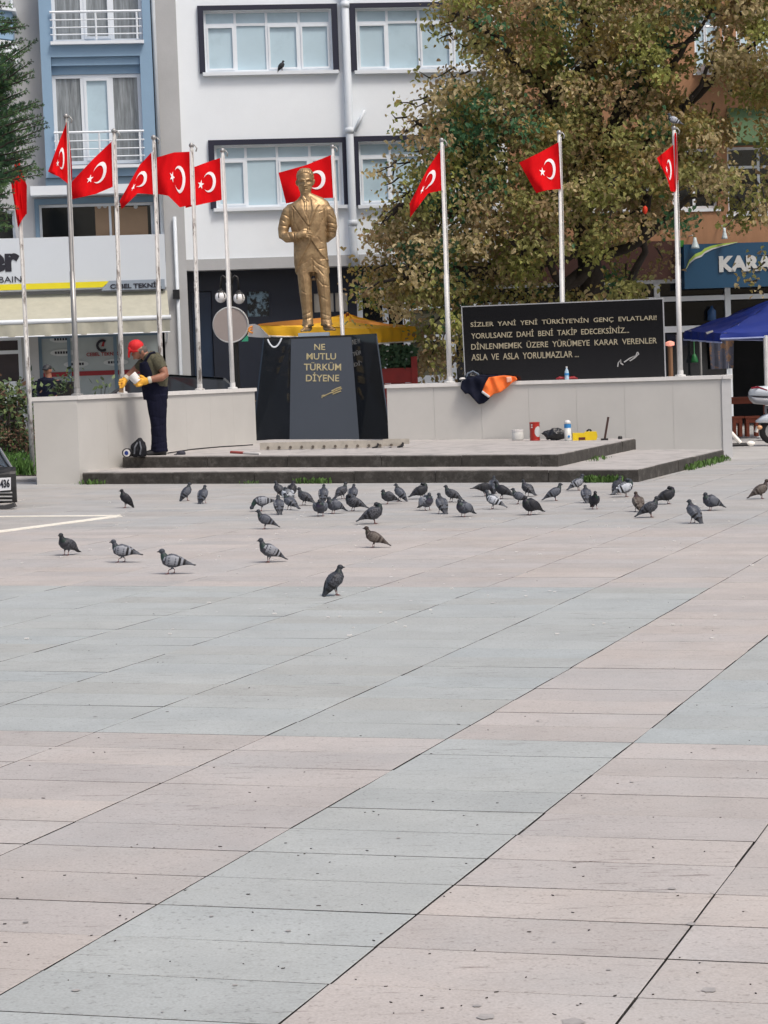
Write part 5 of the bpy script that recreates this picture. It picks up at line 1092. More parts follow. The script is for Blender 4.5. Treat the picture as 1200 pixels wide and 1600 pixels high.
mb = MB(); mb.tube([FX(0, 701, yfr + 1.0), FX(10, 717, yfr + .55), FX(21, 735, yfr + .14)], 0.014, 6); obj('wing_edge', mb, m_steel, cl)
for ch in [c for c in cl.children if c.name.split('.')[0] in ('headlight', 'tail_light', 'mirror') and c.data.materials[0] is not None and c.data.materials[0].name in ('sign_silver', 'sign_red', 'car_paint_dark')]: ch.data.materials[0] = m_lampd

# white scooter at the right edge
YS = 38.6; s0 = gxy(P(1206, 690, YS).x, YS)
sc = thing('scooter', 'white scooter with a big white top box, cut by the right edge', 'scooter', s0)
def Q(px, py, dy=0.0): return P(px, py, YS + dy)
def scoot_wheel(px, py, r):
    c = Q(px, py); c.z = gz(c.x) + r; mb = MB(); mb.lathe(c - V((0, 0.06, 0)), [(r * .62, 0), (r * .9, 0.0), (r, 0.03), (r, 0.09), (r * .9, 0.12), (r * .62, 0.12)], 24, axis=(0, 1, 0)); w_ = obj('wheel', mb, m_tyre, sc, smooth=True)
    mb = MB(); mb.lathe(c - V((0, 0.065, 0)), [(0.001, 0), (r * .6, 0), (r * .6, 0.13), (0.001, 0.13)], 14, axis=(0, 1, 0)); obj('rim', mb, m_steel, w_)
scoot_wheel(1207, 674, 0.235); scoot_wheel(1318, 674, 0.235)
def body(pts, wdt, m, name):  # rings along x: (px, top y, bottom y, half width factor)
    rs = []
    for px, y0, y1, k in pts:
        t, b = Q(px, y0), Q(px, y1); h = (t.z - b.z) / 2; c = V((t.x, YS, (t.z + b.z) / 2))
        rs.append([c + V((0, wdt * k * math.copysign(abs(math.cos(a)) ** 0.6, math.cos(a)), h * math.copysign(abs(math.sin(a)) ** 0.7, math.sin(a)))) for a in [2 * math.pi * q / 14 for q in range(14)]])
    mb = MB(); mb.rings(rs); return obj(name, mb, m, sc, smooth=True)
body([(1170, 612, 619, 0.3), (1174, 607, 619, 0.7), (1182, 603.5, 619.5, 0.95), (1200, 602.5, 620, 1), (1222, 604, 620, 0.95), (1232, 609, 620, 0.5)], 0.24, m_scw, 'box_lid')
body([(1170, 617.5, 621, 0.4), (1173, 619, 626, 0.75), (1178, 619.5, 631, 0.9), (1200, 620, 633, 0.92), (1224, 620, 632, 0.85), (1230, 620, 627, 0.5)], 0.235, m_scg, 'box_base')
mb = MB(); mb.tube([Q(1174, 606.5, -.2), Q(1184, 605, -.2), Q(1199, 610, -.22)], 0.018, 6); obj('red_trim', mb, m_scr, sc)
body([(1181, 657, 660, 0.2), (1190, 650, 661, 0.6), (1203, 643, 661, 0.9), (1225, 641, 665, 1), (1255, 650, 676, 0.9), (1275, 664, 684, 0.8)], 0.2, m_scw, 'rear_body')
body([(1198, 638, 645, 0.8), (1225, 636, 644, 1), (1260, 642, 652, 0.8)], 0.17, m_black, 'seat')
body([(1268, 677, 684, 0.9), (1300, 677, 684, 0.9)], 0.16, m_black, 'floorboard')
body([(1296, 610, 684, 0.5), (1303, 608, 684, 0.9), (1310, 616, 682, 0.6)], 0.2, m_scw, 'front_shield')
mb = MB(); mb.tube([Q(1304, 615), Q(1300, 600)], 0.02, 8); mb.tube([Q(1297, 600, -.32), Q(1303, 597, 0), Q(1297, 600, .32)], 0.016, 8); obj('handlebar', mb, m_black, sc)
mb = MB(); mb.ball(Q(1187, 668, -.17), (0.05, 0.03, 0.04), 8, 5); obj('tail_light', mb, M('amber', lin(210, 160, 120), 0.3, 0.05), sc, smooth=True)
mb = MB(); mb.prism([Q(1181, 675, -.1), Q(1184, 676, -.1), Q(1186, 667, -.1), Q(1184, 666, -.1)], (0, 0.16, 0)); obj('number_plate', mb, m_whtc, sc)
mb = MB(); mb.tube([Q(1198, 634), Q(1198, 645)], 0.04, 8); obj('box_bracket', mb, m_scg, sc)

# furniture under the blue parasol
def table(label, loc, w_, d_, h, name='wooden_table', cat='table', m=m_wood):
    root = thing(name, label, cat, loc); L = V(loc)
    n = 4
    for k in range(n):
        y0, y1 = -d_ / 2 + d_ * k / n + .006, -d_ / 2 + d_ * (k + 1) / n - .006; mb = MB(); mb.box(L + V((-w_ / 2, y0, h - 0.04)), L + V((w_ / 2, y1, h))); obj('plank', mb, m, root)
    for sx in (-1, 1):
        for sy in (-1, 1):
            mb = MB(); c = L + V((sx * (w_ / 2 - 0.06), sy * (d_ / 2 - 0.06), 0)); mb.box(c - V((.03, .03, 0)), c + V((.03, .03, h - 0.042))); obj('leg', mb, m, root)
    mb = MB(); mb.box(L + V((-w_ / 2 + .09, -d_ / 2 + 0.04, h - 0.13)), L + V((w_ / 2 - .09, -d_ / 2 + 0.065, h - 0.042))); obj('apron', mb, m, root)
    return root
yt = 43.6; table('long red brown wooden table in the shade beyond the end of the right wall', gxy(P(1166, 640, yt).x, yt), 0.95, 0.6, 0.76)
yt = 42.7
table('left one of two small wooden stools beyond the end of the right wall', gxy(P(1151, 660, yt).x, yt), 0.24, 0.3, 0.40, 'wooden_stool', 'stool')
table('right one of two small wooden stools, next to the scooter wheel', gxy(P(1174, 660, yt).x, yt), 0.30, 0.3, 0.40, 'wooden_stool', 'stool')
yt = 38.0; a = P(1144, 686, yt); b = P(1157, 698, yt); c = P(1173, 698.5, yt)
sb = thing('banner_stand', 'black bar with white brace and end cap lying beyond the right wall end', 'stand', gxy(b.x, yt)); mb = MB(); mb.tube([V((a.x - .1, yt, gz(b.x) + 0.03)), V((c.x, yt, gz(b.x) + 0.03))], 0.03, 8); obj('base_bar', mb, m_black, sb)
mb = MB(); mb.tube([V((a.x - .03, yt, gz(b.x) + 0.26)), V((b.x, yt, gz(b.x) + 0.06))], 0.035, 8); obj('brace', mb, m_whtc, sb); mb = MB(); mb.ball(V((c.x, yt, gz(c.x) + 0.045)), (0.08, 0.05, 0.045), 10, 6); obj('end_cap', mb, m_whtc, sb, smooth=True)
# red planter behind the right wall
yr = 42.4; x0, x1 = P(597, 575, yr).x, P(652, 575, yr).x; zb, zt = P(625, 596, yr).z - 0.5, P(625, 574, yr).z
pr = thing('red_planter', 'dark red wooden planter with white flowers behind the wall right of the pedestal', 'planter', V(((x0 + x1) / 2, yr, gz(x0))))
for k in range(5):
    mb = MB(); h0 = gz(x0) + (zt - gz(x0)) * k / 5; h1 = gz(x0) + (zt - gz(x0)) * (k + 1) / 5 - 0.012; mb.box((x0, yr - 0.2, h0), (x1, yr + 0.2, h1)); obj('board', mb, m_redw, pr)
mb = MB(); mb.box((x1 - 0.12, yr - 0.22, gz(x0)), (x1, yr - 0.202, zt + 0.2)); obj('corner_post', mb, m_redw, pr)
r = random.Random(21); mb = MB()
for k in range(700):
    p = P(r.uniform(594, 650), r.uniform(540, 577), yr + r.uniform(-.2, .3)); d = V((r.uniform(-1, 1), r.uniform(-1, 1), r.uniform(-.6, .6))).normalized(); t = d.cross(V((0, 1, .3))).normalized(); s = r.uniform(.06, .13)
    wf = r.random() < 0.035 and p.x > P(600, 560, yr).x; mb.add([p, p + d * s * .5 + t * s * .3, p + d * s, p + d * s * .5 - t * s * .3], [(0, 1, 2, 3)], 1 if wf else 0)
obj('plants', mb, [LM['dgreen'], m_whtc], pr, kind='stuff')
# ------------------------------------------------------------------ painter's things
m_tin = M('tin_red', lin(165, 38, 28), 0.35, 0.08); m_tub = M('tub_milky', lin(205, 206, 202), 0.4, 0.08, 12); m_poly = M('black_polythene', (0.014, 0.016, 0.02), 0.28, 0.3, 12, 0.004, 30)
m_ylw = M('tool_yellow', lin(222, 192, 24), 0.45, 0.1, 10); m_bluep = M('label_blue', lin(48, 128, 190), 0.4, 0.1)
def on_plat(px, py): return GP(px, py, 0.33)
b = on_plat(809, 688); mb = MB(); mb.lathe(b, [(0.085, 0), (0.09, 0.02), (0.09, 0.13), (0.082, 0.14)], 18); t = thing('plastic_tub', 'milky white plastic tub standing left of the red tin', 'tub', b); obj('tub', mb, m_tub, t, smooth=True)
mb = MB(); mb.lathe(b + V((0, 0, 0.135)), [(0.092, 0), (0.092, 0.03), (0.001, 0.032)], 18); obj('lid', mb, m_cope, t)
b = on_plat(836, 688.5); t = thing('paint_tin', 'tall red tin with a grey oval label on the step by the wall', 'tin', b); mb = MB(); mb.lathe(b, [(0.001, 0), (0.078, 0.0), (0.08, 0.012), (0.077, 0.02), (0.077, 0.265), (0.081, 0.272), (0.081, 0.285), (0.07, 0.287), (0.068, 0.278), (0.001, 0.278)], 20); obj('tin', mb, m_tin, t, smooth=False)
mb = MB()
for k in range(8): a0, a1 = math.radians(-95 + k * 11), math.radians(-95 + (k + 1) * 11); z = lambda q: 0.055 * math.sqrt(max(0, 1 - ((q + 51) / 46) ** 2)); d0, d1 = math.degrees(a0), math.degrees(a1); rr = 0.0785; mb.add([b + V((rr * math.cos(a), rr * math.sin(a), 0.14 + s * z(math.degrees(a)) * 1.5)) for a, s in ((a0, -1), (a1, -1), (a1, 1), (a0, 1))], [(0, 1, 2, 3)])
obj('oval_label', mb, m_silv, t)
mb = MB()
for z in (0.20, 0.235): a0, a1 = math.radians(-140), math.radians(-118); mb.add([b + V((0.0785 * math.cos(a), 0.0785 * math.sin(a), zz)) for a, zz in ((a0, z), (a1, z), (a1, z + .022), (a0, z + .022))], [(0, 1, 2, 3)])
obj('white_mark', mb, m_cope, t)
def lump(mb, vox, amp, sc, org, name, m, parent=None, smooth=2, seed=0):
    me = remesh(mb, vox, smooth); c, n = mesh_arrays(me)
    d = np.array([mnoise.noise(V(p) * sc + V((seed, 0, 0))) + 0.5 * mnoise.noise(V(p) * sc * 2.3 + V((0, seed, 5))) for p in c]); set_co(me, c + n * (d * amp)[:, None] - np.array(org)); return obj_me(name, me, m, org, parent)
b = on_plat(866, 688); mb = MB(); mb.tube([b + V((-0.17, 0, 0.13)), b + V((-0.10, 0, 0.085)), b + V((0, 0, 0.10)), b + V((0.10, 0, 0.09)), b + V((0.17, 0, 0.07))], [(0.02, 0.04), (0.075, 0.08), (0.10, 0.10), (0.085, 0.09), (0.05, 0.06)], 12); mb.tube([b + V((-0.14, 0, 0.11)), b + V((-0.2, -.02, 0.12))], [(0.03, 0.02), (0.005, 0.02)], 8)
tag(lump(mb, 0.009, 0.016, 16, b, 'rubbish_bag', m_poly, seed=3), 'crumpled black plastic bag between the red tin and spray bottle', 'bag')
b = on_plat(887.5, 689); t = thing('spray_bottle', 'white and blue bottle standing right of the black plastic bag', 'bottle', b); mb = MB(); mb.lathe(b, [(0.001, 0), (0.05, 0), (0.052, 0.02), (0.052, 0.2)], 16); obj('bottle', mb, m_tub, t, smooth=True)
mb = MB(); mb.lathe(b + V((0, 0, 0.2)), [(0.053, 0), (0.053, 0.06)], 16); obj('blue_band', mb, m_bluep, t); mb = MB(); mb.lathe(b + V((0, 0, 0.261)), [(0.052, 0), (0.048, 0.03), (0.03, 0.055), (0.001, 0.062)], 14); obj('cap', mb, m_cope, t, smooth=True)
mb = MB(); mb.lathe(b + V((0.012, -.054, .07)), [(0.02, 0), (0.02, 0.004), (0.001, 0.005)], 8, axis=(0, -1, 0)); obj('label_mark', mb, m_bluep, t)
b = on_plat(914, 688); t = thing('tool_case', 'yellow tool lying on the step near the end of the upper platform', 'tool case', b); mb = MB(); mb.prism([b + V((x, -0.06, z)) for x, z in ((-0.19, 0), (0.17, 0.0), (0.19, 0.06), (0.175, 0.13), (0.02, 0.135), (-0.01, 0.115), (-0.19, 0.12))], (0, 0.12, 0)); obj('case', mb, m_ylw, t)
mb = MB(); mb.box(b + V((-0.10, -0.066, 0.012)), b + V((0.0, -0.0605, 0.05))); obj('dark_panel', mb, M('maroon', lin(90, 30, 30), 0.5, 0.1), t); mb = MB(); mb.tube([b + V((0.03, 0, 0.135)), b + V((0.06, 0, 0.16)), b + V((0.09, 0, 0.155)), b + V((0.1, 0, 0.135))], 0.014, 6); obj('handle', mb, m_black, t)
b = on_plat(945, 688); e = P(950.5, 651.5, b.y); t = thing('scraper', 'long handled scraper leaning upright against the wall by the yellow tool', 'scraper', b); mb = MB(); mb.tube([b + V((0, 0, 0.02)), e], 0.017, 8); obj('handle', mb, M('brown_handle', lin(70, 48, 42), 0.6, 0.2), t); mb = MB(); mb.box(b + V((-.06, -.03, 0)), b + V((.05, .03, 0.03))); obj('blade', mb, m_black, t)
b = on_plat(969, 686); mb = MB(); mb.lathe(b, [(0.001, 0), (0.035, 0), (0.035, 0.03), (0.025, 0.045), (0.001, 0.05)], 10); tag(obj('bottle_cap', mb, m_black), 'small black lid near the right end of the upper step', 'lid')
# ladder on its side in front of the pedestal
y_l = on_plat(500, 702).y; a = P(406, 697, y_l); c = P(640, 697, y_l); zl = gz(0) + 0.33
t = thing('ladder', 'aluminium ladder lying along the step in front of the pedestal', 'ladder', V(((a.x + c.x) / 2, y_l, zl)))
m_alu = M('worn_aluminium', lin(176, 170, 160), 0.5, 0.2, 8, metal=0.2)
xm = P(598, 697, y_l).x
for nm, x0, x1, z0, z1, yy in (('rail', a.x, xm, 0.02, 0.125, 0), ('rail', xm + 0.004, c.x, 0.06, 0.14, 0.01), ('rail', a.x + .1, c.x - 0.1, 0.02, 0.10, 0.36)):
    mb = MB(); z0 += zl; z1 += zl; g0 = lambda x: GX * (x - (a.x + c.x) / 2)
    mb.hexa([V((x0, y_l + yy, z0 + g0(x0))), V((x1, y_l + yy, z0 + g0(x1))), V((x1, y_l + yy + .03, z0 + g0(x1))), V((x0, y_l + yy + .03, z0 + g0(x0))), V((x0, y_l + yy, z1 + g0(x0))), V((x1, y_l + yy, z1 + g0(x1))), V((x1, y_l + yy + .03, z1 + g0(x1))), V((x0, y_l + yy + .03, z1 + g0(x0)))]); obj(nm, mb, m_alu, t)
m_rung = M('rung_dark', lin(92, 84, 76), 0.6, 0.2)
for k in range(13):
    x = a.x + 0.12 + k * 0.165; z = zl + 0.05 + GX * (x - (a.x + c.x) / 2); mb = MB(); mb.tube([V((x, y_l - 0.008, z)), V((x, y_l + 0.38, z))], 0.022, 8); obj('rung', mb, m_rung, t)
for x in (P(588, 700, y_l).x, P(627, 700, y_l).x): mb = MB(); mb.tube([V((x + 0.03, y_l - 0.02, zl + 0.07)), V((x + 0.015, y_l - .03, zl + 0.025)), V((x - 0.06, y_l - 0.03, zl + 0.0))], 0.016, 6); obj('ladder_foot', mb, m_black, t)
p0_, p1_ = on_plat(361, 708.5), on_plat(406, 711); t = thing('roller_pole', 'thin red and white pole lying near the edge of the upper step', 'pole', p0_); mb = MB(); up = V((0, 0, 0.018)); mb.tube([p0_ + up, p0_.lerp(p1_, 0.45) + up], 0.02, 8); obj('red_grip', mb, m_tin, t); mb = MB(); mb.tube([p0_.lerp(p1_, 0.45) + up, p1_ + up], 0.017, 8); obj('shaft', mb, m_cope, t)
b = on_plat(217, 713.0) + V((0, -0.03, 0)); mb = MB(); mb.tube([b + V((0, 0, 0.0)), b + V((0.0, 0, 0.05)), b + V((0.01, 0, 0.14)), b + V((0.025, 0, 0.21)), b + V((0.03, 0, 0.26))], [(0.11, 0.07), (0.13, 0.08), (0.115, 0.07), (0.07, 0.05), (0.025, 0.02)], 14)
t = thing('rucksack', 'dark rucksack on the step edge at the feet of the man in the red cap', 'bag', b); lump(mb, 0.008, 0.012, 14, b, 'sack', M('rucksack_cloth', (0.010, 0.011, 0.015), 0.7, 0.4, 12, spec=0.2), t, seed=8); mb = MB(); mb.tube([b + V((-.05, -.09, 0.04)), b + V((-.04, -.1, 0.13)), b + V((0.0, -.07, 0.2))], 0.012, 6); mb.tube([b + V((0.03, -.095, 0.03)), b + V((0.05, -.1, 0.12)), b + V((0.03, -.06, 0.21))], 0.012, 6); obj('strap', mb, M('strap_grey', (0.10, 0.11, 0.13), 0.6, 0.1), t)
b = on_plat(201, 714.2) + V((0, -0.04, 0)); t = thing('tape_roll', 'round blue and white tin on its side left of the rucksack', 'tin', b); mb = MB(); mb.lathe(b + V((0, 0.05, 0.062)), [(0.001, 0), (0.062, 0), (0.065, 0.015), (0.065, 0.09), (0.058, 0.1), (0.001, 0.1)], 18, axis=(-.25, -1, 0)); obj('tin', mb, m_black, t); mb = MB(); cc = b + V((-0.013, -0.052, 0.062)); mb.lathe(cc, [(0.052, 0), (0.052, 0.004), (0.001, 0.005)], 18, axis=(-.25, -1, 0)); obj('white_face', mb, m_cope, t); mb = MB(); mb.lathe(cc + V((-.004, -.006, 0)), [(0.03, 0), (0.03, 0.003), (0.001, 0.004)], 10, axis=(-.25, -1, 0)); obj('blue_centre', mb, M('deep_blue', lin(40, 60, 130), 0.4, 0.05), t)
b = on_plat(283, 710.5); mb = MB(); mb.ball(b + V((0, 0, 0.02)), (0.07, 0.06, 0.045), 12, 6); mb.ball(b + V((-0.06, -0.02, 0.008)), (0.05, 0.04, 0.01), 8, 5); me_ = remesh(mb, 0.008, 2); c_, n__ = mesh_arrays(me_); set_co(me_, c_ - np.array(b)); tag(obj_me('rag', me_, M('dark_rag', (0.03, 0.03, 0.045), 0.8, 0.2), b), 'small dark cloth cap lying on the step right of the painter', 'cloth')
mb = MB(); w0 = on_plat(262, 709); mb.tube([w0 + V((0, 0, .01)), on_plat(300, 703) + V((0, 0, .01)), on_plat(345, 699) + V((0, 0, .01)), on_plat(395, 696) + V((0, 0, .01))], 0.010, 5); tag(obj('thin_cable', mb, m_black), 'thin dark cable along the foot of the left wall behind the painter', 'cable')
# jacket thrown over the coping
Yj = on_plane(760, 600, WC - RT * 0.0 + wn * 0.07, wn, 0).y
def cloth(poly, Y, th, amp, m, name, parent, vox=0.014, sc=9, seed=1, Yb=None):
    mb = MB(); fr = [P(x, y, Y) for x, y in poly]; mb.prism(fr, (0, th, 0)); me = remesh(mb, vox, 3); c, n = mesh_arrays(me); org = wl(parent)
    d = np.array([mnoise.noise(V((p[0] * sc, p[1] * 3, p[2] * sc * 0.6 + p[0] * sc * 0.5)) + V((seed, 0, 0))) for p in c]); c[:, 1] -= d * amp; set_co(me, c - np.array(org)); return obj_me(name, me, m, org, parent)
jk = thing('work_jacket', 'navy jacket with an orange high visibility half thrown over the right wall', 'jacket', P(757, 594, Yj + 0.1))
m_nj = M('navy_cloth', (0.009, 0.011, 0.024), 0.9, 0.3, 12, 0.004, 60, spec=0.15); m_or = M('hivis_orange', lin(246, 118, 48), 0.75, 0.12, 9, 0.003, 50)
cloth([(722, 595), (719.5, 607), (727.5, 616), (732, 614.5), (748, 632), (756, 630.5), (764, 624), (770, 615), (768, 604), (764, 590), (742, 588), (730, 591)], Yj - 0.05, 0.10, 0.05, m_nj, 'navy_body', jk, seed=4)
cloth([(753, 613), (765, 621.5), (772, 615.5), (782, 613), (792, 606), (800, 598), (809, 594), (806, 588.5), (795, 587), (786, 586.5), (764, 589.5), (758, 600)], Yj - 0.09, 0.11, 0.06, m_or, 'orange_back', jk, seed=9)
cloth([(752, 613.5), (764, 622), (766, 619), (754, 610)], Yj - 0.12, 0.07, 0.01, m_silv, 'grey_band', jk, 0.01)
cloth([(791, 589), (799, 588.5), (800, 596), (792, 598)], Yj - 0.12, 0.06, 0.01, M('pale_patch', lin(232, 176, 150), 0.7, 0.1), 'pale_band', jk, 0.01)
mb = MB(); mb.hexa([P(728, 593, Yj - .02), P(800, 590, Yj - .02), P(796, 590, Yj + .45), P(735, 593, Yj + .45), P(730, 588, Yj - .02), P(800, 586, Yj - .02), P(790, 587.5, Yj + .45), P(740, 588.5, Yj + .45)]); lump(mb, 0.018, 0.03, 7, wl(jk), 'collar_fold', m_nj, jk, seed=2)
b = P(737, 594, Yj + 0.18); b.z = 1.21; t = thing('plastic_bag', 'dark glossy bag with grey straps on the coping beside the jacket', 'bag', b); mb = MB(); mb.tube([b + V((-0.12, 0, 0.05)), b + V((-0.03, 0, 0.09)), b + V((0.06, 0, 0.09)), b + V((0.13, 0, 0.05))], [(0.04, 0.06), (0.09, 0.1), (0.09, 0.1), (0.04, 0.06)], 12); lump(mb, 0.01, 0.014, 12, b, 'bag_body', m_poly, t, seed=6)
mb = MB(); mb.tube([b + V((x, -0.11, z)) for x, z in ((-0.09, 0.03), (-0.07, 0.15), (0.02, 0.19), (0.1, 0.14), (0.14, 0.05))], 0.012, 6); mb.tube([b + V((x, -0.12, z)) for x, z in ((-0.1, 0.07), (0.0, 0.06), (0.11, 0.09))], 0.010, 6); obj('strap', mb, M('strap_blue_grey', lin(110, 122, 138), 0.5, 0.1), t)
mb = MB(); c = b + V((-0.15, -0.08, 0.07)); mb.ball(c, (0.055, 0.05, 0.022), 10, 6); mb.ball(c + V((0.01, 0, -.05)), (0.035, 0.04, 0.03), 8, 5); obj('white_corner', mb, m_cope, t, smooth=True)
# bottle and red cloth on the coping
b = on_line(887.5, RC0, RC1) - RT * 0.35; b.z = ztop_r(b) ; t = thing('water_bottle', 'clear blue tinted water bottle on the coping before the black board', 'bottle', b); mb = MB(); mb.lathe(b, [(0.001, 0), (0.034, 0), (0.036, 0.02), (0.034, 0.06), (0.036, 0.1), (0.034, 0.13), (0.018, 0.17), (0.014, 0.175), (0.014, 0.19)], 14); obj('bottle', mb, M('bottle_pale', lin(170, 195, 215), 0.1, 0.1), t, smooth=True); mb = MB(); mb.lathe(b + V((0, 0, .19)), [(0.016, 0), (0.016, 0.02), (0.001, 0.022)], 10); obj('cap', mb, m_cope, t); mb = MB(); mb.lathe(b + V((0, 0, .07)), [(0.037, 0), (0.037, 0.035)], 14); obj('label', mb, m_bluep, t)
mb = MB(); q = b + V((0, 0.06, 0)); mb.tube([q + V((-0.17, 0, 0.012)), q + V((-0.11, 0, 0.03)), q + V((0.02, 0, 0.02)), q + V((0.12, 0, 0.025)), q + V((0.18, 0, 0.01))], [(0.01, 0.03), (0.03, 0.05), (0.018, 0.06), (0.022, 0.05), (0.008, 0.03)], 10); tag(lump(mb, 0.008, 0.01, 18, q, 'red_cloth', m_inkr, seed=5), 'crumpled red cloth lying on the coping behind the water bottle', 'cloth')

# ------------------------------------------------------------------ figures
class Fig:
    def __init__(s, px0, py0, Y, lean, root): s.px, s.py, s.s, s.l, s.root = px0, py0, FPX / Y, lean, V(root)
    def __call__(s, x, y, d=0): return V((((x - s.px) + s.l * (s.py - y)) / s.s, d / s.s, (s.py - y) / s.s))
    def inv(s, c):
        y = s.py - c[:, 2] * s.s; x = c[:, 0] * s.s + s.px - s.l * (s.py - y); return x, y
    def tube(s, mb, pts, n=14, sup=2.0, ref=(0, 1, 0)):     # (x, y, depth, r across, r in depth) in photo units
        return mb.tube([s(p[0], p[1], p[2]) for p in pts], [(p[3] / s.s, (p[4] if len(p) > 4 else p[3]) / s.s) for p in pts], n, sup=sup, ref=ref)
    def ball(s, mb, x, y, d, rx, ry=None, rd=None, n=12): return mb.ball(s(x, y, d), (rx / s.s, (rd or rx) / s.s, (ry or rx) / s.s), n, 8)
def seg_dist(x, y, pl):
    d = np.full(x.shape, 1e9)
    for (ax, ay), (bx, by) in zip(pl, pl[1:]):
        vx, vy = bx - ax, by - ay; t = np.clip(((x - ax) * vx + (y - ay) * vy) / (vx * vx + vy * vy + 1e-9), 0, 1); d = np.minimum(d, np.hypot(x - ax - t * vx, y - ay - t * vy))
    return d
def poly_sd(x, y, pl):
    d = seg_dist(x, y, pl + [pl[0]]); ins = np.zeros(x.shape, bool); j = len(pl) - 1
    for i in range(len(pl)):
        (xi, yi), (xj, yj) = pl[i], pl[j]; c = ((yi > y) != (yj > y)) & (x < (xj - xi) * (y - yi) / (yj - yi + 1e-12) + xi); ins ^= c; j = i
    return np.where(ins, d, -d)
def sstep(a, b, x): t = np.clip((x - a) / (b - a), 0, 1); return t * t * (3 - 2 * t)

# ---- the gold statue
YST = 37.85
sroot = P(488, 519, YST); sroot.z = ztop
lift = 0.055
st = thing('statue', 'gold bronze statue of a standing man in a suit on the black pedestal', 'statue', sroot)
ff = Fig(488, 520.5, YST, 0.034, sroot + V((0, 0, lift)))
mb = MB()
ff.tube(mb, [(487, 428, 0, 25, 14), (486.5, 412, 0, 26.5, 15.5), (486, 398, 0, 26.5, 16), (485, 380, 0, 25.5, 15.5), (483.5, 362, 0, 27, 16), (482.5, 344, 0, 30, 17), (482, 331, 0, 33.5, 16.5), (481.8, 324, 0.5, 34.5, 14.5), (481.5, 319, 1, 32, 12.5), (481, 314.5, 1, 24, 11), (480, 310.5, 1, 15.5, 10), (479, 306.5, 1.5, 10, 9.5)], 28, sup=2.4)
ff.tube(mb, [(479.5, 318, 1, 9.5, 9.5), (478.5, 303, -0.5, 8.5, 9), (478, 294, 0, 9, 10)], 16)
ff.tube(mb, [(477.8, 305.5, -6, 3.5, 3.5), (477.8, 303, -5, 6.5, 6.5), (477.8, 298.5, -3, 9.5, 10), (477.8, 292, -1, 11.3, 13), (477.8, 284, 0.5, 12.4, 14.8), (477.8, 276.5, 1, 12.6, 14.6), (477.8, 270.5, 1, 10.8, 12.5), (477.8, 266.3, 1, 6.5, 8)], 24)
for x, y in ((465.3, 288), (490.3, 287.5)): ff.tube(mb, [(x, y - 4, 2, 1.6, 2.6), (x, y, 2, 2.0, 3.2), (x + (0.6 if x < 478 else -.6), y + 4, 1, 1.2, 1.8)], 8)
# his right arm (left in view), bent across the waist
ff.tube(mb, [(456, 325, 1, 7, 10), (450.8, 331, 1, 8.8, 11), (446.8, 345, 1, 9.4, 10.5), (443.6, 358, 0, 8.8, 10), (444, 367.5, -3, 8.2, 9), (450, 371, -8, 8.6, 8.6), (458, 371, -14, 8.2, 8), (466, 371, -18.5, 7.2, 7)], 16)
ff.tube(mb, [(464, 370.5, -19, 5.2, 5), (470, 369, -21, 5.4, 5), (476, 367.5, -22, 5.2, 4.5), (480, 367, -22, 4.2, 4)], 12)
for q in (((477, 363.5), (483, 362.8), (488, 364)), ((478, 366), (484.5, 366), (489.5, 367.5)), ((478, 368.8), (484, 369.4), (488.5, 371)), ((477, 371), (482, 372.4), (486, 374))): ff.tube(mb, [(q[0][0], q[0][1], -22.5, 2, 2), (q[1][0], q[1][1], -23.5, 1.8, 1.9), (q[2][0], q[2][1], -20.5, 1.4, 1.5)], 8)
ff.tube(mb, [(471, 365, -22, 2.3), (476, 361.5, -23, 2.1), (481, 360.5, -21.5, 1.6)], 8)
# his left arm, hand behind the back
ff.tube(mb, [(507, 325, 1, 7, 10), (512.5, 331, 1, 8.8, 11), (516.8, 344, 2, 9.4, 10.5), (518.6, 357, 3.5, 8.8, 10), (517, 367, 8, 8.8, 9), (510, 372, 15, 8.4, 8.5), (500, 371, 20, 7, 7), (492, 370, 22, 5.5, 5)], 16)
# legs and flared trouser hems
ff.tube(mb, [(476, 408, 0, 13, 14.5), (475.5, 425, -0.5, 13.6, 14.5), (476.8, 442, -1.5, 13, 14), (478, 460, -2, 12.2, 13), (479.8, 480, -1, 11.2, 12.4), (481.2, 498, -1, 10.8, 12.6), (481, 509.5, -2, 11.6, 14.5)], 18, sup=2.2)
ff.tube(mb, [(500, 408, 0, 14, 14.5), (502.5, 425, -0.5, 13.6, 14.5), (505, 442, -2, 12.8, 14), (506.8, 460, -2.5, 12, 13), (508.3, 480, -1.5, 11.2, 12.4), (509.4, 498, -1, 10.8, 12.6), (510.5, 509.5, -2, 11.6, 14.5)], 18, sup=2.2)
ff.tube(mb, [(483, 513, 9, 7, 6), (481, 511.5, 0, 8, 8), (477.5, 513.5, -14, 7.6, 6.6), (473.5, 515.8, -27, 6.2, 4.6), (471.5, 517, -33, 3.6, 3)], 12, ref=(0, 0, 1))
ff.tube(mb, [(509, 513, 9, 7, 6), (511, 511.5, 0, 8, 8), (516, 513.5, -14, 7.6, 6.6), (521.5, 515.8, -27, 6.2, 4.6), (524.5, 517, -33, 3.6, 3)], 12, ref=(0, 0, 1))
me = remesh(mb, 0.0078, 3); c, n = mesh_arrays(me); x, y = ff.inv(c); fr = sstep(0.15, 0.5, -n[:, 1]); d = np.zeros(len(c))
dy = c[:, 1] * ff.s
body = (dy > -17.5)              # everything behind the hand
jl = [(440, 300), (522, 300), (530, 372), (519, 412), (514, 410), (503, 400), (493, 386), (487, 377), (480, 391), (472, 405), (460, 430), (454, 430), (436, 372)]
sdj = poly_sd(x, y, jl); legz = (y > 372)
d += np.where(legz & (n[:, 1] < 0.35), 2.6 * (sstep(-0.6, 0.9, sdj) - 1) , 0)
d += np.where(legz & (n[:, 1] >= 0.35), 2.6 * (sstep(430, 427, y) - 1), 0)
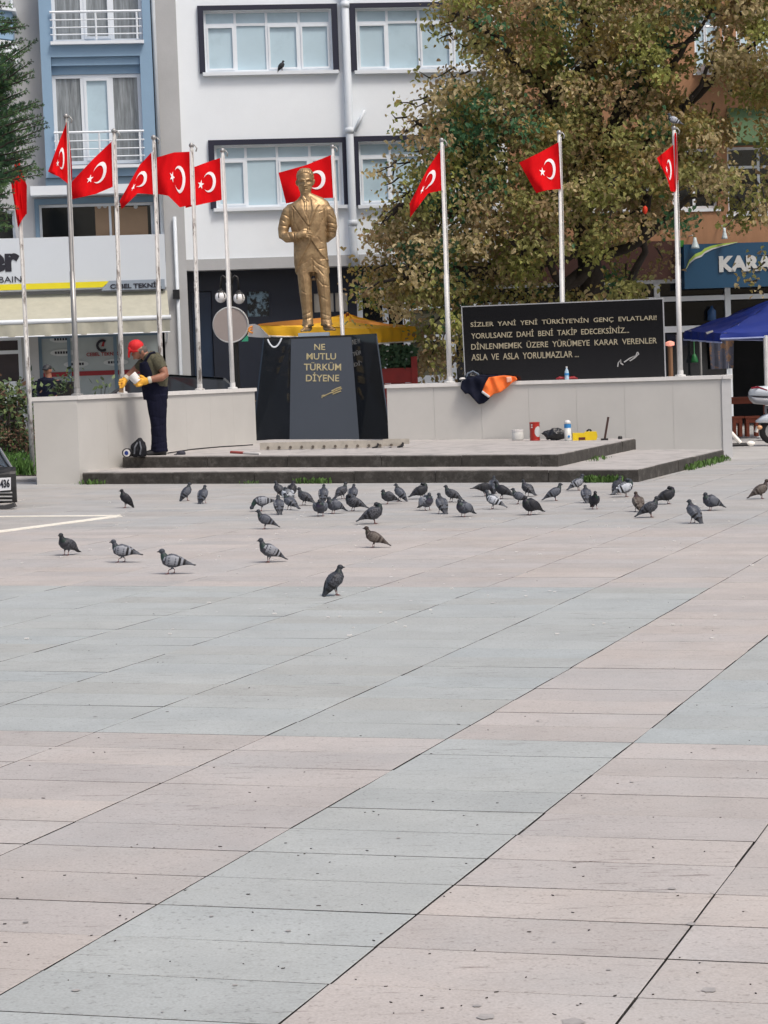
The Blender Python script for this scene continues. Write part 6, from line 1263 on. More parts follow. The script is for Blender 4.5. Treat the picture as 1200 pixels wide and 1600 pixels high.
def groove(pl, a, w, m=1.0): global d; d -= 1.35 * a * np.exp(-(seg_dist(x, y, pl) / w) ** 2) * fr * m
def plate_(pl, a, w, m=1.0): global d; d += a * sstep(-w, w, poly_sd(x, y, pl)) * fr * m
notarm = body.astype(float)
lapL = [(473, 313), (467, 317), (458.5, 323), (461, 326), (482.5, 356), (484, 352), (476, 330)]
lapR = [(487, 313), (493, 317), (500, 324), (497, 327), (485.5, 356), (484, 352), (489, 330)]
plate_(lapL, 1.3, 0.5, notarm); plate_(lapR, 1.3, 0.5, notarm)
groove([(458.5, 323), (461, 326), (482.8, 356)], 1.0, 0.8, notarm); groove([(500, 324), (497, 327), (485.5, 356)], 1.0, 0.8, notarm)
groove([(484, 356), (484.5, 366), (486, 377)], 0.7, 0.7, notarm)
plate_([(477, 316), (481.5, 316), (482, 330), (481, 345), (480, 345), (477.5, 330)], 0.9, 0.5, notarm); groove([(479.2, 319), (479.6, 333)], 0.7, 0.6)
plate_([(471, 309), (475, 308), (479.3, 314), (476, 317.5)], 1.1, 0.5); plate_([(487, 309), (483.5, 308), (479.6, 314), (483, 317.5)], 1.1, 0.5)
groove([(499.5, 334), (505.5, 332)], 0.7, 0.6); groove([(496, 392), (508, 390)], 0.5, 0.7); groove([(460, 392), (470, 393)], 0.5, 0.7)
groove([(463, 366), (474, 379)], 0.5, 1.2, notarm); groove([(462, 350), (468, 362)], 0.45, 1.4, notarm); groove([(505, 346), (500, 360), (492, 371)], 0.45, 1.4, notarm); groove([(503, 380), (497, 372)], 0.5, 1.1, notarm)
for pl in ([(437, 340), (446, 347)], [(438, 352), (448, 354)], [(440, 333), (452, 340)], [(512, 350), (526, 353)], [(511, 357), (526, 360)], [(510, 364), (524, 366)], [(515, 338), (524, 345)], [(452, 366), (456, 377)], [(460, 365), (462, 378)]): groove(pl, 0.95, 1.1)
groove([(459, 330), (459.5, 345), (457, 362)], 1.3, 0.9); groove([(507.5, 330), (508, 345), (510.5, 360)], 1.3, 0.9)
groove([(489, 408), (490, 425), (490.5, 470)], 1.2, 1.2)
for pl, a in (([(488, 400), (480, 410), (466, 416)], 0.6), ([(488, 404), (498, 414), (512, 420)], 0.6), ([(486, 416), (476, 424)], 0.5), ([(492, 416), (506, 430)], 0.7), ([(494, 436), (504, 446), (515, 448)], 0.7), ([(466, 452), (478, 458)], 0.5), ([(497, 462), (512, 470)], 0.5), ([(472, 492), (486, 488)], 0.6), ([(472, 499), (488, 496)], 0.7), ([(500, 490), (517, 495)], 0.6), ([(501, 499), (518, 500)], 0.7)): groove(pl, a, 1.2)
d += 0.6 * np.exp(-(seg_dist(x, y, [(475, 432), (479, 470), (480.5, 503)]) / 0.9) ** 2) * fr + 0.6 * np.exp(-(seg_dist(x, y, [(506, 436), (509, 470), (510.5, 503)]) / 0.9) ** 2) * fr
d -= np.where(y > 504, 1.3 * np.exp(-((y - 510.8) / 1.0) ** 2), 0)
# face
def gz_(px, py, a, rx, ry=None): return a * np.exp(-((x - px) / rx) ** 2 - ((y - py) / (ry or rx)) ** 2) * fr
face = gz_(472.2, 287, -1.9, 2.6, 1.8) + gz_(483.4, 287, -1.9, 2.6, 1.8) + gz_(472.3, 287.6, 0.7, 1.5, 0.9) + gz_(483.3, 287.6, 0.7, 1.5, 0.9)
face += 2.3 * np.exp(-(seg_dist(x, y, [(477.8, 287), (477.8, 293)]) / 1.35) ** 2) * fr + gz_(477.8, 293, 1.1, 2.2, 1.2)
face += 1.0 * np.exp(-(seg_dist(x, y, [(467.5, 284.4), (472, 283), (476.5, 284.2)]) / 1.0) ** 2) * fr + 1.0 * np.exp(-(seg_dist(x, y, [(479.1, 284.2), (483.6, 283), (488, 284.4)]) / 1.0) ** 2) * fr
face += -0.9 * np.exp(-(seg_dist(x, y, [(474.2, 298.1), (481.4, 298.1)]) / 0.7) ** 2) * fr + gz_(477.8, 296.8, 0.5, 2.6, 0.7) + gz_(477.8, 299.4, 0.6, 2.2, 0.7) + gz_(477.8, 303.5, 0.9, 2.6, 1.5) + gz_(470.5, 295.5, -0.6, 2.2, 3) + gz_(485, 295.5, -0.6, 2.2, 3) + gz_(470, 290.8, 0.5, 2) + gz_(485.6, 290.8, 0.5, 2)
hair = [(464, 290), (466.2, 282), (467, 277.5), (472, 274.5), (478, 272.5), (484, 274.5), (488.8, 277.5), (489.4, 282), (492, 290), (500, 262), (456, 262)]
face += 0.9 * sstep(-0.5, 0.7, poly_sd(x, y, hair)) * np.where(n[:, 1] < 0.4, 1, 1) * (0.8 + 0.25 * np.sin(x * 2.2 + y * 0.6))
d += np.where(y < 306.5, face * 1.45, 0)
wob = np.array([mnoise.noise(V(p) * 9.0) + 0.6 * mnoise.noise(V(p) * 21.0) for p in c]); d += np.where(y > 312, wob * 0.24, wob * 0.06)
set_co(me, c + n * (d / ff.s)[:, None] + np.array([0, 0, lift]))
obj_me('figure', me, m_bronze, sroot, st)
a, b = P(466, 517, YST - .3), P(514, 517, YST - .3); mb = MB(); mb.box((a.x, YST - 0.42, ztop + 0.001), (b.x, YST + 0.35, ztop + lift + 0.008)); obj('plinth_plate', mb, m_plate, st)

# ---- the painter in the red cap
m_skin = M('skin', (0.30, 0.135, 0.085), 0.55, 0.12, 20); m_shirt = M('olive_shirt', (0.085, 0.080, 0.050), 0.9, 0.3, 25, c2=(0.045, 0.045, 0.03), c2s=14); m_dung = M('navy_dungarees', (0.007, 0.008, 0.021), 0.9, 0.3, 14, 0.003, 60, spec=0.15)
m_cap = M('red_cap', (0.62, 0.012, 0.016), 0.7, 0.1, 8); m_glove = M('yellow_glove', (0.70, 0.36, 0.035), 0.7, 0.25, 18); m_cuff = M('glove_cuff', (0.62, 0.60, 0.50), 0.8, 0.1); m_shoe = M('dark_shoe', (0.02, 0.021, 0.024), 0.6, 0.2)
YM = 32.35; mroot = on_plat(246, 711); YM = mroot.y
man = thing('person', 'man in a red cap, olive shirt and navy dungarees painting the foot of a flagpole', 'person', mroot)
mf = Fig(246, 711, YM, 0.040, mroot)
def piece(mb, name, m, vox=0.0085, sm=2, fold=0.0, sc=14, seed=0, root=man, org=mroot, fn=None, fig=mf):
    me = remesh(mb, vox, sm); c, n = mesh_arrays(me)
    if fold: c = c + n * np.array([fold * mnoise.noise(V((p[0] * sc, p[1] * sc, p[2] * sc * 0.55)) + V((seed, 1, 2))) for p in c])[:, None]
    if fn is not None: c = c + n * (fn(*fig.inv(c), n) / fig.s)[:, None]
    set_co(me, c); return obj_me(name, me, m, org, root)
mb = MB(); mf.ball(mb, 218.5, 547.5, 0, 10.5, 11, 9.5)
mf.tube(mb, [(219, 547, 0, 9, 8), (215.5, 554, 0, 7.8, 7.2), (213.2, 559.8, 0, 4.6, 4.6)], 12)
mf.tube(mb, [(209.2, 550, 0, 1.6, 1.6), (207.6, 554.2, 0, 2.1, 2.1), (208.8, 555.4, 0, 1.4, 1.8)], 8)       # nose
mf.tube(mb, [(209.8, 558, 0, 1.6, 2.2), (211, 560.6, 0, 2.4, 2.6)], 8)
mf.ball(mb, 224.2, 550.5, -8.6, 2.3, 3.6, 1.6)
mf.tube(mb, [(222, 551, 0, 7.5, 7.5), (229, 557, 0, 7.5, 8), (236, 564, 0, 10, 12)], 14)
mf.tube(mb, [(234, 562, 0, 12, 12), (240, 578, 0, 15, 14), (243, 598, 0, 15, 12)], 16)
mf.tube(mb, [(246, 564, -12, 7.5), (253, 572, -16, 7.6), (258, 580, -18, 6.8), (260, 586, -19, 6.4), (254.5, 590, -22, 6.6), (246, 591.6, -25, 5.6), (238, 593, -27, 4.6)], 14)
mf.tube(mb, [(224, 566, 9, 7), (214.5, 573, 13, 6.4), (207, 579.5, 14, 5.6), (201, 585, 12, 5.2), (196.5, 589.5, 9, 4.4)], 14)
piece(mb, 'body', m_skin)
mb = MB(); mf.tube(mb, [(230.5, 553.5, 0, 8, 11), (235, 558.5, 0, 14, 16), (239, 566, 0, 18.5, 18), (241.5, 576, 0, 20, 18), (243, 588, 0, 20, 17), (243, 604, 0, 19, 16)], 22)
mf.tube(mb, [(245, 561.5, -11, 9), (251, 569, -15, 9.2), (256, 577.5, -17.5, 8.6)], 14); mf.tube(mb, [(226, 565, 8, 8), (219, 570, 12, 7.6), (213, 575, 13, 7.2)], 14)
piece(mb, 'shirt', m_shirt, fold=0.011, sc=16)
mb = MB(); mf.tube(mb, [(229.5, 566, -1, 11, 17.5), (231, 576, -1, 12.5, 18.5), (234, 588, -1, 15, 18.5), (240, 600, 0, 19.5, 18), (243.5, 612, 0, 20, 18), (244, 624, 0, 19.2, 17)], 22)
mf.tube(mb, [(245.5, 618, -6, 16.5, 12), (247, 640, -6.5, 14.5, 11.5), (248, 665, -7, 12, 11), (249.5, 688, -7, 12.2, 11.5), (250.5, 706, -7, 12.6, 12)], 16)
mf.tube(mb, [(243, 618, 7, 16, 12), (245.5, 640, 7, 14, 11.5), (247.5, 665, 7, 11.2, 11), (247, 688, 7, 10.8, 11), (246.5, 704, 7, 11, 12)], 16)
mf.tube(mb, [(227, 568, -14, 2.6, 2), (231.5, 560, -16.8, 2.5, 1.8), (236.5, 552.5, -15.5, 2.5, 1.8), (241.5, 551.5, -9, 2.5, 1.8), (248, 560, -4, 2.5, 1.8), (254, 574, -3, 2.5, 1.8), (258, 590, -3, 2.6, 2)], 8)
mf.tube(mb, [(224, 568, 11, 2.4, 2), (229, 560, 15, 2.4, 1.8), (236, 553, 14, 2.4, 1.8), (244, 556, 8, 2.4, 1.8)], 8)
def dfold(x, y, n):
    v = np.zeros(len(x))
    for pl, a in (([(226, 620), (245, 628)], .8), ([(240, 650), (258, 655)], .7), ([(236, 668), (255, 664)], .7), ([(238, 680), (258, 684)], .6), ([(238, 694), (262, 690)], .9), ([(238, 701), (262, 700)], .9), ([(224, 606), (262, 602)], .8), ([(250, 616), (262, 640)], .6)): v -= a * np.exp(-(seg_dist(x, y, pl) / 1.3) ** 2)
    return v
piece(mb, 'dungarees', m_dung, fold=0.013, sc=10, seed=3, fn=lambda a, b, c: 0.55 * dfold(a, b, c))
mb = MB(); mf.ball(mb, 213, 540.5, 0, 12.6, 10.8, 10.8); mf.tube(mb, [(203.5, 543, 0, 4, 8.5), (203, 546, 0, 3.2, 8.5), (222, 549, 0, 4, 9.8)], 12); me_c = mb
cap_ = piece(mb, 'cap', m_cap, vox=0.008)
mb = MB(); mf.ball(mb, 220.4, 548.2, 0, 9.9, 8.2, 9.9); mf.ball(mb, 224.5, 547.5, 0, 6.8, 8.5, 8.8); piece(mb, 'hair', M('grey_hair', (0.10, 0.088, 0.078), 0.9, 0.3, 40), vox=0.008)
mb = MB(); mf.tube(mb, [(205, 543, 0, 3, 9), (202.6, 549, 0, 2.2, 9.5), (201.8, 555, 0, 1.6, 8), (202.6, 558, 0, 1.2, 5)], 14); piece(mb, 'cap_peak', m_cap, vox=0.007, root=cap_, org=mroot)
# gloved hands with separate fingers
mb = MB(); mf.tube(mb, [(236, 593.5, -27, 4.6), (230, 595.5, -28, 5.4, 4.6), (224.5, 596.5, -28, 5.2, 4.4)], 12)
for q in (((225, 592.5), (219.5, 590.5), (214.5, 592)), ((224, 595.2), (218, 594.5), (213, 596.2)), ((224, 598), (218, 598.2), (213.5, 599.4)), ((225, 600.5), (220.5, 601.6), (216.5, 602))): mf.tube(mb, [(*q[0], -30, 2.4), (*q[1], -33.5, 2.2), (*q[2], -31, 1.8)], 8)
mf.tube(mb, [(230, 592, -28, 2.6), (225.5, 588, -26, 2.4), (221.5, 586.5, -24, 2.0)], 8)
gl_ = piece(mb, 'glove', m_glove, vox=0.0065, sm=1)
mb = MB(); mf.tube(mb, [(240, 592.6, -26.5, 5.2), (234.5, 593.8, -27.2, 5.4)], 12); o = piece(mb, 'glove_cuff', m_cuff, vox=0.007, root=gl_)
mb = MB(); mf.tube(mb, [(196, 590, 9, 4.6), (193, 594, 7, 5.2, 4.8), (191.5, 599, 5, 5, 4.6)], 12)
for k, q in enumerate(((187.5, 592.5), (186.2, 596.2), (186.6, 600), (188, 603.8))): mf.tube(mb, [(192.5, q[1] - 1, 2, 2.5), (q[0] + .5, q[1], -1.5, 2.3), (q[0] + 1.5, q[1] + 1.5, 4.5, 2.0)], 8)
mf.tube(mb, [(194.5, 594, 3, 2.6), (194, 600, -1, 2.3), (192, 604.5, -1.5, 1.9)], 8)
gl2 = piece(mb, 'glove', m_glove, vox=0.0065, sm=1)
mb = MB(); mf.tube(mb, [(199, 587, 10.5, 5.0), (195.2, 590.6, 8.6, 5.4)], 12); piece(mb, 'glove_cuff', m_cuff, vox=0.007, root=gl2)
mb = MB()
for x, y, dd in ((255, 707, -8), (251, 706, 7)): mf.tube(mb, [(x + 6, y - 1, dd, 5, 5), (x - 3, y - 1.5, dd, 5.5, 5.4), (x - 14, y + 0.3, dd - 1, 4.4, 5.2), (x - 24, y + 1.4, dd - 2, 3, 4.4), (x - 27, y + 2, dd - 2, 1.6, 3)], 12)
piece(mb, 'shoes', m_shoe, vox=0.009)
c0 = mf.root + mf(209.5, 584.5, -30); ax = V((mf(217, 593, -30) - mf(209.5, 584.5, -30))).normalized()
mb = MB(); mb.lathe(c0, [(0.066, 0), (0.068, 0.008), (0.060, 0.135), (0.001, 0.137)], 18, axis=ax); mb.lathe(c0 + ax * 0.004, [(0.062, 0), (0.001, 0.01)], 18, axis=ax)
tag(obj('paint_cup', mb, m_cope, smooth=False), 'white paint cup tilted in the gloved hand of the man in the red cap', 'cup')
b0 = mf.root + mf(190, 603, 0); b1_ = mf.root + mf(189.6, 611.5, 1); t = thing('paint_brush', 'small paint brush held against the flagpole foot by the gloved hand', 'brush', b1_); mb = MB(); mb.tube([mf.root + mf(190.5, 595, 0), b0], [0.012, 0.016], 8); obj('handle', mb, m_wood, t); mb = MB(); mb.tube([b0, b1_], [(0.03, 0.016), (0.035, 0.012)], 8); obj('bristles', mb, m_box, t)

# ---- man in dark clothes beyond the end of the wall
YB = 36.6; rb = gxy(P(72, 640, YB).x, YB); pb_ = 588 + (EYE - rb.z) * FPX / YB
dm = thing('person', 'man in dark navy clothes and dark cap standing behind the left end of the wall', 'person', rb)
df = Fig(72, pb_, YB, 0.038, rb); kb = (lambda *a, **k: piece(*a, root=dm, org=rb, fig=df, **k))
mb = MB(); df.ball(mb, 71.5, 577.5, 0, 6.6, 8, 7.5); df.tube(mb, [(72, 580, 0, 5), (73, 588, 0, 5.2), (73, 594, 0, 7)], 12); df.ball(mb, 77.5, 579, -2, 1.2, 2.2, 1.6)
df.tube(mb, [(72, 592, 0, 14, 9), (72, 640, 0, 13, 9)], 14); df.tube(mb, [(57, 594, 0, 5.5), (53, 612, -2, 5), (57, 626, -9, 4.2)], 10); df.tube(mb, [(87, 594, 0, 5.5), (91, 611, -2, 5), (87, 624, -10, 4.2)], 10)
for s in (-1, 1): df.tube(mb, [(57.5 if s < 0 else 86.5, 627, -10, 3.6), (61 if s < 0 else 83, 630, -13, 3.2), (64 if s < 0 else 80, 632, -14, 2)], 8)
kb(mb, 'body', m_skin, vox=0.011)
mb = MB(); df.tube(mb, [(73, 588.5, 0, 7, 6.5), (72.5, 593, 0, 16, 10), (72, 604, 0, 18, 11.5), (72, 630, 0, 16, 11), (72, 646, 0, 16, 11)], 18); df.tube(mb, [(58, 595, 0, 6.8), (53, 610, -2, 6.2), (54.5, 620, -6, 5.8)], 12); df.tube(mb, [(86, 595, 0, 6.8), (91, 610, -2, 6.2), (89.5, 620, -7, 5.8)], 12); kb(mb, 'shirt', m_nj, vox=0.011, fold=0.012, seed=5)
mb = MB()
for s in (-1, 1): df.tube(mb, [(72 + s * 6, 640, 0, 10, 10), (72 + s * 8, 680, 0, 8), (72 + s * 8, pb_ - 5, 0, 7.5)], 12)
kb(mb, 'trousers', m_nj, vox=0.013, fold=0.01)
mb = MB(); df.ball(mb, 71.2, 574, 0, 7.2, 6, 8); df.tube(mb, [(70, 575.5, -5, 5, 3), (68.5, 576.5, -12, 4.5, 1.2)], 10, ref=(0, 0, 1)); kb(mb, 'cap', m_shoe, vox=0.009)
mb = MB()
for s in (-1, 1): df.tube(mb, [(72 + s * 8, pb_ - 4, 4, 4.5), (72 + s * 8.5, pb_ - 3, -6, 4.2), (72 + s * 9, pb_ - 2.2, -14, 2.6)], 10, ref=(0, 0, 1))
kb(mb, 'shoes', m_shoe, vox=0.011)
q = P(101, 605, 35.2); mb = MB(); mb.box(q - V((0.11, 0.12, q.z - gz(q.x))), q + V((0.13, 0.12, 0.05))); mb.box(q + V((-0.13, -.14, 0.052)), q + V((0.15, 0.14, 0.085))); tag(obj('black_bin', mb, m_black), 'black box topped bin behind the left wall, right of the man in dark clothes', 'bin')
q = P(17, 612, 46.9); mb = MB(); mb.box(q - V((0.13, 0.01, 0.30)), q + V((0.13, 0.02, 0.22))); mb.box(q + V((-0.06, -.012, -0.05)), q + V((0.08, -0.0105, 0.02)), mi=1); tag(obj('poster', mb, [m_pvc, m_bluep]), 'pale poster seen through the bush at the left edge', 'poster')
# ------------------------------------------------------------------ pigeons
PAT = {'bar': dict(body=(.115, .125, .15), wing=(.27, .285, .32), neck=(.035, .05, .055), head=(.06, .07, .09), tail=(.10, .11, .13), tip=(.02, .02, .024), bar=(.016, .016, .02), breast=(.075, .075, .095), check=0),
       'slate': dict(body=(.075, .085, .112), wing=(.15, .165, .20), neck=(.028, .036, .042), head=(.042, .05, .064), tail=(.05, .055, .068), tip=(.016, .016, .02), bar=(.016, .016, .02), breast=(.06, .062, .08), check=0.12),
       'check': dict(body=(.08, .087, .105), wing=(.105, .11, .13), neck=(.022, .03, .034), head=(.035, .04, .05), tail=(.04, .043, .05), tip=(.014, .014, .018), bar=(.014, .014, .018), breast=(.05, .052, .066), check=0.8),
       'dark': dict(body=(.026, .028, .036), wing=(.034, .036, .045), neck=(.014, .018, .02), head=(.016, .018, .024), tail=(.02, .02, .025), tip=(.012, .012, .014), bar=(.012, .012, .014), breast=(.022, .023, .032), check=0.3),
       'brown': dict(body=(.11, .085, .072), wing=(.20, .175, .155), neck=(.05, .03, .026), head=(.05, .032, .027), tail=(.075, .06, .052), tip=(.03, .024, .02), bar=(.05, .035, .03), breast=(.075, .05, .045), check=0.3),
       'pale': dict(body=(.20, .215, .24), wing=(.50, .53, .58), neck=(.03, .05, .05), head=(.05, .06, .075), tail=(.14, .15, .17), tip=(.02, .02, .024), bar=(.018, .018, .022), breast=(.06, .068, .085), check=0)}
def rot2(p, a, o=(0.0, 0.115)):
    x, z = p[0] - o[0], p[1] - o[1]; return (o[0] + x * math.cos(a) - z * math.sin(a), o[1] + x * math.sin(a) + z * math.cos(a))
def pigeon_geo(pose):
    """solids, each with a list of region names per ring point, before they are fused into one body"""
    ang = {'walk': 3, 'stand': 19, 'upright': 42, 'peck': -8, 'round': 14, 'preen': 12}[pose]; a = math.radians(ang); dz = {'walk': -.012, 'stand': -.010, 'upright': .004, 'peck': -.006, 'round': -.016, 'preen': -.014}[pose]; fat = {'round': 1.22, 'preen': 1.12}.get(pose, 1.0)
    mb = MB(); reg = []
    def T(pts, rad, names, n=12, y=0.0):
        k = len(mb.v); mb.tube([V((p[0], p[2] if len(p) > 2 else y, p[1] + dz)) for p in pts], rad, n); m = (len(mb.v) - k) // len(pts)
        for nm in names: reg.extend([nm] * m)
    sp = [(-.185, .083), (-.15, .09), (-.115, .097), (-.075, .106), (-.03, .113), (.015, .117), (.05, .126)]
    rd = [(.0045, .026), (.006, .028), (.011, .028), (.030 * fat, .037), (.051 * fat, .051), (.057 * fat, .056), (.047 * fat, .047)]
    bodyp = [rot2(p, a) for p in sp]; top = bodyp[-1]
    if pose == 'peck': nk = [(.078, .112), (.098, .085), (.108, .062)]; hd = (.117, .05); bk = (.135, .026)
    elif pose == 'round': nk = [(top[0] + .012, top[1] + .022), (top[0] + .012, top[1] + .034), (top[0] + .012, top[1] + .042)]; hd = (top[0] + .016, top[1] + .05); bk = (top[0] + .05, top[1] + .04)
    elif pose == 'preen': nk = [(top[0] + .016, top[1] + .026), (top[0] + .016, top[1] + .048), (top[0] + .004, top[1] + .058, .012)]; hd = (top[0] - .008, top[1] + .058, .02); bk = (top[0] - .036, top[1] + .044, .034)
    else:
        nk = [(top[0] + .012, top[1] + .020), (top[0] + .018, top[1] + .038), (top[0] + .020, top[1] + .050)]
        if pose == 'upright': nk = [(top[0] + .002, top[1] + .018), (top[0] + .005, top[1] + .030), (top[0] + .008, top[1] + .040)]
        hd = (nk[-1][0] + .008, nk[-1][1] + .014); bk = (hd[0] + .042, hd[1] - .005)
    T(bodyp + nk, rd + [(.031 * (1 + (fat - 1) * .6), .031), (.0235, .022), (.019, .018)], ['tip', 'tail', 'tail', 'rump', 'body', 'body', 'breast', 'neck', 'neck', 'head'], 16)
    y = hd[2] if len(hd) > 2 else 0; k = len(mb.v); mb.ball(V((hd[0], y, hd[1] + dz)), (.0245, .0198, .0212), 12, 8); reg.extend(['head'] * (len(mb.v) - k))
    by = bk[2] if len(bk) > 2 else 0; d = V((bk[0] - hd[0], by - y, bk[1] - hd[1])); h0 = V((hd[0], y, hd[1] + dz)); k = len(mb.v); mb.tube([h0 + d * 0.4, h0 + d * 0.62, h0 + d], [.0085, .0065, .002], 8); reg.extend(['beak'] * (len(mb.v) - k))
    for s in (-1, 1):
        wp = [(.052, .130, .034), (.035, .132, .045), (.01, .128, .050), (-.015, .122, .049), (-.04, .117, .045), (-.06, .112, .040), (-.078, .108, .035), (-.095, .104, .030), (-.115, .100, .024), (-.14, .095, .016), (-.158, .091, .010)]
        w2 = [(*rot2(p[:2], a), s * (p[2] * (1 + (fat - 1) * .9))) for p in wp]; r = [(.012, .006), (.026, .010), (.035, .012), (.037, .012), (.036, .011), (.033, .010), (.028, .009), (.023, .008), (.016, .006), (.010, .005), (.004, .003)]
        T(w2, [(q[0] * (1 + (fat - 1) * .5), q[1]) for q in r], ['wing', 'wing', 'wing', 'wing', 'wing', 'bar', 'wing', 'bar', 'prim', 'prim', 'prim'], 12)
    lift_ = 0.0
    for s in (-1, 1):
        fx = (0.012 + (0.022 * s if pose == 'walk' else 0.004 * s)); k = len(mb.v)
        mb.tube([V((0.0, s * .02, .08 + dz)), V((0.002, s * .022, .050 + dz * .5)), V((fx - .004, s * .023, .03)), V((fx, s * .024, .006))], [.014, .007, .0036, .0034], 8)
        for ta in (-.45, 0, .45): mb.tube([V((fx, s * .024, .005)), V((fx + .028 * math.cos(ta), s * .024 + .028 * math.sin(ta), .003))], [.0038, .0024], 6)
        mb.tube([V((fx, s * .024, .005)), V((fx - .014, s * .024, .003))], [.0034, .002], 6); m = len(mb.v) - k; reg.extend(['thigh'] * 16 + ['leg'] * (m - 16))
    return mb, reg
PG = {}
m_feather, (t_, N_, b_, mix_, rmp_, nz_) = mat('feathers', (0.1, 0.1, 0.1), 0.55, 0.14, 60, attr='plumage', spec=0.35)
m_leg = M('pigeon_leg', (0.22, 0.045, 0.045), 0.6, 0.1)
def pigeon_mesh(pose, pat, sd=0):
    if (pose, pat, sd) in PG: return PG[pose, pat, sd]
    if ('g', pose) not in PG:
        mb, reg = pigeon_geo(pose); me = remesh(mb, 0.0034, 1); kd = KDTree(len(mb.v))
        for i, p in enumerate(mb.v): kd.insert(p, i)
        kd.balance(); near_ = [reg[kd.find(v.co)[1]] for v in me.vertices]; PG['g', pose] = (me, near_)
    me, near_ = PG['g', pose]; me = me.copy(); me.name = 'pigeon'; P_ = {k: (tuple(q * (1.0 if k == 'wing' and pat in ('bar', 'pale') else 0.72) for q in v) if k != 'check' else v) for k, v in PAT[pat].items()}; cols = np.empty((len(me.vertices), 4), dtype=np.float32)
    for i, v in enumerate(me.vertices):
        r = near_[i]; nz1 = mnoise.noise(V(v.co) * 85 + V((sd * 7.3, 0, 0))); nz0 = mnoise.noise(V(v.co) * 22 + V((sd * 3.1, 1, 0)))
        if r in ('wing', 'wing2'): c = V(P_['wing']); c = c.lerp(V(P_['bar']), min(1, max(0, (nz1 + .15) * 3)) * P_['check'])
        elif r == 'prim': c = V(P_['tail']).lerp(V(P_['body']), .4)
        elif r == 'beak': c = V((.035, .033, .033))
        elif r == 'leg': c = V((.17, .06, .055))
        elif r == 'thigh': c = V(P_['body'])
        elif r == 'rump': c = V(P_['body']).lerp(V(P_['wing']), .5)
        elif r == 'neck': c = V(P_['neck']); c = c + V((.012, .0, .02)) * max(0, nz0) * 2 + V((0, .02, .008)) * max(0, -nz0) * 2
        else: c = V(P_[r])
        cols[i] = (*(c * (1 + .18 * nz0)), 1)
    at = me.attributes.new('plumage', 'FLOAT_COLOR', 'POINT'); at.data.foreach_set('color', cols.ravel())
    me.materials.clear(); me.materials.append(m_feather); me.polygons.foreach_set('use_smooth', [True] * len(me.polygons)); PG[pose, pat, sd] = me; return me
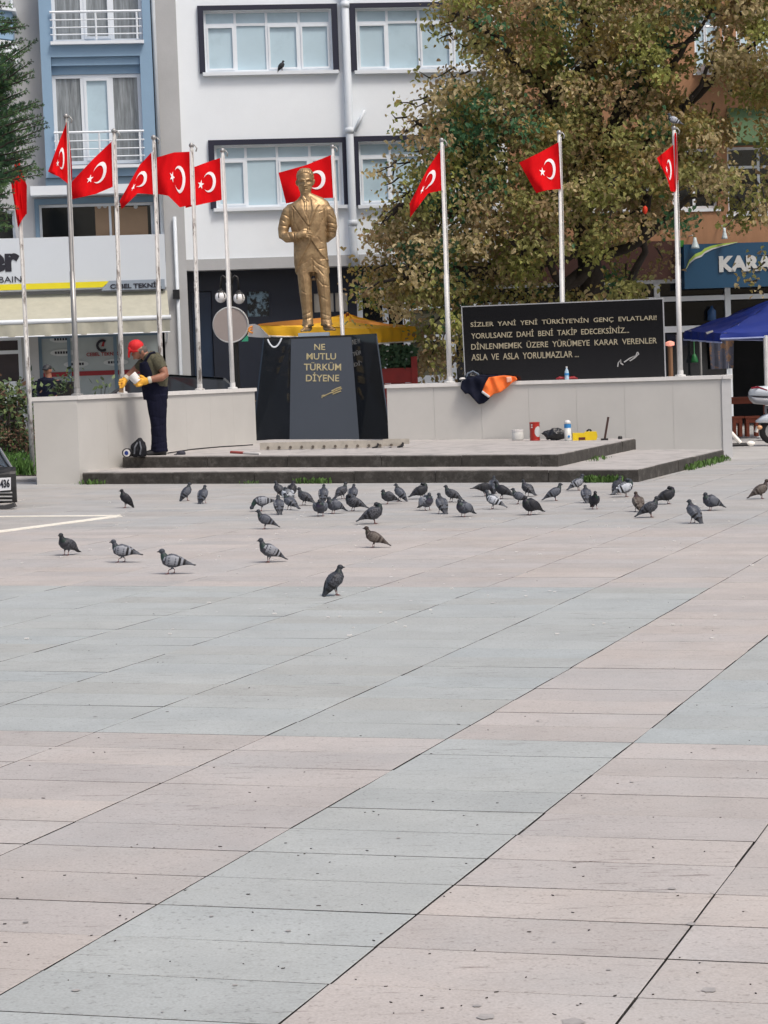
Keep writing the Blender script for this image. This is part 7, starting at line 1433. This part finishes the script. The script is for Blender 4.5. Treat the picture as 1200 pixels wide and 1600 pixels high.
BIRDS = [
 (197, 794, 'upright', 'dark', 205, 1.0, 'dark pigeon standing upright alone at left, its tail pointing down to the right'),
 (292, 783, 'upright', 'slate', 25, .96, 'upright grey pigeon in a pair at left, the one nearer the steps'),
 (318, 787, 'upright', 'slate', 60, .98, 'upright grey pigeon in a pair at left, the right hand one'),
 (105, 868, 'stand', 'check', 235, 1.0, 'dark breasted pigeon standing leftmost of all on the pink paving'),
 (192, 879, 'walk', 'bar', 170, .95, 'pale barred pigeon walking left, middle of the three at the lower left'),
 (270, 897, 'walk', 'bar', 180, 1.0, 'long pale pigeon with two black wing bars walking left on the pink paving'),
 (421, 879, 'stand', 'bar', 205, 1.0, 'plump pigeon with dark neck and pale wings on the pink paving, facing left'),
 (524, 931, 'upright', 'check', 20, .98, 'nearest pigeon of all, standing upright where pink paving meets grey'),
 (585, 856, 'stand', 'brown', 172, .95, 'brown pigeon alone on the pink paving, facing left'),
 (415, 827, 'stand', 'slate', 178, .93, 'slim grey pigeon facing left just above the plump pale winged one'),
 (410, 799, 'peck', 'bar', 190, 1.0, 'pigeon bending its head to the ground at the left end of the flock'),
 (436, 804, 'upright', 'slate', 100, .92, 'pigeon seen from behind, right beside the one bending its head at left'),
 (436, 778, 'upright', 'check', 150, .95, 'pigeon at the back of the tight left cluster, nearest the steps, facing left'),
 (450, 785, 'round', 'pale', 120, .92, 'pale backed pigeon in the middle of the tight left cluster'),
 (453, 797, 'stand', 'slate', 140, .95, 'pigeon with its tail to the viewer at the front of the tight left cluster'),
 (457, 778, 'upright', 'dark', 70, .95, 'dark upright pigeon behind the pale backed one in the left cluster'),
 (476, 790, 'stand', 'check', 150, 1.0, 'chequered pigeon with tail slanting right, just right of the left cluster'),
 (506, 786, 'upright', 'slate', 80, .95, 'upright pigeon behind the fat pigeon that faces the viewer'),
 (501, 807, 'round', 'slate', 268, 1.0, 'fat round pigeon facing the viewer, left of centre in the flock'),
 (522, 803, 'round', 'slate', 215, .98, 'fat grey pigeon right beside the one facing the viewer, tail to the right'),
 (535, 780, 'stand', 'check', 50, .98, 'dark pigeon with tail to the left at the back of the middle left group'),
 (552, 783, 'upright', 'slate', 70, .92, 'upright pigeon half hidden behind the preening pigeon with pale wing edges'),
 (553, 799, 'preen', 'check', 160, 1.0, 'preening pigeon with a curved pale wing edge, tail pointing right'),
 (584, 819, 'preen', 'check', 15, 1.05, 'preening dark pigeon nearest the viewer in the middle, tail pointing left'),
 (607, 788, 'round', 'check', 190, .92, 'round hunched pigeon facing left, in front of an upright one, at centre'),
 (625, 784, 'upright', 'slate', 160, .95, 'upright grey pigeon behind the round hunched one at centre'),
 (658, 780, 'preen', 'dark', 30, 1.0, 'dark pigeon with tail down to the left, at the back just right of centre'),
 (667, 798, 'round', 'bar', 300, 1.0, 'fat pale fronted pigeon just below the dark one right of centre'),
 (690, 803, 'upright', 'slate', 120, 1.0, 'grey pigeon seen from behind, touching the fat pale fronted one'),
 (706, 785, 'stand', 'check', 155, 1.0, 'pigeon facing left behind the grey one seen from behind'),
 (725, 808, 'round', 'slate', 225, 1.0, 'round pigeon with lowered head standing alone, below the middle of the black board'),
 (757, 776, 'peck', 'dark', 20, .95, 'dark pigeon with its tail to the left in the group under the steps edge'),
 (772, 772, 'upright', 'slate', 80, .98, 'pigeon whose head rises against the dark step, in the middle group'),
 (785, 780, 'stand', 'dark', 160, 1.08, 'big dark pigeon with tail down to the right in the middle group'),
 (771, 796, 'stand', 'pale', 165, 1.0, 'pale winged pigeon facing left at the front of the middle group'),
 (811, 788, 'stand', 'slate', 175, .92, 'small grey pigeon facing left, just behind the round black one'),
 (824, 776, 'stand', 'check', 130, .95, 'pigeon facing left at the back, above the round black one'),
 (829, 805, 'round', 'dark', 215, 1.05, 'round black pigeon with its head down'),
 (867, 783, 'stand', 'slate', 10, 1.0, 'grey pigeon with long tail pointing left, right of the round black one'),
 (903, 767, 'stand', 'bar', 20, .98, 'pigeon with tail pointing left, standing against the weeds of the lower step'),
 (916, 786, 'upright', 'slate', 95, .93, 'upright grey pigeon partly behind the dark brown one at right'),
 (929, 796, 'stand', 'dark', 275, .95, 'dark pigeon facing the viewer at right, in front of an upright grey one'),
 (966, 773, 'upright', 'check', 40, .98, 'upright dark necked pigeon behind the white winged one'),
 (977, 777, 'preen', 'pale', 15, 1.05, 'white winged pigeon with its head tucked, near the corner of the steps'),
 (997, 800, 'upright', 'brown', 110, .98, 'brownish grey pigeon behind the dark one facing right'),
 (1016, 809, 'stand', 'check', 10, 1.05, 'dark pigeon facing right in front of a brownish one'),
 (1043, 788, 'preen', 'dark', 20, 1.0, 'dark hunched pigeon with tail to the left, beyond the pair near the steps corner'),
 (1084, 818, 'upright', 'slate', 135, 1.05, 'upright slate pigeon with its back to the viewer, nearest at right'),
 (1111, 798, 'round', 'slate', 200, 1.0, 'round pigeon with raised tail and tucked head, at right on open paving'),
 (1189, 780, 'stand', 'brown', 10, 1.05, 'brownish pigeon at the right edge facing right')]
rb_ = random.Random(9)
for k, (px, py, pose, pat, hd, sc_, lb) in enumerate(BIRDS):
    o = bpy.data.objects.new('pigeon', pigeon_mesh(pose, pat, k % 3)); COL.objects.link(o); p = GP(px, py - 0.5, 0.002); o.location = p; o.rotation_euler = (0, 0, math.radians(hd)); s = sc_ * (0.97 if pose in ('walk', 'round', 'preen', 'peck') else 0.92); o.scale = (s, s * rb_.uniform(1.06, 1.16), s * rb_.uniform(.97, 1.04)); tag(o, lb, 'pigeon', 'pigeons on the plaza')
hz = hol[0]; u, z = FU(440, 108, 0.05); o = bpy.data.objects.new('pigeon', pigeon_mesh('upright', 'dark')); COL.objects.link(o); o.location = FP(u, 0.06, hz[2] - 0.003); o.rotation_euler = (0, 0, math.radians(35)); tag(o, 'dark pigeon perched on the window sill of the white building', 'pigeon')
p = POLES[-1][1]; o = bpy.data.objects.new('pigeon', pigeon_mesh('stand', 'pale')); COL.objects.link(o); o.location = p + V((0.0, 0, 0.055)); o.rotation_euler = (0, 0, math.radians(172)); tag(o, 'pale pigeon perched on top of the rightmost flagpole', 'pigeon')
